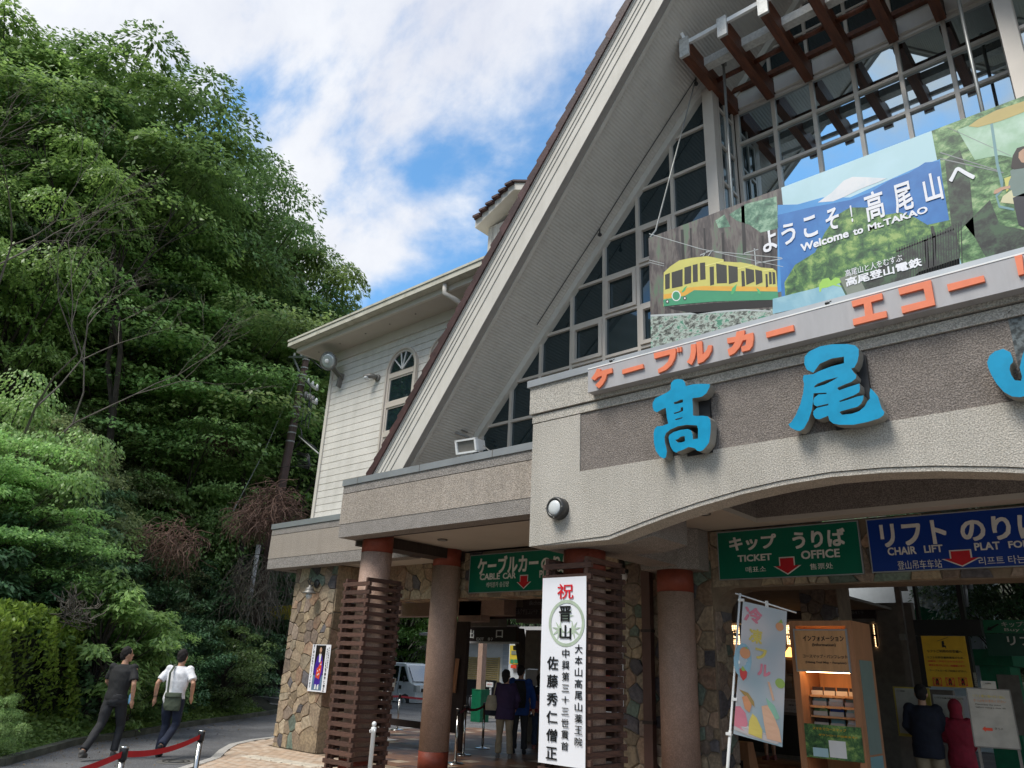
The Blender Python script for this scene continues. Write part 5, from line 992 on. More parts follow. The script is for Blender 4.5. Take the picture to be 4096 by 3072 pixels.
# shop with two roller shutters
hs = thing('shuttered_shop', 'pale shop front with two half-closed tan roller shutters', 'building', (-21, 23.5, 0))
box('wall', -24.5, -17.2, 23.3, 27, -.2, 3.0, 'white', hs); 
for k in range(16):
    z = .0+k*.16; box('siding_board', -20.98, -17.2, 23.26, 23.30, z, z+.148, 'bluesiding', hs)
for x0, x1 in ((-22.94, -22.02), (-21.86, -21.18)):
    box('opening', x0, x1, 23.29, 23.299, .0, 1.12, 'black', hs)  # black sheet on the wall, painted as the shade below the shutter
    for k in range(11): z = 1.13+k*.078; MB().tube([(x0, 23.28, z+.037), (x1, 23.28, z+.037)], .036, 6).build('shutter_slat', 'shutter', hs)
    box('guide_rail', x0-.05, x0-.005, 23.22, 23.3, 0, 2.0, 'shutter', hs); box('guide_rail', x1+.005, x1+.05, 23.22, 23.3, 0, 2.0, 'shutter', hs)
MB().quadbox([(-25, 22.4, 2.75), (-17, 22.4, 2.75), (-17, 27, 3.3), (-25, 27, 3.3), (-25, 22.4, 2.85), (-17, 22.4, 2.85), (-17, 27, 3.4), (-25, 27, 3.4)]).build('roof', 'fascia_under', hs)
for x in (-22.6, -22.2, -21.6): MB().ell((x, 22.9, .35), (.12, .12, .22)).build('goods', 'capmetal', hs)
t = thing('notice_stand', 'small white notice with red print on a white post by the shutters', 'notice', (-19.0, 20.9, 0)); a = P(*G5(1230, 1182), y=20.9); b = P(*G5(1300, 1240), y=20.9)
box('sign', a.x, b.x, 20.9, 20.93, b.z, a.z, 'white', t); c_ = (a.x+b.x)/2; box('post', c_-.03, c_+.03, 20.935, 20.99, -.2, b.z+.05, 'white', t); LT('お知らせ', G5(1240, 1200), G5(1290, 1216), 20.89, 'inkred', t)
# yellow poster further right
t = thing('poster', 'yellow poster with small pictures behind the waiting visitors', 'poster', (-15.6, 17.2, 1.6)); a = P(*H3(485, 668), y=17.2); b = P(*H3(552, 822), y=17.2)
M['pposty'] = mat('poster_yellow', (.62, .48, .05), .5); box('sheet', a.x, b.x, 17.2, 17.21, b.z, a.z, 'pposty', t)
pbox('picture', H3, 495, 712, 545, 745, 17.19, .002, 'pstone', t); pbox('picture', H3, 488, 782, 512, 812, 17.19, .002, 'pgreen', t); pbox('picture', H3, 518, 782, 545, 812, 17.19, .002, 'pgreen', t); pbox('picture', H3, 510, 672, 540, 705, 17.19, .002, 'ink', t); pbox('red_notice', H3, 490, 825, 535, 855, 17.2, .01, 'pred', t)
pbox('back_partition', H3, 480, 655, 560, 1250, 17.3, .1, 'bluesiding', HALL)
# ---- silver van
van = thing('parked_van', 'silver kei van with roof aerial parked beyond the passage', 'van', (-28.4, 24.4, -.25)); M['silver'] = mat('van_silver', (.80, .82, .83), .32, .1, var=.03, coat=.5); M['rubber'] = mat('tyre_rubber', (.02, .02, .02), .85); M['headlamp'] = mat('headlamp_clear', (.75, .77, .78), .1, .3)
vx, vy, vz = -26.35, 23.7, -.25  # front right corner; the van faces +X, its side faces the camera
prof = [(-3.35, .28), (-3.38, 1.0), (-3.30, 1.72), (-3.15, 1.86), (-1.15, 1.90), (-.95, 1.86), (-.40, 1.10), (-.10, 1.00), (-.02, .80), (0, .35), (-.10, .28)]
vb = MB(); ny = [(0, .06), (.05, .0), (1.36, 0), (1.41, .06)]
rings = []
for (yy, ins) in ((0, .05), (.05, 0), (1.40, 0), (1.45, .05)):
    rings.append([(vx+x*(1) - (ins if x > -.5 else -ins), vy+yy+((z-1.0)*.10*(1 if yy < .7 else -1) if z > 1.0 else 0), vz+z-(ins*.6 if z > 1 else 0)) for x, z in prof])
b0 = len(vb.v)
for r_ in rings: vb.v += r_
m_ = len(prof)
for i in range(3):
    for k in range(m_): vb.f.append((i*m_+k, i*m_+(k+1) % m_, (i+1)*m_+(k+1) % m_, (i+1)*m_+k)); vb.mi.append(0)
vb.f.append(tuple(range(m_))); vb.mi.append(0); vb.f.append(tuple(3*m_+k for k in reversed(range(m_)))); vb.mi.append(0); vb.build('body', 'silver', van)
def vs(pts, nm, m, dy=-.012): return MB().poly([[(vx+a, vz+b) for a, b in pts]], lambda a, b, d: (a, vy+dy+(b-vz-1.0)*.10*(b > vz+1)+d, b), .02).build(nm, m, van)
vs([(-1.20, 1.12), (-.55, 1.12), (-.62, 1.22), (-.98, 1.74), (-1.20, 1.74)], 'side_window', 'glass_car'); vs([(-2.25, 1.12), (-1.32, 1.12), (-1.32, 1.75), (-2.25, 1.75)], 'side_window', 'glass_car'); vs([(-3.2, 1.12), (-2.35, 1.12), (-2.35, 1.72), (-3.12, 1.72)], 'side_window', 'glass_car')
ws = MB(); ws.quadbox([(vx-.385, vy+.12, vz+1.14), (vx-.385, vy+1.33, vz+1.14), (vx-.40, vy+1.33, vz+1.14), (vx-.40, vy+.12, vz+1.14), (vx-.865, vy+.18, vz+1.80), (vx-.865, vy+1.27, vz+1.80), (vx-.88, vy+1.27, vz+1.80), (vx-.88, vy+.18, vz+1.80)]); ws.build('windscreen', 'glass_car', van).location.x += .035
box('headlight', vx-.18, vx+.005, vy-.012, vy+.20, vz+.72, vz+.98, 'headlamp', van); box('headlight', vx-.18, vx+.005, vy+1.25, vy+1.46, vz+.72, vz+.98, 'headlamp', van); box('grille', vx-.02, vx+.012, vy+.3, vy+1.15, vz+.72, vz+.86, 'black', van); box('bumper', vx-.25, vx+.03, vy-.005, vy+1.455, vz+.28, vz+.52, 'silver', van)
for x in (-.72, -2.75):
    for yy in (0.02, 1.43):
        w_ = MB().lathe([(.20, -.09), (.275, -.075), (.28, 0), (.275, .075), (.20, .09)], (vx+x, vy+yy, vz+.275), 24, 'y').build('wheel', 'rubber', van, True); s_ = -1 if yy < 1 else 1
        MB().lathe([(.17, s_*.07), (.165, s_*.095), (.07, s_*.10), (.03, s_*.115)], (vx+x, vy+yy, vz+.275), 16, 'y').build('rim', 'capmetal', w_, True)
        MB().lathe([(.33, -.0), (.33, s_*-.03)], (vx+x, vy+yy+s_*-.02, vz+.30), 20, 'y').build('wheel_arch', 'black', van) if False else None
vs([(-1.02, .28), (-1.02, .42), (-.92, .56), (-.72, .62), (-.52, .56), (-.42, .42), (-.42, .28)], 'wheel_arch', 'black', -.006)
vs([(-1.26, .35), (-1.25, .35), (-1.25, 1.75), (-1.26, 1.75)], 'door_seam', 'black', -.014); vs([(-2.31, .35), (-2.30, .35), (-2.30, 1.75), (-2.31, 1.75)], 'door_seam', 'black', -.014); vs([(-1.5, .98), (-1.35, .98), (-1.35, 1.02), (-1.5, 1.02)], 'door_handle', 'black', -.02); vs([(-1.18, .80), (-1.02, .80), (-1.02, .95), (-1.18, .95)], 'fuel_flap', 'lampmetal', -.012)
MB().ell((vx-.72, vy-.13, vz+1.22), (.09, .05, .13)).build('door_mirror', 'black', van, True); MB().tube([(vx-1.1, vy+.15, vz+1.85), (vx-1.35, vy+.12, vz+2.2)], .008, 5).build('aerial', 'black', van)
# ---- belt barriers
def stanchion(x, y, label, grp, h=.90, z0=0.012, br=.17):
    t = thing('barrier_post', label, 'barrier post', (x, y, z0), grp)
    MB().lathe([(br, 0), (br, .012), (br*.85, .022), (.05, .03), (.03, .045)], (x, y, z0), 28).build('base', 'steel', t, True); MB().lathe([(.026, .03), (.026, h-.10)], (x, y, z0), 16).build('tube', 'steel', t, True); MB().lathe([(.034, h-.10), (.034, h-.005), (.030, h), (.01, h+.002)], (x, y, z0), 16).build('head', 'black', t, True)
    MB().lathe([(.0345, h-.012), (.0345, h), (.02, h+.004)], (x, y, z0), 16).build('cap', 'steel', t, True); return Vector((x, y, z0+h-.055))
def belt(a, b, m, label, sag=.03, w=.048, grp=None):
    t = thing('barrier_belt', label, 'belt', tuple(a), grp); mb = MB(); n = 14
    for i in range(n+1):
        f_ = i/n; p = a.lerp(b, f_); s_ = -sag*4*f_*(1-f_); tw = .1*math.sin(f_*3.14)
        mb.v += [(p.x+tw*.02, p.y, p.z+s_-w/2), (p.x-tw*.02, p.y+.002, p.z+s_+w/2)]
    for i in range(n): mb.f.append((2*i, 2*i+2, 2*i+3, 2*i+1)); mb.mi.append(0)
    mb.build('webbing', m, t, recalc=False); return t
g = 'stainless belt barrier posts'
p1 = P(*Z1(950, 1495), z=.912); p2 = P(*Z1(1538, 1372), z=.912); A_ = stanchion(p1.x, p1.y, 'barrier post nearest the left edge with red belts on both sides', g); B_ = stanchion(p2.x, p2.y, 'barrier post at the end of the red belt beside the manhole', g)
C_ = stanchion(-4.9, 1.1, 'barrier post holding the near end of the red belt, outside the picture', g)
belt(B_, A_, 'belt', 'bright red belt between the two barrier posts on the road', .05); belt(A_, C_, 'belt', 'bright red belt running out at the lower left corner', .05)
ins = []
for q, lab in ((H3(68, 1180), 'nearest inside barrier post beside the bare column'), (H3(128, 1152), 'second inside barrier post behind the bare column'), (H3(280, 1132), 'inside barrier post left of the visitor in purple')):
    c = P(*q, z=.91); ins.append(stanchion(c.x, c.y, lab, g))
belt(ins[0], ins[1], 'beltdark', 'dark red belt between the two posts by the bare column', .03); belt(ins[1], ins[2], 'beltdark', 'dark red belt to the post left of the visitor in purple', .06); belt(ins[2], ins[2]+Vector((1.6, 1.4, 0)), 'beltdark', 'dark red belt passing behind the visitor in purple', .05)
c = P(*G5(275, 1340), z=.82); D_ = stanchion(c.x, c.y, 'outside barrier post in front of the silver van', g, .86); belt(D_, D_+Vector((1.8, .6, .0)), 'beltdark', 'red belt right of the post in front of the van', .03); belt(D_, D_+Vector((-1.6, -.6, 0)), 'beltdark', 'red belt left of the post in front of the van', .03)
# knee rail, white boards glimpsed through the slats
t = thing('knee_rail', 'low brown timber rail between the slatted column and the bare column', 'rail', (-14, 12.8, 0)); a = P(*G5(100, 1500), y=12.3); b = P(*G5(480, 1495), y=12.3)
box('rail', a.x-.4, b.x+1.2, 12.3, 12.36, .30, .44, 'darkwood', t); [box('post', x, x+.08, 12.362, 12.44, 0, .42, 'darkwood', t) for x in (a.x-.2, b.x+.8)]
c = P(*G5(170, 1250), y=12.0); t = thing('placard', 'small tilted white placard on a white stand behind the slatted column', 'placard', (c.x, 12, 0)); MB().bar((c.x+.05, 12.0, c.z-.05), (c.x+.10, 12.0, c.z+.22), .16, .01, up=(0, 1, 0)).build('sheet', 'white', t); box('stand', c.x-.02, c.x+.02, 12.02, 12.05, 0, c.z+.02, 'white', t); box('foot', c.x-.2, c.x+.2, 11.85, 12.2, 0, .03, 'white', t)
c = P(*G5(165, 1000), y=12.6); t = thing('panel_board', 'tall white panel seen edge-on behind the slatted column', 'panel', (c.x, 12.6, 0)); MB().box(c.x-.55, c.x+.03, 12.6, 12.63, .1, 2.0).build('panel', 'white', t); box('foot', c.x-.5, c.x, 12.5, 12.75, 0, .09, 'lampgrey', t)
# white chain post in front
c = P(*Z2(704, 1408), y=6.2); t = thing('chain_post', 'slim white post with round knob in front of the slatted column', 'post', (c.x, 6.2, 0)); hz = c.z
MB().lathe([(.026, 0), (.026, hz-.09), (.031, hz-.085), (.031, hz-.04), (.022, hz-.035)], (c.x, 6.2, 0), 18).build('post', 'white', t, True); MB().ell((c.x, 6.2, hz-.005), (.028, .028, .03)).build('knob', 'white', t, True); MB().lathe([(.14, 0), (.13, .05), (.04, .07)], (c.x, 6.2, 0), 20).build('foot', 'white', t, True)
MB().tube([(c.x-.03, 6.19, hz-.06), (c.x-.045, 6.18, hz-.075), (c.x-.035, 6.18, hz-.10)], .006, 6).tube([(c.x+.03, 6.19, hz-.06), (c.x+.045, 6.18, hz-.075), (c.x+.035, 6.18, hz-.10)], .006, 6).build('chain_hook', 'white', t)
# small white box and globe lamp by the portal beam
c = P(*Z3(922, 455), y=9.28); t = thing('sensor_box', 'small cream plastic box on the block above the bare column', 'sensor', tuple(c)); box('case', c.x-.075, c.x+.075, 9.22, 9.298, c.z-.09, c.z+.09, 'ceiling', t); box('cover', c.x-.05, c.x+.065, 9.212, 9.22, c.z-.08, c.z+.05, 'white', t)
c = P(*Z3(690, 575), y=9.6); t = thing('globe_lamp', 'white dome camera under the ceiling right of the slatted banner column', 'camera', tuple(c)); MB().ell(tuple(c), (.085, .085, .08), 18, 10).build('dome', 'white', t, True); MB().lathe([(.10, .05), (.10, .10), (.05, .12), (.03, .5)], tuple(c), 16).build('mount', 'lampmetal', t, True)
# ---- right opening: shop row
sh = thing('ticket_shop_front', 'dark shop front with glowing lattice windows behind the flag', 'shop', (-7, 18, 0)); ys = 18.0
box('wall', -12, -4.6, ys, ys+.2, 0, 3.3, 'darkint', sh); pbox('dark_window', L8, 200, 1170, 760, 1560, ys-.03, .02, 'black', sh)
M['glow'] = mat('lattice_window_glow', (.7, .5, .3), .6, emit=(1.0, .62, .30, 1.5)); M['glow2'] = mat('lamp_glow', (.8, .4, .1), .6, emit=(1.0, .42, .10, 1.6))
pbox('fascia_sign', L8, -200, 295, 1400, 385, ys-.12, .1, 'signbrown', sh); pbox('fascia_trim', L8, -200, 386, 1400, 402, ys-.13, .1, 'lampgrey', sh)
LT('うかい鳥山', L8(38, 318), L8(268, 362), ys-.125, 'swhite', sh); LT('うかい', L8(715, 318), L8(775, 342), ys-.125, 'dimwhite', sh)
LT('661)8419', L8(1095, 310), L8(1300, 345), ys-.125, 'dimwhite', sh)
for (a, b, c, d) in ((28, 430, 100, 640), (122, 430, 252, 600), (630, 432, 690, 600), (1380, 425, 1420, 620)):
    w_ = pbox('lattice_window', L8, a, b, c, d, ys-.04, .02, 'glow', sh); p = P(*L8(a, b), y=ys); q = P(*L8(c, d), y=ys); gb = MB(); k = 0
    x0, x1, z0, z1 = p.x, q.x, q.z, p.z
    for i in range(int((x1-x0)/.05)+1): gb.box(x0+i*.05-.004, x0+i*.05+.004, ys-.055, ys-.045, z0, z1)
    for i in range(int((z1-z0)/.05)+1): gb.box(x0, x1, ys-.065, ys-.056, z0+i*.05-.004, z0+i*.05+.004)
    gb.box(x0-.03, x1+.03, ys-.08, ys-.02, (z0+z1)/2-.015, (z0+z1)/2+.015).box(x0-.03, x0, ys-.08, ys-.02, z0, z1).box(x1, x1+.03, ys-.08, ys-.02, z0, z1)
    gb.build('lattice_bars', 'darkwood', w_, recalc=False)
LT('き', L8(165, 465), L8(212, 555), ys-.09, 'ink', sh, .03); LT('ぷ', L8(640, 465), L8(680, 555), ys-.09, 'ink', sh, .03); LT('TIC', L8(172, 602), L8(225, 628), ys-.06, 'dimwhite', sh); LT('票處', L8(630, 615), L8(685, 640), ys-.06, 'dimwhite', sh)
MB().lathe([(.02, .25), (.16, .05), (.18, 0), (.15, -.01)], tuple(P(*L8(75, 690), y=ys-.25)), 16).build('pendant_lamp', 'glow2', sh); MB().lathe([(.02, .2), (.13, .05), (.15, 0), (.12, -.01)], tuple(P(*L8(670, 700), y=ys-.25)), 16).build('pendant_lamp', 'glow2', sh)
pbox('price_screen', L8, 58, 812, 160, 915, ys-.06, .03, 'sblue', sh); pbox('price_screen', L8, 630, 730, 705, 850, ys-.06, .03, 'signbrown', sh)
for a, b, c, d in ((625, 870, 685, 915), (628, 930, 688, 972), (690, 870, 730, 975)): pbox('notice', L8, a, b, c, d, ys-.05, .01, 'dimwhite', sh)
pbox('notice', L8, 605, 1060, 740, 1185, ys-.05, .01, 'sbox', sh); LT('フトは当時', L8(615, 1072), L8(735, 1092), ys-.055, 'ink', sh); LT('運転し', L8(650, 1108), L8(735, 1130), ys-.055, 'ink', sh); LT('しばらくお待', L8(612, 1145), L8(740, 1165), ys-.055, 'ink', sh)
sp_ = thing('stone_pillar', 'shadowed stone-clad pillar above the information cabinet', 'pillar', (-4.6, 13, 0)); a = P(*L8(760, 300), y=13); b = P(*L8(1085, 300), y=13)
box('core', a.x, b.x, 13, 13.6, 0, 3.2, 'mortar', sp_); stones(sp_, voronoi(a.x, b.x, 2.0, 3.2, 26, 31), lambda x, z, d: (x, 13.0+d, z), 32, wts=(5, 10, 30, 5, 25, 5, 20))
# wooden sign box, information cabinet
c = P(*L8(150, 1430), y=12); t = thing('wooden_stand', 'orange-brown wooden stand behind the flag pole', 'stand', (c.x, 12, 0)); MB().quadbox([(c.x-.25, 12, 0), (c.x+.32, 12, 0), (c.x+.32, 12.4, 0), (c.x-.25, 12.4, 0), (c.x-.2, 12.1, c.z), (c.x+.24, 12.1, c.z), (c.x+.24, 12.3, c.z), (c.x-.2, 12.3, c.z)]).build('frame', 'kiosk', t); MB().box(c.x-.12, c.x+.2, 11.99, 12.0, .1, c.z-.25).build('panel', 'darkwood', t)
ki = thing('information_cabinet', 'orange-brown wooden information cabinet with leaflet shelves', 'cabinet', (-3.5, 9.8, 0)); x0, x1, y0, y1 = -3.84, -3.10, 9.5, 10.15; zt_ = 2.33
for nm, a in (('side_panel', (x0, x0+.075, y0, y1, 0, zt_)), ('side_panel', (x1-.075, x1, y0, y1, 0, zt_)), ('back_panel', (x0+.075, x1-.075, y1-.02, y1, 0, zt_)), ('top_panel', (x0+.075, x1-.075, y0, y1-.02, zt_-.06, zt_)), ('base_panel', (x0+.075, x1-.075, y0+.005, y1-.02, 0, .62))): box(nm, *a, 'kiosk_in' if nm == 'back_panel' else 'kiosk', ki)
hp = P(*L8(735, 478), y=y0); hq = P(*L8(1205, 832), y=y0)
box('header_plate', x0+.07, x1-.07, y0-.03, y0, hq.z, hp.z, 'kiosk_in', ki); box('header_frame', x0+.055, x0+.07, y0-.035, y0, hq.z-.02, hp.z+.02, 'capmetal', ki); box('header_frame', x1-.07, x1-.055, y0-.035, y0, hq.z-.02, hp.z+.02, 'capmetal', ki); box('header_frame', x0+.07, x1-.07, y0-.035, y0, hp.z, hp.z+.015, 'capmetal', ki); box('header_frame', x0+.07, x1-.07, y0-.035, y0, hq.z-.015, hq.z, 'capmetal', ki)
yk = y0-.033; LT('インフォメーション', L8(775, 520), L8(1130, 572), yk, 'ink', ki, .014); LT('(Information)', L8(855, 585), L8(1060, 622), yk, 'ink', ki, .01); LT('コースマップ・パンフレット', L8(775, 680), L8(1162, 722), yk, 'ink', ki, .012); LT('(Hiking Trail Map・Pamphlet)', L8(800, 738), L8(1152, 772), yk, 'ink', ki, .008)
M['cablight'] = mat('cabinet_light_strip', (.9, .7, .45), .5, emit=(1, .62, .28, 9)); box('light_strip', x0+.12, x1-.12, y0+.10, y0+.14, hq.z-.02, hq.z, 'cablight', ki)
lm = ['sblue', 'signbrown', 'print_sky', 'ppole', 'pgreen', 'white', 'print_forest', 'pplaid']
for r_, (v0, v1) in enumerate(((945, 1005), (1040, 1095), (1125, 1180), (1210, 1275))):
    zz0 = P(*L8(900, v1), y=9.85).z; zz1 = P(*L8(900, v0), y=9.85).z
    box('shelf', x0+.08, x1-.08, 9.72, 10.12, zz0-.05, zz0-.03, 'kiosk_in', ki)
    for k in range(3 if r_ else 4):
        w_ = .155 if r_ else .12; xx = x0+.10+k*(.19 if r_ else .145); box('leaflet', xx, xx+w_, 9.80+r_*.0, 9.83, zz0-.028, zz1-.02, 'signbrown' if r_ == 0 else lm[(r_*3+k*2) % 8], ki)
        box('leaflet_holder', xx-.005, xx+w_+.005, 9.775, 9.79, zz0-.03, zz0+.02, 'ceiling', ki)
        box('price_tag', xx, xx+w_, 9.70, 9.712, zz0-.055, zz0-.03, 'kiosk_in', ki) if r_ < 2 else None
pp0 = P(*L8(850, 1278), y=y0-.01); pp1 = P(*L8(1290, 1615), y=y0-.01); po = box('map_poster', x0+.08, x1-.02, y0-.012, y0-.004, pp1.z, pp0.z, 'print_bush', ki)
LT('スマホでコースマップ', L8(858, 1302), L8(1150, 1352), y0-.014, 'yellow', ki, .02); LT('ダウンロード出来ます!!', L8(910, 1362), L8(1245, 1410), y0-.014, 'yellow', ki, .02); pbox('white_card', L8, 997, 1420, 1158, 1582, y0-.018, .003, 'white', ki); pbox('map_card', L8, 862, 1480, 1000, 1570, y0-.018, .003, 'print_sky', ki)
box('side_poster', x1+.001, x1+.006, 9.62, 10.05, .9, 1.9, 'pplaid', ki); box('side_poster', x1+.001, x1+.006, 9.62, 10.05, .5, .88, 'ppole', ki)
# nobori flag
t = thing('shaved_ice_flag', 'pale blue printed vertical flag with fruit pictures on a white pole', 'flag', (-3.75, 7.95, 0)); TL_, BL_ = P(*L8(262, 225), y=7.95), P(*L8(180, 1365), y=7.92); TR_, BR_ = P(*L8(640, 312), y=8.22), P(*L8(600, 1480), y=8.24)
def fp(a, b, k=0, fw=0):
    p = TL_.lerp(TR_, a).lerp(BL_.lerp(BR_, a), b); nn = (TR_-TL_).cross(BL_-TL_).normalized(); nn = nn if nn.y < 0 else -nn
    return p + nn*(.018*math.sin(a*5+b*4)*math.sin(b*3.1)+.0018*k)
M['flag'] = None
m = bpy.data.materials.new('flag_cloth_blue_gradient'); m.use_nodes = True; N = m.node_tree.nodes; L = m.node_tree.links; b_ = N['Principled BSDF']; b_.inputs['Roughness'].default_value = .8
at_ = N.new('ShaderNodeTexNoise'); at_.inputs['Scale'].default_value = 1.6; at_.inputs['Detail'].default_value = 1; tcx = N.new('ShaderNodeTexCoord'); L.new(tcx.outputs['Object'], at_.inputs['Vector']); rr_ = N.new('ShaderNodeValToRGB'); rr_.color_ramp.elements[0].position = .38; rr_.color_ramp.elements[0].color = (.38, .52, .60, 1); rr_.color_ramp.elements[1].position = .60; rr_.color_ramp.elements[1].color = (.72, .70, .72, 1); L.new(at_.outputs['Fac'], rr_.inputs['Fac']); L.new(rr_.outputs['Color'], b_.inputs['Base Color'])
tr_ = N.new('ShaderNodeBsdfTranslucent'); L.new(rr_.outputs['Color'], tr_.inputs['Color']); ms_ = N.new('ShaderNodeMixShader'); ms_.inputs['Fac'].default_value = .3; L.new(b_.outputs['BSDF'], ms_.inputs[1]); L.new(tr_.outputs['BSDF'], ms_.inputs[2]); L.new(ms_.outputs['Shader'], N['Material Output'].inputs['Surface']); M['flag'] = m
mb = MB(); na, nb = 10, 26
for j in range(nb+1):
    for i in range(na+1): mb.v.append(tuple(fp(i/na, j/nb)))
for j in range(nb):
    for i in range(na): q = j*(na+1)+i; mb.f.append((q, q+1, q+na+2, q+na+1)); mb.mi.append(0)
mb.build('cloth', 'flag', t, True, False)
def fpatch(nm, m, pts, k=1):
    q = []
    for i in range(len(pts)):
        a, b = pts[i], pts[(i+1) % len(pts)]; q += [a, ((a[0]+b[0])/2, (a[1]+b[1])/2)]
    MB().poly([q], lambda a, b, d: fp(a, b, k+1-d), .0).build(nm, m, t, recalc=False)
def disc(cx, cy, rx, ry, n=14): return [(cx+rx*math.cos(i*2*math.pi/n), cy+ry*math.sin(i*2*math.pi/n)) for i in range(n)]
for n_, c_ in dict(f_pink=(.62, .20, .26), f_yel=(.62, .50, .12), f_or=(.62, .28, .14), f_peach=(.66, .40, .27), f_red=(.55, .06, .06), f_green=(.30, .42, .10), f_brown=(.36, .24, .08), f_mint=(.25, .48, .36), f_dish=(.50, .46, .46), f_ring=(.25, .42, .52)).items(): M[n_] = mat('flag_print_'+n_[2:], c_, .8, var=.05)
fpatch('print_ring', 'f_ring', disc(.08, .45, .20, .13)); 
for (cx, cy, r_, m_) in ((.12, .39, .12, 'f_or'), (.85, .13, .09, 'f_or'), (.90, .55, .10, 'f_green')): fpatch('print_fruit', m_, disc(cx, cy, r_, r_*.36), 2)
fpatch('print_berry', 'f_red', [(.02, .52), (.10, .50), (.20, .53), (.19, .57), (.12, .60), (.05, .57)], 2); fpatch('print_leaf', 'f_green', [(.05, .52), (.09, .49), (.16, .52), (.1, .53)], 3); fpatch('print_leaf', 'f_green', [(.82, .10), (.88, .07), (.92, .10)], 3); fpatch('print_leaf', 'f_green', [(.10, .355), (.14, .34), (.18, .36)], 3)
fpatch('print_sweet', 'f_dish', [(0, .90), (0, .97), (.3, .985), (.9, .99), (.97, .95), (.5, .93)], 1); fpatch('print_sweet', 'f_pink', [(0, .80), (.10, .79), (.22, .83), (.28, .90), (.22, .96), (0, .94)], 2); fpatch('print_sweet', 'f_yel', [(.36, .82), (.45, .84), (.58, .92), (.58, .98), (.30, .97), (.30, .88)], 3); fpatch('print_sweet', 'f_peach', [(.54, .75), (.66, .73), (.80, .80), (.92, .88), (.98, .97), (.68, .97), (.60, .86)], 2); fpatch('print_sweet', 'f_or', [(.12, .72), (.22, .70), (.34, .76), (.30, .82), (.2, .80)], 3); fpatch('print_leaf', 'f_brown', [(.05, .67), (.25, .68), (.38, .73), (.40, .77), (.25, .73)], 2); fpatch('print_leaf', 'f_mint', [(.62, .68), (.80, .72), (.92, .80), (.85, .82), (.70, .76)], 1)
def fglyph(ch, a0, a1, b0, b1, m, bold=.03):
    me = glyphs(ch, 0, 0); me = bolder(me, bold); n = len(me.vertices); co = np.empty(n*3, np.float32); me.vertices.foreach_get('co', co); co = co.reshape(-1, 3); lo, hi = co.min(0), co.max(0); off = origin(t)
    W = [fp(a0+(c[0]-lo[0])/(hi[0]-lo[0])*(a1-a0), b1-(c[1]-lo[1])/(hi[1]-lo[1])*(b1-b0), 3+c[2]*300)-off for c in co]; me.vertices.foreach_set('co', np.array(W, np.float32).ravel()); me.materials.clear(); me.materials.append(M[m]); me.update(); add('lettering', me, t)
fglyph('冷', .05, .45, .03, .15, 'f_pink'); fglyph('凍', .18, .48, .19, .30, 'f_yel'); fglyph('フ', .34, .60, .33, .41, 'f_yel', .04); fglyph('ル', .42, .70, .44, .53, 'f_pink', .04); fpatch('lettering_bar', 'f_peach', [(.64, .56), (.69, .56), (.80, .68), (.76, .69)], 3)
pt_ = P(*L8(237, 158), y=7.95); pb_ = P(*L8(130, 1659), y=7.95); pz = pt_+(pb_-pt_)*(pt_.z/(pt_.z-pb_.z))
MB().tube([pz, pz.lerp(pt_, .45), pz.lerp(pt_, .452), pt_], [.017, .017, .012, .012], 10).build('pole', 'white', t, True); MB().tube([P(*L8(195, 158), y=7.93), P(*L8(640, 300), y=8.22), P(*L8(720, 325), y=8.28)], .008, 8).build('top_arm', 'white', t, True); MB().lathe([(.22, 0), (.20, .12), (.06, .16)], (pz.x, pz.y, 0), 20).build('water_base', 'white', t, True)
for a, b in ((245, 215), (215, 748), (190, 1068), (140, 1365)): p = P(*L8(a, b), y=7.93); box('loop', p.x-.03, p.x+.03, 7.92, 7.95, p.z-.014, p.z+.014, 'white', t)
p = P(*L8(465, 255), y=8.1); box('loop', p.x-.012, p.x+.012, 8.09, 8.12, p.z-.03, p.z+.04, 'white', t)
# ---- things seen through the far right opening
fr_ = thing('steel_doorway', 'dark steel door frame at the far side of the right opening', 'door frame', (-3, 14, 0))
for a, b, c, d in ((430, 85, 530, 462), (105, 100, 135, 462), (520, 592, 620, 1020), (125, 592, 230, 1010)): pbox('post', K4, a, b, c, d, 14, .15, 'black', fr_)
pbox('cross_rail', K4, 105, 463, 665, 591, 14, .18, 'black', fr_); pbox('dado', K4, -60, 1010, 560, 1900, 14.2, .1, 'darkint', fr_); pbox('side_wall', K4, -70, 60, 104, 1010, 14.1, .1, 'darkint', fr_); pbox('switch_box', K4, -15, 170, 50, 225, 14.0, .1, 'lampgrey', fr_); pbox('switch_box', K4, -10, 575, 40, 625, 14.0, .1, 'lampgrey', fr_)
wb = thing('white_annex', 'white annex building with pipes seen through the right opening', 'building', (-6, 26, 0)); box('wall', -8.5, -4.9, 26, 30, 0, 6, 'bluesiding', wb); 
for l, m_ in (([(95, 110), (300, 210), (465, 290)], 'white'), ([(95, 130), (300, 235), (460, 310)], 'sbox'), ([(300, 260), (290, 300), (310, 390)], 'white')): MB().tube([P(*K4(a, b), y=25.8) for a, b in l], .09, 8).build('pipe', m_, wb, True)
MB().poly([[(lambda p: (p.x, p.z))(P(*K4(a, b), y=25.7)) for a, b in ((125, 340), (500, 462), (500, 700), (60, 700))]], lambda a, b, d: (a, 25.7+d, b), .1).build('green_slope', 'green', wb); pbox('panel', K4, 400, 315, 495, 450, 25.75, .1, 'white', wb)
for (a, b, c, d, r_) in ((520, 85, 545, 355, .05), (555, 85, 575, 215, .06)): MB().tube([P(*K4(a, b), y=20), P(*K4(a+15, d), y=20)], r_, 8).build('downpipe', 'capmetal', wb, True)
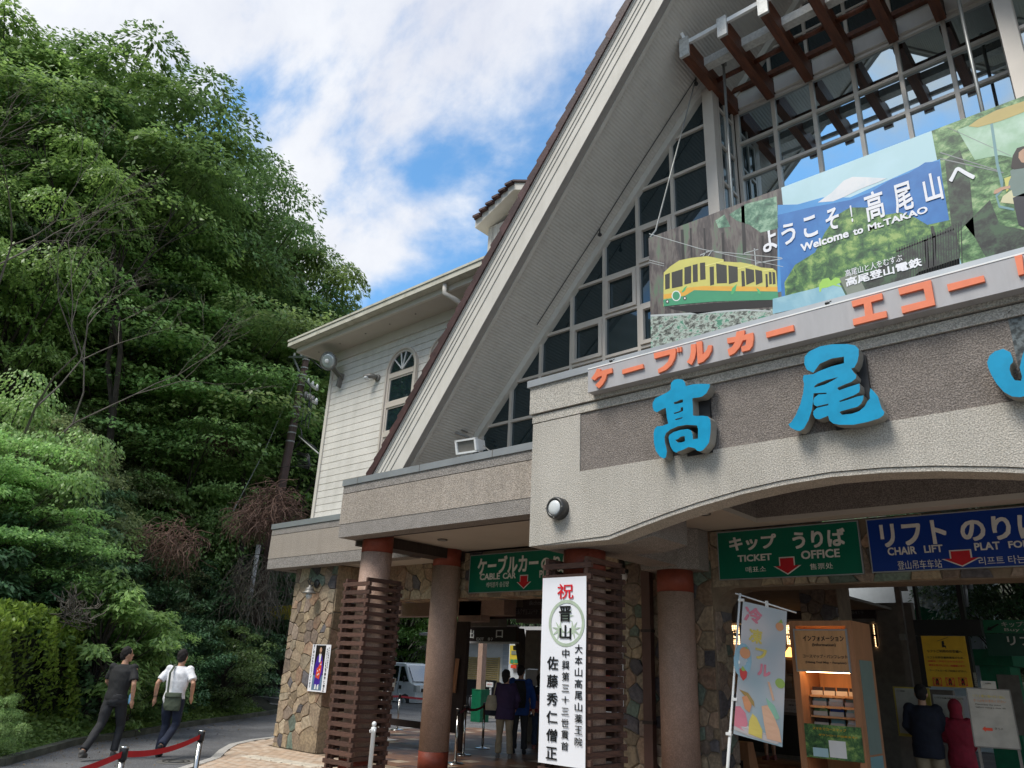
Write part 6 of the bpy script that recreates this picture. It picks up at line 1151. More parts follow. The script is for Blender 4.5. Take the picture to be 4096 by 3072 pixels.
t = thing('direction_sign', 'dark green hanging sign with arrow and ticket text at the right edge', 'sign', (-2.4, 15, 2.1)); a = P(*K4(665, 465), y=15); b = P(*K4(1001, 755), y=15); M['gdark'] = mat('sign_green_dark', (.01, .07, .045), .4); M['gmid'] = mat('sign_green_mid', (.02, .17, .08), .4)
mid = P(*K4(700, 572), y=15).z; box('upper_board', a.x, b.x+1.6, 15, 15.05, mid+.005, a.z, 'gmid', t); box('lower_board', a.x, b.x+1.6, 15.005, 15.05, b.z, mid, 'gdark', t)
LT('キップをお求め', K4(815, 478), K4(1240, 520), 14.99, 'swhite', t, .01); LT('Buy ticket', K4(840, 530), K4(1200, 562), 14.99, 'swhite', t); LT('リフト', K4(860, 595), K4(1180, 672), 14.99, 'swhite', t, .02)
MB().poly([[(lambda p: (p.x, p.z))(P(*K4(a, b), y=14.99)) for a, b in ((700, 548), (715, 515), (725, 525), (790, 492), (798, 502), (735, 540), (748, 550))]], lambda a, b, d: (a, 14.99+d, b), .002).build('arrow', 'ink', t)
t = thing('notice_board', 'yellow chairlift notice with three crossed-out figures above the visitors', 'notice board', (-3, 13, 1.6)); qs = [P(*K4(*q), y=13) for q in ((168, 592), (520, 592), (588, 1015), (230, 1005))]
box('board', qs[0].x, qs[1].x, 13, 13.03, qs[2].z, qs[0].z, 'yellow', t); yn = 12.99
LT('リフトご利用のお客様へ', K4(218, 702), K4(502, 732), yn, 'ink', t, .012); LT('リフトは安全乗降確保のため、', K4(220, 755), K4(520, 780), yn, 'ink', t, .01); LT('高齢者・手足に不安のある方', K4(225, 788), K4(515, 810), yn, 'pred', t, .01); LT('酒気を帯びた方はご遠慮願います。', K4(232, 820), K4(535, 845), yn, 'inkred', t, .01); LT('ケーブルカーをご利用ください。', K4(238, 862), K4(542, 888), yn, 'ink', t, .01)
for a in (262, 366, 468):
    z1_, z0_ = P(*K4(a, 928), y=yn).z, P(*K4(a+80, 998), y=yn).z; xa, xb_ = P(*K4(a, 928), y=yn).x, P(*K4(a+80, 998), y=yn).x; e = .006; cx, cz = (xa+xb_)/2, (z0_+z1_)/2
    MB().box(xa, xb_, yn, yn+.004, z1_-e, z1_).box(xa, xb_, yn, yn+.004, z0_, z0_+e).box(xa, xa+e, yn, yn+.004, z0_, z1_).box(xb_-e, xb_, yn, yn+.004, z0_, z1_).bar((xa, yn-.002, z0_), (xb_, yn-.002, z1_), .004, .006).bar((xa, yn-.004, z1_), (xb_, yn-.004, z0_), .004, .006).build('crossed_frame', 'inkred', t, recalc=False)
    MB().poly([[(cx-.02, cz-.045), (cx-.005, cz-.045), (cx, cz-.01), (cx+.005, cz-.045), (cx+.02, cz-.045), (cx+.02, cz+.02), (cx+.012, cz+.03), (cx+.012, cz+.045), (cx-.012, cz+.045), (cx-.012, cz+.03), (cx-.02, cz+.02)]], lambda a, b, d: (a, yn+.001+d, b), .002).build('figure_print', 'ink', t)
p = [(lambda q: (q.x, q.z))(P(*K4(a, b), y=yn)) for a, b in ((335, 635), (352, 632), (358, 660), (350, 665), (370, 672), (374, 700), (362, 682), (340, 685))]; MB().poly([p], lambda a, b, d: (a, yn+d, b), .002).build('chairlift_print', 'ink', t); MB().bar(P(*K4(298, 635), y=yn), P(*K4(388, 603), y=yn), .003, .005).build('chairlift_print', 'ink', t)
M['dimyel'] = mat('board_frame_yellow', (.45, .34, .05), .6); M['offw'] = mat('board_offwhite', (.40, .38, .33), .6)
t = thing('map_board', 'yellow-framed information board behind the visitor in khaki shorts', 'information board', (-3.3, 13.2, .6)); pbox('frame', K4, -60, 1000, 290, 1425, 13.2, .04, 'dimyel', t); pbox('sheet', K4, -45, 1012, 235, 1395, 13.19, .008, 'offw', t); LT('くしくご利用案内', K4(-30, 1030), K4(40, 1045), 13.18, 'ink', t)
t = thing('map_board', 'white instruction board behind the visitor in the red hood', 'information board', (-2.7, 13.0, .6)); pbox('frame', K4, 262, 1065, 610, 1495, 13.0, .04, 'sbox', t); pbox('sheet', K4, 270, 1075, 560, 1470, 12.99, .008, 'offw', t); LT('リフトの乗り降りについて', K4(280, 1085), K4(515, 1110), 12.98, 'ink', t, .01)
for k in range(3): pbox('print_block', K4, 300, 1160+k*100, 340, 1205+k*100, 12.98, .004, 'dimwhite', t)
t = thing('easel_sign', 'pale tilted sign board with orange text and red arrow on an easel', 'sign', (-1.9, 9.9, 0)); qs = [P(*K4(*q), y=9.9) for q in ((540, 1015), (880, 1035), (970, 1505), (610, 1480))]
def eq(a, b, k=0): p = qs[0].lerp(qs[1], a).lerp(qs[3].lerp(qs[2], a), b); return Vector((p.x, 9.9-.002*k, p.z))
def epatch(nm, m, a0, a1, b0, b1, k): MB().poly([[(a0, b0), (a1, b0), (a1, b1), (a0, b1)]], lambda a, b, d: eq(a, b, k-d*500), .001).build(nm, m, t)
MB().poly([[(0, 0), (1, 0), (1, 1), (0, 1)]], lambda a, b, d: eq(a, b, -d*500), .02).build('board', 'offw', t)
for (a0, a1, b0, b1) in ((-.02, 1.02, -.02, 0), (-.02, 1.02, 1, 1.02), (-.03, 0, 0, 1), (1, 1.03, 0, 1)): epatch('rim', 'lampgrey', a0, a1, b0, b1, 1)
def etext(s_, a0, a1, b0, b1, m, bold=.0):
    me = glyphs(s_, min(bold, .006), 0); n = len(me.vertices); co = np.empty(n*3, np.float32); me.vertices.foreach_get('co', co); co = co.reshape(-1, 3); lo, hi = co.min(0), co.max(0); off = origin(t); W = [eq(a0+(c[0]-lo[0])/(hi[0]-lo[0])*(a1-a0), b1-(c[1]-lo[1])/(hi[1]-lo[1])*(b1-b0), 2)-off for c in co]; me.vertices.foreach_set('co', np.array(W, np.float32).ravel()); me.materials.clear(); me.materials.append(M[m]); add('lettering', me, t)
etext('リフト乗り場へ行く前に', .12, .88, .10, .15, 'f_yel' if 'f_yel' in M else 'yellow', .006); etext('きっぷをお求めください', .12, .88, .18, .23, 'f_or', .006); etext('Please buy the ticket', .15, .75, .26, .29, 'ink'); etext('before riding a chair lift', .15, .85, .31, .34, 'ink'); etext('きっぷ', .52, .70, .66, .70, 'ink')
MB().poly([[(.22, .70), (.30, .65), (.30, .675), (.46, .675), (.46, .725), (.30, .725), (.30, .75)]], lambda a, b, d: eq(a, b, 2-d*500), .001).build('arrow', 'pred', t)
box('top_paper', P(*K4(648, 955), y=9.88).x, P(*K4(780, 1020), y=9.88).x, 9.88, 9.885, P(*K4(780, 1022), y=9.88).z, P(*K4(648, 955), y=9.88).z, 'offw', t); LT('土日祝日', K4(685, 970), K4(735, 982), 9.875, 'ink', t)
for a, b in ((.05, 1.0), (.95, 1.0)): p = eq(a, b); MB().bar((p.x, 9.93, p.z+.3), (p.x, 10.0, 0), .025).build('leg', 'lampgrey', t)
gm_ = thing('ticket_machine', 'green painted booth behind the easel sign', 'booth', (-3.1, 17, 0)); a = P(*K4(640, 830), y=17); b = P(*K4(880, 830), y=17); box('body', a.x, b.x, 17, 18, 0, a.z, 'green', gm_); box('roof', a.x-.1, b.x+.1, 16.8, 18.1, a.z, a.z+.28, 'green', gm_); box('panel', a.x+.25, a.x+.6, 16.99, 17.0, .9, a.z-.15, 'darkint', gm_); box('step', a.x-.3, b.x+.5, 16.6, 18, 0, .08, 'kerb', gm_)
t = thing('coin_locker_sign', 'narrow white vertical coin locker sign on the dark post', 'sign', (-2.6, 13.9, 1.6)); pbox('plate', K4, 588, 888, 632, 1015, 13.95, .02, 'offw', t); vcol('コインロッカー', 608, 900, 616, 1005, 26, 11, 13.94, 'ink', t, .0, K4)
# ================================================================ vegetation
def leafmat(name, c, tr=.5, isl=.35, rough=.42, spec=.5):
    m = mat(name, c, rough, var=.25, vs=.5, island=isl, trans=tr, spec=spec)
    # sink the tone a little with a large-scale per-crown variation
    N = m.node_tree.nodes; L = m.node_tree.links; oi = N.new('ShaderNodeObjectInfo'); h = N.new('ShaderNodeHueSaturation'); mr = N.new('ShaderNodeMapRange'); mr.inputs['To Min'].default_value = .485; mr.inputs['To Max'].default_value = .515
    L.new(oi.outputs['Random'], mr.inputs['Value']); L.new(mr.outputs['Result'], h.inputs['Hue']); mr2 = N.new('ShaderNodeMapRange'); mr2.inputs['To Min'].default_value = .8; mr2.inputs['To Max'].default_value = 1.2; L.new(oi.outputs['Random'], mr2.inputs['Value']); L.new(mr2.outputs['Result'], h.inputs['Value'])
    b = N['Principled BSDF']; src = b.inputs['Base Color'].links[0].from_socket; L.new(src, h.inputs['Color']); L.new(h.outputs['Color'], b.inputs['Base Color'])
    for n in N:
        if n.type == 'BSDF_TRANSLUCENT': L.new(h.outputs['Color'], n.inputs['Color'])
    return m
M['leaf_mid'] = leafmat('leaf_mid', (.16, .28, .095)); M['leaf_bright'] = leafmat('leaf_bright', (.26, .40, .12)); M['leaf_dark'] = leafmat('leaf_dark', (.095, .180, .080)); M['leaf_olive'] = leafmat('leaf_olive', (.22, .28, .13)); M['leaf_yellow'] = leafmat('leaf_yellowgreen', (.26, .42, .075), isl=.45); M['leaf_lime'] = leafmat('leaf_lime', (.30, .46, .16)); M['leaf_gloss'] = leafmat('leaf_glossy_dark', (.09, .185, .085), .25, .4, .45, .4); M['twig'] = mat('twig_brown', (.13, .075, .055), .9, var=.3); M['twiggrey'] = mat('twig_grey', (.115, .10, .08), .9, var=.3)
def kites(C, D, Nn, L, W):
    """one kite-shaped leaf per row: centre C, pointing D, normal Nn"""
    D = D/np.linalg.norm(D, axis=1, keepdims=True); S = np.cross(D, Nn); S /= np.linalg.norm(S, axis=1, keepdims=True)+1e-9; L = L[:, None]; W = W[:, None]
    V = np.stack([C-D*L*.5, C-D*L*.05+S*W*.5, C+D*L*.5, C-D*L*.05-S*W*.5], 1).reshape(-1, 3); F = np.arange(len(V)).reshape(-1, 4); return V, F
def spray_leaves(r, centres, outs, rad, per, L, flat=.35, droop=.5, hang=.0, wfac=.5):
    n = len(centres)*per; c = np.repeat(centres, per, 0); o = np.repeat(outs, per, 0); R_ = np.repeat(rad, per)
    a = r.uniform(0, 2*np.pi, n); q = np.sqrt(r.uniform(0, 1, n)); # branchlets: bunch the leaves along a few spokes
    spoke = np.round(a/(2*np.pi)*9)/9*2*np.pi; a = spoke+(a-spoke)*(.55)+r.normal(0, .10, n)
    dx, dy = np.cos(a)*q*R_, np.sin(a)*q*R_; dz = r.normal(0, 1, n)*flat*.28*R_ - droop*q**2*R_ - hang*r.uniform(0, 1, n)**2*R_*q
    P_ = c+np.stack([dx, dy, dz], 1)+o*(.15*R_)[:, None]
    D = np.stack([np.cos(a), np.sin(a), -.35-droop*q*.7-hang], 1)+r.normal(0, .40, (n, 3)); Nn = np.stack([np.cos(a)*.25, np.sin(a)*.25, np.ones(n)], 1)+o*.35+r.normal(0, .35, (n, 3)); Lh = L*r.uniform(.65, 1.25, n)
    return kites(P_, D, Nn, Lh, Lh*wfac)
def limb_mesh(r, targets, h0, tr, lean=(0, 0), n=6):
    mb = MB(); top = max(t[2] for t in targets); tp = [Vector((lean[0]*f, lean[1]*f, h0*f)) for f in (0, .25, .5, .75, 1)]; tp = [p+Vector((r.normal(0, .06), r.normal(0, .06), 0)) for p in tp]
    mb.tube(tp+[Vector((lean[0]*1.1, lean[1]*1.1, top*.80))], [tr, tr*.85, tr*.72, tr*.6, tr*.5, tr*.12], n)
    for t in targets:
        t = Vector(t); f = min(.95, max(.15, (t.z/top)*.72-r.uniform(0, .25))); s = tp[0].lerp(tp[-1], min(1, f*top/h0*.8)); m_ = s.lerp(t, .5)+Vector((r.normal(0, .15), r.normal(0, .15), -.10*(t-s).length*r.uniform(-.5, 1))); d = (t-s).length
        mb.tube([s, s.lerp(m_, .5), m_, t], [tr*.26, tr*.2, tr*.13, tr*.04], 4, False)
    return mb
PROTO = {}
def tree_proto(key, name, seed, H, R_, nsp, per, L, lm, bark='bark', flat=.35, droop=.45, hang=0, base=.30, tiers=0, top_bias=0, srad=(.6, 1.1), wf=.5, bald=0.0):
    r = np.random.RandomState(seed); cz = H*(1+base)/2; rz_ = H*(1-base)/2; pts = []
    while len(pts) < nsp:
        u = r.normal(0, 1, 3); u /= np.linalg.norm(u); rr = r.uniform(.25, 1)**.45
        wob = 1+.30*math.sin(3*math.atan2(u[1], u[0])+seed)+.15*math.sin(5*u[2]*2+seed*2)
        p = np.array((u[0]*R_*rr*wob, u[1]*R_*rr*wob, cz+u[2]*rz_*rr*(1+.1*wob-.1)))
        if p[2] < cz and r.uniform() < .35: continue
        if bald and r.uniform() < bald and abs(u[2]) < .4: continue
        if tiers: p[2] = (np.round(p[2]/H*tiers)+r.normal(0, .12))/tiers*H
        pts.append(p)
    pts = np.array(pts); ax = pts-np.array((0, 0, cz*.8)); outs = ax/np.linalg.norm(ax, axis=1, keepdims=True); rad = r.uniform(srad[0], srad[1], nsp)*(1.15-.3*np.clip((pts[:, 2]-base*H)/(H*(1-base)), 0, 1))
    V, F = spray_leaves(r, pts, outs, rad, per, L, flat, droop, hang, wf); me = fastmesh(name+'_crown', V, F, lm)
    tg = [tuple(p) for p in pts[r.permutation(nsp)[:min(nsp, 46)]]]; lmesh = limb_mesh(r, tg, H*.55, .018*H+.05).mesh(name+'_trunk', bark, True)
    PROTO[key] = (name, me, lmesh, H)
def shrub_proto(key, name, seed, H, R_, nsp, per, L, lm, droop=.3, flat=.6, srad=(.3, .5), wf=.42): tree_proto(key, name, seed, H, R_, nsp, per, L, lm, 'bark', flat, droop, 0, .06, 0, 0, srad, wf)
tree_proto('big1', 'broadleaf_tree', 1, 13, 4.6, 105, 520, .18, 'leaf_mid', srad=(.9, 1.9), flat=.28); tree_proto('big2', 'broadleaf_tree', 2, 13, 4.8, 100, 520, .18, 'leaf_bright', droop=.6, srad=(.9, 1.9), bald=.3, flat=.25)
tree_proto('big3', 'broadleaf_tree', 3, 12, 4.2, 85, 480, .17, 'leaf_bright', srad=(.8, 1.5), bald=.6, flat=.25); tree_proto('dark', 'broadleaf_tree', 4, 11, 4.0, 110, 320, .18, 'leaf_dark', srad=(.8, 1.4))
tree_proto('map1', 'maple_tree', 5, 7, 3.6, 110, 330, .13, 'leaf_lime', tiers=7, flat=.2, droop=.22, srad=(.8, 1.4), wf=.6); tree_proto('map2', 'maple_tree', 6, 7, 3.4, 110, 330, .13, 'leaf_bright', tiers=6, flat=.2, droop=.25, srad=(.8, 1.3), wf=.6)
tree_proto('drp', 'weeping_maple_tree', 7, 6, 2.8, 62, 420, .11, 'leaf_lime', flat=.18, droop=.5, hang=1.1, tiers=5, srad=(.6, 1.2), wf=.65, base=.2); tree_proto('oli', 'mixed_tree', 8, 6, 2.6, 110, 280, .12, 'leaf_olive', srad=(.5, .9), base=.1, droop=.35)
shrub_proto('glo', 'evergreen_shrub', 9, 3.4, 1.7, 80, 130, .15, 'leaf_gloss'); shrub_proto('brt', 'evergreen_shrub', 10, 3.2, 1.2, 60, 120, .16, 'leaf_lime', srad=(.28, .45)); shrub_proto('mid', 'mixed_shrub', 11, 3.4, 1.6, 80, 130, .12, 'leaf_mid'); shrub_proto('ols', 'mixed_shrub', 12, 3.4, 1.6, 80, 130, .12, 'leaf_olive')
# conifer
r = np.random.RandomState(77); pts = []; 
for k in range(120): z = 2+9*k/120; a = r.uniform(0, 6.28); q = (12-z)*.19*r.uniform(.4, 1); pts.append((q*math.cos(a), q*math.sin(a), z))
pts = np.array(pts); ou = pts*np.array((1, 1, 0)); ou /= np.linalg.norm(ou, axis=1, keepdims=True)+1e-6; V, F = spray_leaves(r, pts, ou, r.uniform(.5, .9, len(pts)), 130, .22, .3, .4, 0, .28); PROTO['con'] = ('conifer_tree', fastmesh('conifer_crown', V, F, 'leaf_dark'), limb_mesh(r, [tuple(p) for p in pts[::4]], 10, .2).mesh('conifer_trunk', 'bark', True), 11.5)
LBL = {'big1': 'tall green broadleaf', 'big2': 'tall pale green tree', 'big3': 'tall open-crowned tree', 'dark': 'dark green tree', 'map1': 'yellow-green layered maple', 'map2': 'fresh green layered maple', 'drp': 'drooping pale green maple', 'oli': 'olive green mixed tree', 'glo': 'dark glossy evergreen shrub', 'brt': 'bright upright evergreen shrub', 'mid': 'mid green leafy shrub', 'ols': 'olive green leafy shrub', 'con': 'dark conifer'}
def plant(key, x, y, z, H, rot, label, grp=None, sx=1.0):
    name, crown, trunk, H0 = PROTO[key]; t = thing(name, label, 'shrub' if 'shrub' in name else 'tree', (x, y, z-.1), grp); s = H/H0; t.scale = (s*sx, s*sx, s); t.rotation_euler = (0, 0, rot); add('crown', crown, t); add('trunk', trunk, t); return t
def aim(ud, vd, H, dmin=8, dmax=110, smin=0.0):
    """walk out along the sight line of a photo point until a tree of height H standing on the hillside just reaches it"""
    u, v = ud*1.8517, vd*1.8517; r_ = CR*(u-2048) - CU*(v-1536) + CF*FPX; hl = math.hypot(r_.x, r_.y); dx, dy, tz = r_.x/hl, r_.y/hl, r_.z/hl; best = None
    for i in range(500):
        d = dmin+(dmax-dmin)*i/499; x, y = dx*d, dy*d
        if float(side_dist(np.array([x]), np.array([y]))[0]) < smin: continue
        g = float(hill_z(np.array([x]), np.array([y]))[0]); e = (EYE+tz*d-g)-H
        if best is None or abs(e) < best[0]: best = (abs(e), x, y, g, EYE+tz*d-g, d)
        if best[0] < .25 and abs(e) > best[0]+1: break
    return best or (aim(ud, vd, H, dmin, dmax, smin*.5-.2) if smin > -9 else (0, dx*30, dy*30, 0, H, 30))
words = ['skyline', 'upper slope', 'middle slope', 'lower slope', 'foot of the slope']
prng = random.Random(8)
spec = []
# (photo display coordinates of the crown top, height, kind)
spec += [(-60, 150, 14, 'big1'), (30, 135, 14, 'big3'), (125, 95, 14, 'big2'), (215, 125, 14, 'big1'), (300, 190, 14, 'big2'), (375, 225, 14, 'big1'), (440, 290, 13, 'big2'), (505, 325, 13, 'big2'), (575, 365, 13, 'big1'), (640, 420, 12, 'big1'), (690, 500, 12, 'big2'), (722, 585, 11, 'big1'), (765, 650, 10, 'map2')]
spec += [(20, 200, 12, 'big3'), (110, 230, 13, 'big3'), (210, 260, 12, 'big1'), (300, 330, 11, 'big2'), (390, 375, 11, 'map1'), (470, 430, 11, 'big2'), (560, 480, 11, 'big1'), (640, 560, 10, 'big1'), (680, 660, 10, 'dark'), (700, 760, 9, 'dark')]
spec += [(30, 380, 11, 'map1'), (130, 430, 11, 'dark'), (220, 460, 11, 'dark'), (310, 520, 9, 'map1'), (410, 560, 9, 'map2'), (500, 600, 8, 'map1'), (590, 640, 8, 'map1'), (640, 740, 8, 'map2'), (350, 640, 8, 'map1'), (450, 690, 7.5, 'map1'), (540, 740, 7.5, 'map2'), (600, 850, 8, 'dark'), (660, 880, 8, 'dark')]
spec += [(60, 560, 10, 'map2'), (160, 620, 9, 'big2'), (240, 690, 8, 'map2'), (60, 700, 7, 'map2'), (140, 760, 7, 'map2'), (330, 760, 7, 'map2'), (430, 800, 7, 'map1'), (250, 810, 6, 'map2'), (500, 860, 7, 'map2'), (540, 960, 6, 'dark'), (620, 980, 7, 'dark'), (660, 1080, 6, 'map2')]
spec += [(-15, 760, 6.5, 'drp'), (40, 850, 5.2, 'drp'), (-30, 940, 4.4, 'map1'), (130, 900, 5, 'oli'), (190, 880, 5, 'oli'), (270, 900, 5, 'oli'), (330, 950, 5, 'oli'), (420, 905, 5, 'map1'), (470, 960, 5.5, 'drp'), (545, 985, 4.6, 'drp'), (410, 985, 4.6, 'drp'), (380, 1040, 4.6, 'oli')]
spec += [(100, 1010, 3.6, 'glo'), (180, 1030, 3.6, 'glo'), (250, 1060, 3.6, 'mid'), (320, 1060, 3.6, 'mid'), (30, 1010, 4, 'mid'), (-10, 1100, 3.6, 'glo'), (60, 1130, 3.3, 'glo'), (160, 1140, 3.4, 'brt'), (240, 1150, 3.4, 'glo'), (330, 1150, 3.4, 'ols'), (410, 1110, 3.6, 'mid'), (480, 1150, 3.4, 'mid'), (560, 1190, 3.4, 'ols'), (420, 1210, 3.2, 'glo'), (500, 1250, 3.0, 'mid'), (580, 1270, 3.0, 'glo'), (350, 1250, 3.0, 'glo'), (120, 1230, 3.0, 'glo'), (30, 1230, 3.0, 'mid')]
spec += [(620, 1160, 5, 'dark'), (600, 1090, 6, 'dark'), (640, 1250, 4, 'dark'), (560, 1330, 2.8, 'glo'), (520, 1370, 2.4, 'glo'), (450, 1330, 2.6, 'mid'), (400, 1340, 2.5, 'glo')]
nn_ = {}
for (ud, vd, H, k) in spec:
    dm = 36 if ud > 520 and H > 5.2 else 32 if ud > 440 and H > 5.2 else 28 if ud > 560 else 9
    b = aim(ud, vd, H, dm, 110, 12 if H >= 12 else 9 if H >= 9 else 6 if H >= 7 else 4 if H > 4.4 else 2.4); _, x, y, g, Hh, d = b; Hh = max(H*.6, min(Hh, H*1.6))
    sx = 1.0
    if H >= 9 and ud > 250:   # keep the crown's outer edge, not its axis, on the outline of the wood
        sx = .8; Rp = 4.5*sx*(Hh/13)/d*1615; sm = 12 if H >= 12 else 9; b = aim(ud-Rp*(.45 if 420 < ud < 700 else .75), vd-Rp*.15, H, dm, 110, sm); _, x, y, g, Hh, d = b; Hh = max(H*.6, min(Hh, H*1.6))
    print('TREE', ud, vd, k, 'd %.1f H %.1f' % (d, Hh))
    hz = 'against the sky' if vd < 440 and (ud < 330 and vd < 200 or ud >= 330) else 'on the upper slope' if vd < 560 else 'on the middle slope' if vd < 860 else 'on the lower slope' if vd < 1150 else 'near the foot of the slope'
    hx = 'at the left edge' if ud < 60 else 'left of centre' if ud < 250 else 'mid-wood' if ud < 430 else 'right of centre' if ud < 600 else 'beside the utility pole'
    lab = '%s %s, %s' % (LBL[k], hz, hx); nn_[lab] = nn_.get(lab, 0)+1
    if nn_[lab] > 1: lab += (', the rear one', ', the lower one', ', the smallest one', ', the broad one')[min(3, nn_[lab]-2)]
    plant(k, x, y, g, Hh, prng.uniform(0, 6.28), lab, 'trees and shrubs of the wooded hillside', sx)
# distant trees beyond the wing, behind the van, and right opening
for i, (x, y, H, k, lab) in enumerate([(-52, 52, 17, 'con', 'distant dark conifer showing over the eave'), (-58, 50, 15, 'con', 'second distant conifer left of the first over the eave'), (-47, 55, 17, 'con', 'distant conifer just above the gutter near the barge board'), (-38, 33, 8, 'map2', 'fresh green tree behind the silver van'), (-33.5, 33, 8.5, 'map1', 'yellow-green tree behind the silver van to the right'), (-29, 34, 9, 'dark', 'dark tree behind the van beside the bare column'), (-42, 36, 9, 'big1', 'broad green tree far behind the van'), (-46, 32, 9, 'map2', 'green tree at the left behind the van'), (-24, 35, 9, 'dark', 'dark tree behind the shuttered shop'), (-3.4, 25, 8, 'dark', 'dark tree seen through the right opening beside the annex'), (-.5, 24, 8, 'dark', 'dark tree at the right edge seen through the right opening'), (-2, 30, 9, 'oli', 'olive tree far behind the right opening'), (3, 28, 8, 'mid', 'leafy shrub mass outside the right side of the station'), (-9, 34, 9, 'dark', 'dark tree behind the white annex'), (-15, 36, 9, 'big1', 'green tree behind the station passage')]):
    plant(k, x, y, float(back_z(np.array([x]), np.array([y]))[0]) if y > 30 else -.2, H, i*1.3, lab, 'trees behind the station')
# hedge: clipped yellow-green leaf box along the kerb
def hedge_strip(name, label, pts, off0, off1, h, lm, seed, dens, L, topmat=None, bump=.18):
    r = np.random.RandomState(seed); Cs, Ns = [], []; t = thing(name, label, 'hedge', (pts[0][0], pts[0][1], 0))
    for (ax, ay), (bx, by) in zip(pts[:-1], pts[1:]):
        ln = math.hypot(bx-ax, by-ay); ux, uy = (bx-ax)/ln, (by-ay)/ln; nx, ny = -uy, ux
        n1 = int(ln*h*dens); a = r.uniform(0, ln, n1); z = r.uniform(.12, h, n1); w_ = bump*np.sin(a*2.3+z*1.7+seed)+bump*.6*np.sin(a*5+z*4)+r.exponential(.07, n1); o_ = off0+w_
        Cs.append(np.stack([ax+ux*a+nx*o_, ay+uy*a+ny*o_, z], 1)); Ns.append(np.tile((-nx, -ny, .35), (n1, 1)))
        n2 = int(ln*(off1-off0)*dens*1.2); a = r.uniform(0, ln, n2); o_ = r.uniform(off0, off1, n2); z = h+bump*np.sin(a*1.9+o_*2+seed)+bump*.5*np.sin(a*6+o_*5)-r.exponential(.06, n2)
        Cs.append(np.stack([ax+ux*a+nx*o_, ay+uy*a+ny*o_, z], 1)); Ns.append(np.tile((0, 0, 1.0), (n2, 1)))
    C = np.concatenate(Cs); Nn = np.concatenate(Ns)+r.normal(0, .45, (len(C), 3)); D = r.normal(0, 1, (len(C), 3))+Nn*.9+np.array((0, 0, .5)); Lh = L*r.uniform(.6, 1.3, len(C)); V, F = kites(C, D, Nn+r.normal(0, .3, (len(C), 3)), Lh, Lh*.5)
    V = V-np.array((pts[0][0], pts[0][1], 0)); add('foliage', fastmesh('hedge_foliage', V, F, lm), t)
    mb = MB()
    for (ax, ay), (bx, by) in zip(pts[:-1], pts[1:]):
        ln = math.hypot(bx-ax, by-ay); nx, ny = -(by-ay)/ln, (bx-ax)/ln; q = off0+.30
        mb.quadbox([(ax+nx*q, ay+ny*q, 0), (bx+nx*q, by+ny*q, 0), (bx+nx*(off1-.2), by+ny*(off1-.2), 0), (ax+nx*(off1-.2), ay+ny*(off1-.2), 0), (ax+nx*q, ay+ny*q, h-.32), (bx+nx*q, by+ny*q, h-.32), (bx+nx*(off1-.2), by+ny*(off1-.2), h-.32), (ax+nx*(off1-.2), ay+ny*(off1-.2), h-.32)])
    M['hedgecore'] = mat('hedge_inner_shade', (.012, .016, .008), 1.0); mb.build('shade_core', 'hedgecore', t); return t  # solid core behind the leaves, its near-black colour stands for inner shade
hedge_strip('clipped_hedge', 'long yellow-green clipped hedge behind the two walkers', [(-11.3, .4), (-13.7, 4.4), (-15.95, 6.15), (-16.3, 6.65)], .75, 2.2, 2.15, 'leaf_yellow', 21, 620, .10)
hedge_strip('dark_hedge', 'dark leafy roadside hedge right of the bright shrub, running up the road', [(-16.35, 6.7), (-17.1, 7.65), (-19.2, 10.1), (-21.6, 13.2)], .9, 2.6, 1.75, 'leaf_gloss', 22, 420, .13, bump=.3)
hb = [(-17.2, 6.75, 3.1, 'brt'), (-17.0, 7.35, 1.7, 'brt'), (-18.1, 7.9, 2.6, 'brt')]
for i, (x, y, H, k) in enumerate(hb): plant(k, x, y, .2, H, i*2.1, ['tallest bright shrub rising above the clipped hedge behind the walkers', 'low bright shrub between the two walkers', 'bright shrub above the dark roadside hedge'][i], 'bright evergreen shrubs in the hedge')
for i, (x, y, H, k) in enumerate([(-13.95, 4.15, .9, 'drp'), (-19.8, 9.4, 2.4, 'glo'), (-21.0, 11.6, 2.5, 'mid'), (-22.8, 13.2, 2.6, 'glo'), (-18.6, 8.1, 2.2, 'mid')]): plant(k, x, y, .1, H, i*1.7, ['low drooping maple growth at the lower left corner', 'dark shrub overhanging the road by the third kerb length', 'leafy shrub by the road near the utility pole', 'dark shrub at the foot of the utility pole', 'green shrub leaning over the kerb behind the man in white'][i])
# low ground cover along the kerb (uncountable)
r = np.random.RandomState(5); n = 26000; seg = r.randint(1, 6, n); f_ = r.uniform(0, 1, n); RA = np.array(RE); A_0 = RA[seg]; B_0 = RA[seg+1]; dd0 = B_0-A_0; ln = np.linalg.norm(dd0, axis=1); nx = -dd0[:, 1]/ln; ny = dd0[:, 0]/ln; o_ = r.uniform(.05, 1.3, n)
X = A_0[:, 0]+dd0[:, 0]*f_+nx*o_; Y = A_0[:, 1]+dd0[:, 1]*f_+ny*o_; Z = hill_z(X, Y)+r.uniform(.0, .28, n)*np.clip(o_*1.6, .2, 1); V, F = kites(np.stack([X, Y, Z], 1), r.normal(0, 1, (n, 3))*np.array((1, 1, .4))+np.array((.3, -.5, 0)), r.normal(0, .4, (n, 3))+np.array((.2, -.4, 1)), r.uniform(.05, .11, n), r.uniform(.05, .09, n))
o = add('ground_cover', fastmesh('ground_cover', V, F, 'leaf_bright')); tagp(o, 'low leafy ground cover creeping over the mossy kerb', 'ground cover', kind='stuff')
n = 90000; X = r.uniform(-75, -8, n); Y = r.uniform(-18, 60, n); s_ = side_dist(X, Y); k_ = (s_ > 1.5) & (s_ < 60); X, Y = X[k_], Y[k_]; n = len(X); Z = hill_z(X, Y)+r.uniform(0, .9, n)**2*1.3
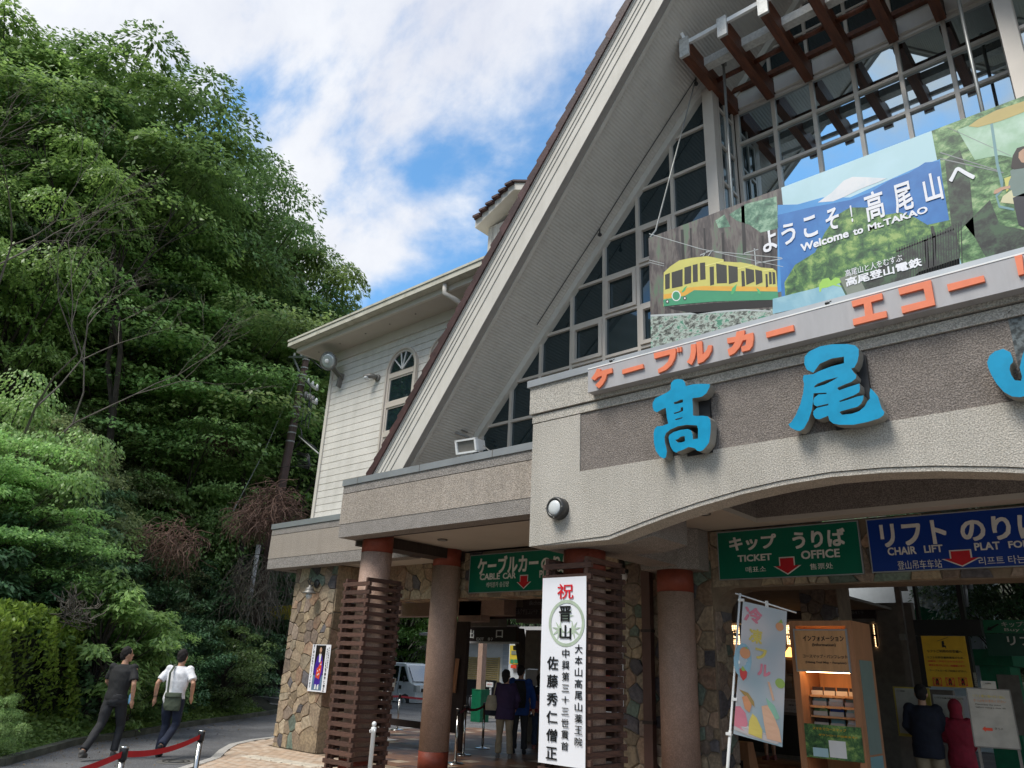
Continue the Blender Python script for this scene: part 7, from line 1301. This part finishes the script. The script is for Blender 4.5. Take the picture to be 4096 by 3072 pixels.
V, F = kites(np.stack([X, Y, Z], 1), r.normal(0, 1, (n, 3))+np.array((.5, -.5, -.3)), r.normal(0, .5, (n, 3))+np.array((.5, -.4, .8)), r.uniform(.2, .5, n), r.uniform(.15, .3, n)); o = add('undergrowth', fastmesh('undergrowth', V, F, 'leaf_dark')); tagp(o, 'dark undergrowth covering the hillside between the trunks', 'undergrowth', kind='stuff')
# leaf litter on the road edge (uncountable)
n = 900; seg = r.randint(2, 6, n); f_ = r.uniform(0, 1, n); A_0 = RA[seg]; B_0 = RA[seg+1]; dd0 = B_0-A_0; ln = np.linalg.norm(dd0, axis=1); nx = -dd0[:, 1]/ln; ny = dd0[:, 0]/ln; o_ = -r.exponential(.5, n)-.1; X = A_0[:, 0]+dd0[:, 0]*f_+nx*o_; Y = A_0[:, 1]+dd0[:, 1]*f_+ny*o_
V, F = kites(np.stack([X, Y, np.full(n, .008)], 1), r.normal(0, 1, (n, 3))*np.array((1, 1, .15)), r.normal(0, .25, (n, 3))+np.array((0, 0, 1)), r.uniform(.02, .05, n), r.uniform(.015, .03, n)); M['litter'] = mat('leaf_litter', (.16, .11, .05), .9, island=.4); o = add('leaf_litter', fastmesh('leaf_litter', V, F, 'litter')); tagp(o, 'scattered dry leaves along the road kerb', 'leaf litter', kind='stuff')
# bare branched trees
def bare(label, x, y, z, H, seed, m, spread=.55, lean=(0, 0), depth=6, th=1.0):
    r_ = random.Random(seed); mb = MB()
    def grow(p, d, L_, rad, k):
        e = p+d*L_; q = p.lerp(e, .5)+Vector((r_.uniform(-.06, .06), r_.uniform(-.06, .06), r_.uniform(-.04, .04)))*L_
        mb.tube([p, q, e], [rad, rad*.85, rad*.7], 5 if k > 3 else 3, False)
        if k <= 0: return
        for i in range(2 if k > 1 else 3):
            nd = (d+Vector((r_.uniform(-1, 1), r_.uniform(-1, 1), r_.uniform(-.5, .7)))*spread).normalized(); grow(e, nd, L_*r_.uniform(.66, .86), rad*.66, k-1)
    t = thing('bare_tree', label, 'tree', (x, y, z)); grow(Vector((x, y, z)), Vector((lean[0], lean[1], 1)).normalized(), H*.27, (H*.0045+.010)*th, depth); mb.build('branches', m, t, recalc=False); return t
for (ud, vd, H, sd_, lab, sp_x, le) in ((60, 150, 12, 1, 'leafless grey-brown tree at the upper left edge', .7, (.35, .1)), (150, 330, 10, 2, 'leafless tree with thin twigs in front of the upper left wood', .8, (.5, .2)), (200, 590, 6.5, 3, 'low bare branching tree spreading to the right at mid height', .9, (.9, .5)), (120, 470, 8, 4, 'bare twiggy tree left of the middle of the wood', .8, (.4, .2)), (280, 600, 5.5, 6, 'small bare branching tree right of the other bare ones', .9, (.9, .6))):
    b = aim(ud, vd, H, 12, 60, 5); bare(lab, b[1], b[2], b[3], H, sd_, 'twiggrey', sp_x, le, 7)
for (ud, vd, H, sd_, lab, le) in ((235, 270, 15, 11, 'dark forking trunk and limbs showing through the upper left crowns', (.25, .1)), (330, 300, 14, 12, 'dark spreading limbs in the upper middle of the wood', (.3, .2)), (500, 500, 12, 13, 'dark limbs showing among crowns right of centre', (.35, .2)), (90, 330, 14, 14, 'dark many-stemmed trunk behind the bare twigs at upper left', (.1, .0)), (590, 590, 11, 15, 'dark limbs near the right edge of the wood', (.3, .1))):
    b = aim(ud, vd, H, 12 if ud < 450 else 26, 60, 7); bare(lab, b[1], b[2], b[3], H, sd_, 'bark', .42, le, 6, 2.3)
# brown vine tangles
def tangle(label, c, R_, n, seed, m='twig', drop=.8):
    r_ = random.Random(seed); mb = MB(); c = Vector(c)
    for _ in range(n):
        a = r_.uniform(0, 6.28); q = r_.uniform(.2, 1); p = c+Vector((math.cos(a)*q*R_[0], math.sin(a)*q*R_[1], r_.uniform(-.8, .8)*R_[2]*(1-q*.5))); d = Vector((r_.uniform(-1, 1), r_.uniform(-1, 1), r_.uniform(-.6, 1))); L = [p]
        for k in range(6): d = (d+Vector((r_.uniform(-.9, .9), r_.uniform(-.9, .9), r_.uniform(-.5, .3)-.30*drop))).normalized(); p = p+d*r_.uniform(.15, .30)*(R_[0]*.8); L.append(p)
        mb.tube(L, [.011, .011, .010, .009, .008, .006, .004], 3, False)
    t = thing('vine_tangle', label, 'vines', tuple(c)); o_ = mb.build('vine_stems', m, t, recalc=False); o_['kind'] = 'stuff'; return t
tangle('large reddish-brown tangle of dead vines round the utility pole', P(590*1.8517, 1095*1.8517, y=12.6), (1.0, .8, 1.05), 420, 1); tangle('reddish-brown dead vines left of the pole tangle', P(545*1.8517, 1120*1.8517, y=11.8), (.7, .6, .6), 220, 2)
tangle('small brown vine tuft above the drooping maple', P(470*1.8517, 950*1.8517, y=12), (.6, .6, .45), 220, 3); tangle('brown twiggy patch in the middle of the lower shrubs', P(370*1.8517, 1165*1.8517, y=9), (.8, .7, .7), 240, 4, 'twig'); tangle('hanging thin vines below the canopy corner', P(560*1.8517, 1260*1.8517, y=13.2), (1.2, 1.0, 1.6), 260, 5, 'twiggrey', 1.6); tangle('cut brown twigs sticking out above the clipped hedge', P(165*1.8517, 1325*1.8517, y=5.6), (.42, .3, .35), 70, 6, 'twiggrey', -.9)
# ---- utility pole
M['polebrown'] = mat('pole_brown', (.085, .05, .042), .6, var=.15, vs=3); M['fitting'] = mat('pole_fittings', (.38, .38, .37), .5, .3); yp = 14.0
p0 = P(*ZH(345, 650), y=yp); p1 = P(*ZH(150, 1659), y=yp); p2 = P(975, 2560, y=yp); base = p1+(p1-p0)*(p1.z/(p0.z-p1.z)); t = thing('utility_pole', 'brown utility pole with crossarms rising from the vine tangle', 'utility pole', (base.x, base.y, 0))
MB().tube([base, p1, p0], [.19, .155, .115], 16).build('pole', 'polebrown', t, True)
for f in [.02, .10, .17, .20, .27, .36, .48, .55, .66, .72, .80]:
    c = p0.lerp(p1, f*1.15); MB().lathe([(.135+.03*f, 0), (.14+.03*f, .02), (.135+.03*f, .045)], tuple(c), 14).build('pole_band', 'fitting', t)
pw = lambda a, b, y=yp: P(*ZH(a, b), y=y)
for (a, b, c, d, dy) in ((160, 632, 372, 628, 0), (335, 895, 468, 990, -.15), (330, 1075, 460, 1145, -.15)):
    s1, s2 = pw(a, b), pw(c, d, yp+dy*3); MB().bar(s1, s2, .075, .075).build('crossarm', 'fitting', t)
    for f in (.25, .6, .95): q = s1.lerp(s2, f); MB().lathe([(.03, .04), (.055, .06), (.03, .09), (.055, .12), (.03, .15), (.02, .18)], tuple(q), 10).build('insulator', 'white', t, True)
MB().bar(pw(205, 640), pw(270, 790), .05).build('brace', 'fitting', t)
for (a, b) in ((345, 1020), (388, 1045), (420, 1065)): q = pw(a, b, yp-.3); MB().lathe([(.06, -.22), (.065, 0), (.03, .02)], tuple(q), 10).build('cut_out', 'lampgrey', t, True); MB().tube([q+Vector((0, 0, -.22)), q+Vector((-.02, 0, -1.2))], .014, 5).build('drop_wire', 'black', t)
for l in ([(340, 900), (390, 960), (380, 1230), (330, 1330), (240, 1355)], [(260, 1380), (290, 1440), (300, 1530), (240, 1620), (200, 1659)], [(265, 1490), (360, 1570), (460, 1650)], [(370, 640), (440, 690), (520, 760)]): MB().tube([pw(a, b, yp-.25) for a, b in l], .022, 6).build('loop_cable', 'black', t, True)
MB().tube([P(820, 2250-30, y=yp-.2), P(825, 2450, y=yp-.2)], .09, 10).build('meter_conduit', 'fitting', t) if False else None
r_ = random.Random(3)
for k in range(5): MB().tube([pw(250+r_.uniform(-20, 20), 1659+r_.uniform(10, 60), yp-.3), pw(330+r_.uniform(0, 60), 1700+r_.uniform(0, 60), yp-.3), pw(340+r_.uniform(-20, 60), 1800+r_.uniform(0, 80), yp-.3), pw(250, 1760+k*20, yp-.2)], .02, 5).build('slack_cable', 'black', t, True)
for (a, b) in ((820+10*0, 2290),): pass
s1 = P(1020, 2100, y=yp-.15); t2 = thing('steel_strut', 'pale steel strut pole standing beside the utility pole below the vines', 'pole', tuple(P(975, 2640, y=13.4))); MB().tube([P(955, 2660, y=13.4), P(1035, 2180, y=13.4)], .075, 10).build('pole', 'fitting', t2, True)
cable('steel guy wire running from the utility pole down to the left', [pw(270, 800), P(1060, 1800, y=13.5), P(930, 2050, y=12.6)], .012, 'fitting', 'guy_wire', 'wire'); cable('thin overhead wire crossing the wood to the utility pole', [P(-200, 1560, y=9), P(0, 1615, y=10), P(560, 1760, y=12.5), P(1100, 1862, y=yp)], .011, 'lampmetal', 'overhead_wire', 'wire')
cable('thin wire from the pole to the clapboard wing', [P(1100, 1870, y=yp), P(1262, 1860, y=12)], .010, 'lampmetal', 'overhead_wire', 'wire'); cable('service cable sloping from the pole towards the wing, upper one', [P(1195, 1745, y=yp), P(1275, 1815, y=12)], .022, 'fitting', 'service_cable', 'wire')
# yellow banner board behind the pole
t = thing('yellow_board', 'yellow warning banner with red letters in the shade behind the pole', 'banner', (-24, 15.2, 2.8)); a = P(985, 2415, y=15.2); b = P(1012, 2475, y=15.2); MB().box(a.x, b.x, 15.2, 15.23, b.z, a.z).build('sheet', 'pposty', t); a = P(1045, 2425, y=15.2); b = P(1165, 2478, y=15.2); box('sheet', a.x, b.x, 15.2, 15.23, b.z, a.z, 'pposty', t)
# small house at the left edge
hp_ = aim(5, 1290, 3.4, 14, 40); t = thing('small_house', 'corner of a small house with red tiled eave behind the hedge at the left edge', 'house', (-19.5, 3.0, .5)); c = P(110, 2390, y=5.6)
box('wall', c.x-3.4, c.x-.75, 5.6, 7.4, .3, c.z-.05, 'siding', t); MB().quadbox([(c.x-4, 5.0, c.z+.55), (c.x-.1, 5.0, c.z-.06), (c.x-.1, 8.0, c.z-.06), (c.x-4, 8.0, c.z+.55), (c.x-4, 5.0, c.z+.68), (c.x-.1, 5.0, c.z+.06), (c.x-.1, 8.0, c.z+.06), (c.x-4, 8.0, c.z+.68)]).build('eave', 'white', t)
M['redtile'] = mat('red_roof_tile', (.30, .06, .03), .6)
for k in range(9): xx = c.x-.02-k*.42; zz = c.z+.07+k*.066; MB().quadbox([(xx-.44, 4.9, zz+.06), (xx, 4.9, zz), (xx, 8.0, zz), (xx-.44, 8.0, zz+.06), (xx-.44, 4.9, zz+.10), (xx, 4.9, zz+.07), (xx, 8.0, zz+.07), (xx-.44, 8.0, zz+.10)]).build('roof_tile', 'redtile', t)
# stone steps into the wood
t = thing('stone_steps', 'dim stone steps climbing into the wood beside the stone pier', 'steps', (-24.5, 16, 0))
for k in range(7): box('step', -26.8, -22.6, 15.2+k*.36, 15.56+k*.36, -.1, .16*(k+1), 'kerb', t)
# ================================================================ people
DG = bpy.context.evaluated_depsgraph_get
def blob(name, parts, voxel, m, parent, smooth=4):
    mb = MB()
    for p in parts:
        if p[0] == 't': mb.tube(p[1], p[2], 12)
        elif p[0] == 'e': mb.ell(p[1], p[2], 14, 10)
        elif p[0] == 'l':  # stacked ellipses
            b = len(mb.v); n = 18
            for (cx, cy, cz, rx, ry) in p[1]:
                for k in range(n): a = 2*math.pi*k/n; mb.v.append((cx+rx*math.cos(a), cy+ry*math.sin(a), cz))
            L_ = len(p[1])
            for i in range(L_-1):
                for k in range(n): mb.f.append((b+i*n+k, b+i*n+(k+1) % n, b+(i+1)*n+(k+1) % n, b+(i+1)*n+k)); mb.mi.append(0)
            mb.f.append(tuple(b+k for k in reversed(range(n)))); mb.f.append(tuple(b+(L_-1)*n+k for k in range(n))); mb.mi += [0, 0]
    me = mb.mesh('tmp', m); o = bpy.data.objects.new('tmp', me); COL.objects.link(o); md = o.modifiers.new('r', 'REMESH'); md.mode = 'VOXEL'; md.voxel_size = voxel; md.use_smooth_shade = True
    if smooth: s_ = o.modifiers.new('s', 'SMOOTH'); s_.factor = .5; s_.iterations = smooth
    out = bpy.data.meshes.new_from_object(o.evaluated_get(DG())); bpy.data.objects.remove(o); out.name = name
    if not out.materials: out.materials.append(M[m])
    amp, fr = {'shirt': (.009, 7), 'jacket': (.012, 7), 'trousers': (.009, 6), 'shorts': (.009, 6), 'hair': (.009, 26), 'bag_body': (.008, 8), 'hood': (.006, 8)}.get(name, (0, 1))
    if amp:
        n = len(out.vertices); co = np.empty(n*3, np.float32); nr = np.empty(n*3, np.float32); out.vertices.foreach_get('co', co); out.vertices.foreach_get('normal', nr); co = co.reshape(-1, 3); nr = nr.reshape(-1, 3); w_ = np.zeros(n); zf = 2.2 if name != 'hair' else 1
        for q in range(7):   # folds: a few crossed sine waves
            k = np.array((math.sin(q*2.1+len(name)), math.cos(q*1.3), zf*math.sin(q*1.7+1)))*fr*(1+.45*q); w_ += np.sin(co@k+q*1.9+1.5*np.sin(co@k[::-1]*.7))/(1+.35*q)
        co += nr*(w_*amp*.32)[:, None].astype(np.float32); out.vertices.foreach_set('co', co.ravel()); out.update()
    return add(name, out, parent)
for n_, c_ in dict(skin=(.46, .25, .16), hair=(.012, .009, .008), blk=(.012, .012, .013), blktrouser=(.022, .022, .025), wht=(.72, .72, .74), navy=(.010, .016, .038), shoe=(.12, .11, .10), shoeb=(.015, .015, .016), bagg=(.055, .07, .045), purplej=(.035, .016, .055), khaki=(.26, .20, .13), bluej=(.008, .045, .20), pinkb=(.26, .10, .10), redh=(.22, .008, .025), navyj=(.008, .010, .022), denim=(.02, .035, .08), tote=(.36, .30, .21), bottle=(.20, .42, .62)).items(): M[n_] = mat('cloth_'+n_ if n_ not in ('skin', 'hair') else n_, c_, .85 if n_ != 'skin' else .55, var=.18, vs=9, bump=.25, bs=14)
def V3(*a): return Vector(a)
def person(label, x, y, rot, z0=0.0, h=1.70, lean=0.0, twist=0.0, legs=None, arms=None, head=0.0, shirt='blk', trousers='blktrouser', shoes='shoeb', sleeve='short', shorts=False, female=False, hood=False, grp=None, hairlong=False, coat=0.0):
    t = thing('person', label, 'person', (x, y, z0), grp); t.rotation_euler = (0, 0, rot); s = h/1.70
    root = t; hip = .90*s; sw = (.185 if not female else .165)*s
    ly = math.sin(lean); ch = V3(0, ly*.42, hip+.40*s*math.cos(lean)); nk = V3(0, ly*.55, hip+.54*s); hd = nk+V3(0, ly*.06+.015, .135*s)
    legs = legs or {'L': ((-.10, 0, .48), (-.11, -.02, .075)), 'R': ((.10, 0.01, .48), (.11, .0, .075))}
    arms = arms or {'L': ((-.27, .0, 1.10), (-.27, .07, .86)), 'R': ((.27, .0, 1.10), (.27, .07, .86))}
    S = lambda p: V3(*p)*s
    A = {k: (V3((-1 if k == 'L' else 1)*sw, ly*.46, hip+.48*s), S(v[0]), S(v[1])) for k, v in arms.items()}; Lg = {k: (V3((-1 if k == 'L' else 1)*.09*s, 0, hip-.02), S(v[0]), S(v[1])) for k, v in legs.items()}
    torso = lambda e: ('l', [(0, 0, hip-.10*s, .135*s+e, .095*s+e), (0, 0, hip, .165*s+e, .11*s+e), (0, ly*.12, hip+.13*s, .145*s+e, .095*s+e), (0, ly*.28, hip+.28*s, .17*s+e, .11*s+e), (0, ly*.42, hip+.42*s, .185*s+e, .105*s+e), (0, ly*.5, hip+.50*s, .13*s+e, .075*s+e), (0, ly*.54, hip+.53*s, .06*s+e*.5, .055*s+e*.5)])
    sk = [torso(-.012), ('t', [nk-V3(0, .01, .05), nk+V3(0, .005, .05), hd-V3(0, 0, .04)], [.058*s, .052*s, .05*s]), ('e', tuple(hd+V3(0, 0, .01)), (.074*s, .092*s, .115*s)), ('e', tuple(hd+V3(0, .03, -.045)), (.055*s, .06*s, .06*s))]
    hr = head  # head turn (radians, + to the left)
    fwd = V3(-math.sin(hr), math.cos(hr), 0); sd_ = V3(math.cos(hr), math.sin(hr), 0)
    sk += [('t', [hd+fwd*.075*s+V3(0, 0, .02), hd+fwd*.105*s-V3(0, 0, .015)], [.012, .016]), ('e', tuple(hd+sd_*.078*s-V3(0, 0, .005)), (.014, .02, .03)), ('e', tuple(hd-sd_*.078*s-V3(0, 0, .005)), (.014, .02, .03)), ('e', tuple(hd+fwd*.078*s-V3(0, 0, .05)), (.026, .02, .012)), ('e', tuple(hd+fwd*.06*s-V3(0, 0, .085)), (.03, .03, .025))]
    for k, (a, b, c) in A.items():
        sk.append(('t', [a, a.lerp(b, .5), b, b.lerp(c, .4), c], [.05*s, .045*s, .037*s, .038*s, .025*s])); dr = (c-b).normalized(); px = V3(0, 1, 0).cross(dr).normalized() if abs(dr.y) < .9 else V3(1, 0, 0); py = dr.cross(px)
        palm = c+dr*.045; sk.append(('t', [c, palm, c+dr*.085], [.024, .036, .030]))
        for i, (o_, l_) in enumerate(((-.028, .055), (-.010, .070), (.009, .066), (.027, .052))): f0 = c+dr*.08+py*o_; inw = px*(.018 if k == 'L' else -.018); sk.append(('t', [f0, f0+dr*l_*.5+inw*.3, f0+dr*l_*.9+inw], [.0095, .009, .008]))
        th = c+dr*.035+V3(0, .028, 0); sk.append(('t', [th, th+dr*.03+V3(0, .022, 0), th+dr*.055+V3(0, .024, 0)], [.012, .011, .009]))
    for k, (a, b, c) in Lg.items():
        sk.append(('t', [a, a.lerp(b, .5), b, b.lerp(c, .35), c], [.08*s, .07*s, .052*s, .052*s, .034*s])); sk.append(('t', [c, c+V3(0, .06, -.035), c+V3(0, .13, -.045)], [.034, .032, .022]))
    blob('body', sk, .011, 'skin', t, 2)
    # shirt or jacket
    e = .020+coat; lst = [torso(e)]
    if coat: lst.append(('l', [(0, 0, hip-.16*s, .165*s+e, .115*s+e), (0, 0, hip+.02, .17*s+e, .115*s+e)]))
    for k, (a, b, c) in A.items():
        sg = -1 if k == 'L' else 1; a2 = a+V3(-sg*.02, 0, -.005)
        lst.append(('e', tuple(a+V3(-sg*.012, 0, -.002)), (.072*s+coat*.5, .070*s+coat*.5, .068*s+coat*.5)))
        if sleeve == 'short': lst.append(('t', [a2, a.lerp(b, .3), a.lerp(b, .78)], [.058*s+coat, .062*s, .070*s]))
        else: lst.append(('t', [a2, a.lerp(b, .5), b, b.lerp(c, .5), b.lerp(c, .96)], [.060*s+coat*.5, .060*s+coat*.5, .054*s+coat*.5, .048*s+coat*.5, .042*s+coat*.4]))
    blob('shirt' if sleeve == 'short' else 'jacket', lst, .013, shirt, t, 3)
    lst = [('l', [(0, 0, hip-.12*s, .13*s, .10*s), (0, 0, hip-.05*s, .168*s, .125*s), (0, 0, hip+.07*s, .165*s, .118*s)])]
    for k, (a, b, c) in Lg.items():
        d_ = (c-b)
        if shorts: lst.append(('t', [a+V3(0, 0, .02), a.lerp(b, .5), b-V3(0, 0, .03)], [.098*s, .092*s, .092*s]))
        else: lst.append(('t', [a+V3(0, 0, .02), a.lerp(b, .5), b, b+d_*.5, b+d_*.93], [.098*s, .085*s, .070*s, .068*s, .066*s]))
    blob('trousers' if not shorts else 'shorts', lst, .013, trousers, t, 3)
    for k, (a, b, c) in Lg.items():
        dr = V3(0, 1, -.12 if c.z > .12 else 0).normalized(); 
        blob('shoe', [('t', [c+V3(0, -.04, -.03), c+dr*.05+V3(0, 0, -.035), c+dr*.14+V3(0, 0, -.042)], [.040, .043, .033]), ('e', tuple(c+V3(0, -.01, .0)), (.042, .05, .04)), ('t', [c+V3(0, -.05, -.058), c+dr*.16+V3(0, 0, -.060)], [.022, .022])], .010, shoes, t, 2)
    bk = -fwd
    if hood: blob('hood', [('e', tuple(hd+bk*.015+V3(0, 0, .015)), (.105*s, .12*s, .14*s)), ('t', [nk-V3(0, .02, .02), nk+V3(0, -.01, .07)], [.10*s, .085*s])], .012, shirt, t, 3)
    else:
        hl = [('e', tuple(hd+bk*.020+V3(0, 0, .040)), (.086*s, .098*s, .100*s)), ('e', tuple(hd+bk*.045+V3(0, 0, -.01)), (.074*s, .060*s, .085*s))]
        if hairlong: hl += [('e', tuple(hd+bk*.05-V3(0, 0, .06)), (.07*s, .05*s, .08*s)), ('e', tuple(hd+bk*.03+V3(0, 0, .03)), (.095*s, .105*s, .105*s))]
        blob('hair', hl, .010, 'hair', t, 2)
    return t, hd, A, Lg, hip
rz = R(41)
w1 = P(*dd_(218, 1640), z=.0) if 'dd_' in globals() else P(218*1.8517, 1640*1.8517, z=0)
t, hd, A, Lg, hip = person('man in black T-shirt striding up the road with a water bottle', w1.x-.05, w1.y+.05, rz, h=1.70, lean=.13, head=-.75, legs={'L': ((-.12, -.06, .50), (-.14, -.42, .13)), 'R': ((.10, .16, .49), (.10, .10, .075))}, arms={'L': ((-.26, .12, 1.14), (-.20, .30, 1.00)), 'R': ((.28, -.05, 1.12), (.27, .02, .88))}, shirt='blk', trousers='blktrouser', shoes='shoe')
b_ = A['R'][2]; MB().lathe([(.028, 0), (.032, .02), (.032, .13), (.014, .165), (.014, .185)], (b_.x-.045, b_.y+.03, b_.z-.06), 14).build('bottle', 'bottle', None, True); o = bpy.data.objects['bottle']; o.parent = None
o.location = t.matrix_world @ Vector((0, 0, 0)) if False else (w1.x-.05, w1.y+.05, 0); o.rotation_euler = (0, 0, rz); tagp(o, 'clear blue drink bottle in the right hand of the man in black', 'bottle'); o.name = 'drink_bottle'
w2 = P(352*1.8517, 1636*1.8517, z=0)
t, hd, A, Lg, hip = person('man in white T-shirt with a green shoulder bag walking up the road', w2.x, w2.y, R(44), h=1.70, lean=.10, head=-.25, legs={'L': ((-.09, .10, .49), (-.10, .02, .075)), 'R': ((.11, .02, .50), (.07, -.40, .20))}, arms={'L': ((-.30, -.06, 1.14), (-.32, .0, .90)), 'R': ((.31, -.08, 1.16), (.27, .06, .95))}, shirt='wht', trousers='navy', shoes='shoeb')
bg_ = thing('shoulder_bag', 'olive green shoulder bag on the back of the man in white', 'bag', (w2.x, w2.y, 0)); bg_.rotation_euler = (0, 0, R(44))
blob('bag_body', [('l', [(.06, -.185, hip-.17, .13, .045), (.06, -.19, hip-.10, .15, .055), (.05, -.185, hip+.05, .14, .05), (.05, -.18, hip+.10, .135, .03)])], .010, 'bagg', bg_, 2); blob('flap', [('l', [(.05, -.20, hip+.04, .145, .055), (.05, -.195, hip+.11, .14, .045)])], .010, 'bagg', bg_, 1)
MB().bar((-.06, -.165, hip+.08), (-.085, -.16, hip+.42), .035, .006, up=(0, 1, 0)).bar((-.085, -.16, hip+.42), (-.07, -.02, hip+.555), .035, .006, up=(0, 1, 0)).build('strap', 'bagg', None); o = bpy.data.objects['strap']; o.parent = bg_
MB().lathe([(.034, 0), (.034, .012)], tuple(A['L'][1].lerp(A['L'][2], .88)), 14).build('wristband', 'blk', None); o = bpy.data.objects['wristband']; o.parent = t
# visitors waiting inside
c = P(*H3(430, 1585), z=.0)
t, hd, A, Lg, hip = person('visitor in dark purple jacket and beige trousers with a tote bag', c.x, c.y, R(40), h=1.60, female=True, head=-.5, legs={'L': ((-.10, 0, .48), (-.12, -.0, .075)), 'R': ((.10, 0, .48), (.13, .0, .075))}, arms={'L': ((-.26, .05, 1.12), (-.16, .20, 1.12)), 'R': ((.25, .02, 1.12), (.20, .14, .95))}, shirt='purplej', trousers='khaki', shoes='shoe', sleeve='long', coat=.02, hairlong=True)
tb = thing('tote_bag', 'cream tote bag with dark bottom on the shoulder of the visitor in purple', 'bag', (c.x, c.y, 0)); tb.rotation_euler = (0, 0, R(40))
blob('bag_body', [('l', [(-.28, -.03, .80, .11, .05), (-.28, -.03, .95, .12, .06), (-.27, -.03, 1.12, .08, .03)])], .012, 'tote', tb, 2); blob('bag_bottom', [('l', [(-.285, -.03, .76, .115, .06), (-.285, -.03, .85, .125, .066)])], .012, 'navyj', tb, 1); mbx = MB().tube([(-.24, -.06, 1.10), (-.20, -.10, 1.34), (-.19, .02, 1.38), (-.24, .06, 1.10)], .012, 6).build('handle', 'tote', None); mbx.parent = tb
c = P(*H3(552, 1548), z=.0)
t, hd, A, Lg, hip = person('visitor in bright blue jacket with a black backpack', c.x, c.y, R(34), h=1.70, shirt='bluej', trousers='blktrouser', sleeve='long', coat=.015, head=-.3)
bp = thing('backpack', 'black backpack worn by the visitor in the blue jacket', 'backpack', (c.x, c.y, 0)); bp.rotation_euler = (0, 0, R(34)); blob('pack_body', [('l', [(0, -.21, hip-.02, .13, .08), (0, -.23, hip+.12, .15, .11), (0, -.22, hip+.32, .145, .10), (0, -.20, hip+.50, .11, .06)])], .014, 'blk', bp, 3); blob('front_pocket', [('l', [(0, -.31, hip+.02, .10, .04), (0, -.32, hip+.18, .11, .05), (0, -.31, hip+.26, .10, .03)])], .012, 'blk', bp, 2)
c = P(*H3(712, 1512), z=.0)
t, hd, A, Lg, hip = person('third visitor in dark top and jeans with a pink bag, half hidden by the banner', c.x, c.y, R(30), h=1.52, shirt='navyj', trousers='denim', shoes='pinkb', female=True, sleeve='short', hairlong=True)
pb = thing('pink_backpack', 'small dusty pink backpack of the third waiting visitor', 'backpack', (c.x, c.y, 0)); pb.rotation_euler = (0, 0, R(30)); blob('pack_body', [('l', [(-.05, -.17, hip-.06, .10, .05), (-.05, -.19, hip+.06, .13, .07), (-.05, -.17, hip+.18, .09, .05)])], .012, 'pinkb', pb, 2); MB().tube([(-.09, -.14, hip+.16), (-.09, -.15, hip+.30), (-.01, -.15, hip+.30), (0, -.14, hip+.16)], .009, 6).build('handle', 'pinkb', None).parent = pb
c = P(*K4(160, 1000), y=12.5)
t, hd, A, Lg, hip = person('visitor in dark hooded jacket and khaki shorts reading the boards', c.x, c.y, R(12), h=1.66, shirt='navyj', trousers='khaki', shorts=True, sleeve='long', coat=.02, arms={'L': ((-.25, .02, 1.14), (-.15, .20, 1.02)), 'R': ((.25, .02, 1.14), (.17, .20, 1.02))})
c = P(*K4(430, 1085), y=12.6)
t, hd, A, Lg, hip = person('visitor all in red with the hood up beside the easel sign', c.x, c.y, R(8), h=1.48, shirt='redh', trousers='redh', sleeve='long', hood=True, coat=.01, female=True, arms={'L': ((-.20, .03, 1.10), (-.10, .20, 1.12)), 'R': ((.21, .03, 1.10), (.14, .20, .98))})
c = P(*L8(500, 1590), z=0.0)
t, hd, A, Lg, hip = person('visitor hidden by the flag, only bare legs and pale trainers showing', c.x, c.y, R(60), h=1.62, shirt='blk', trousers='blktrouser', shorts=True, shoes='pinkb', female=True, hairlong=True)
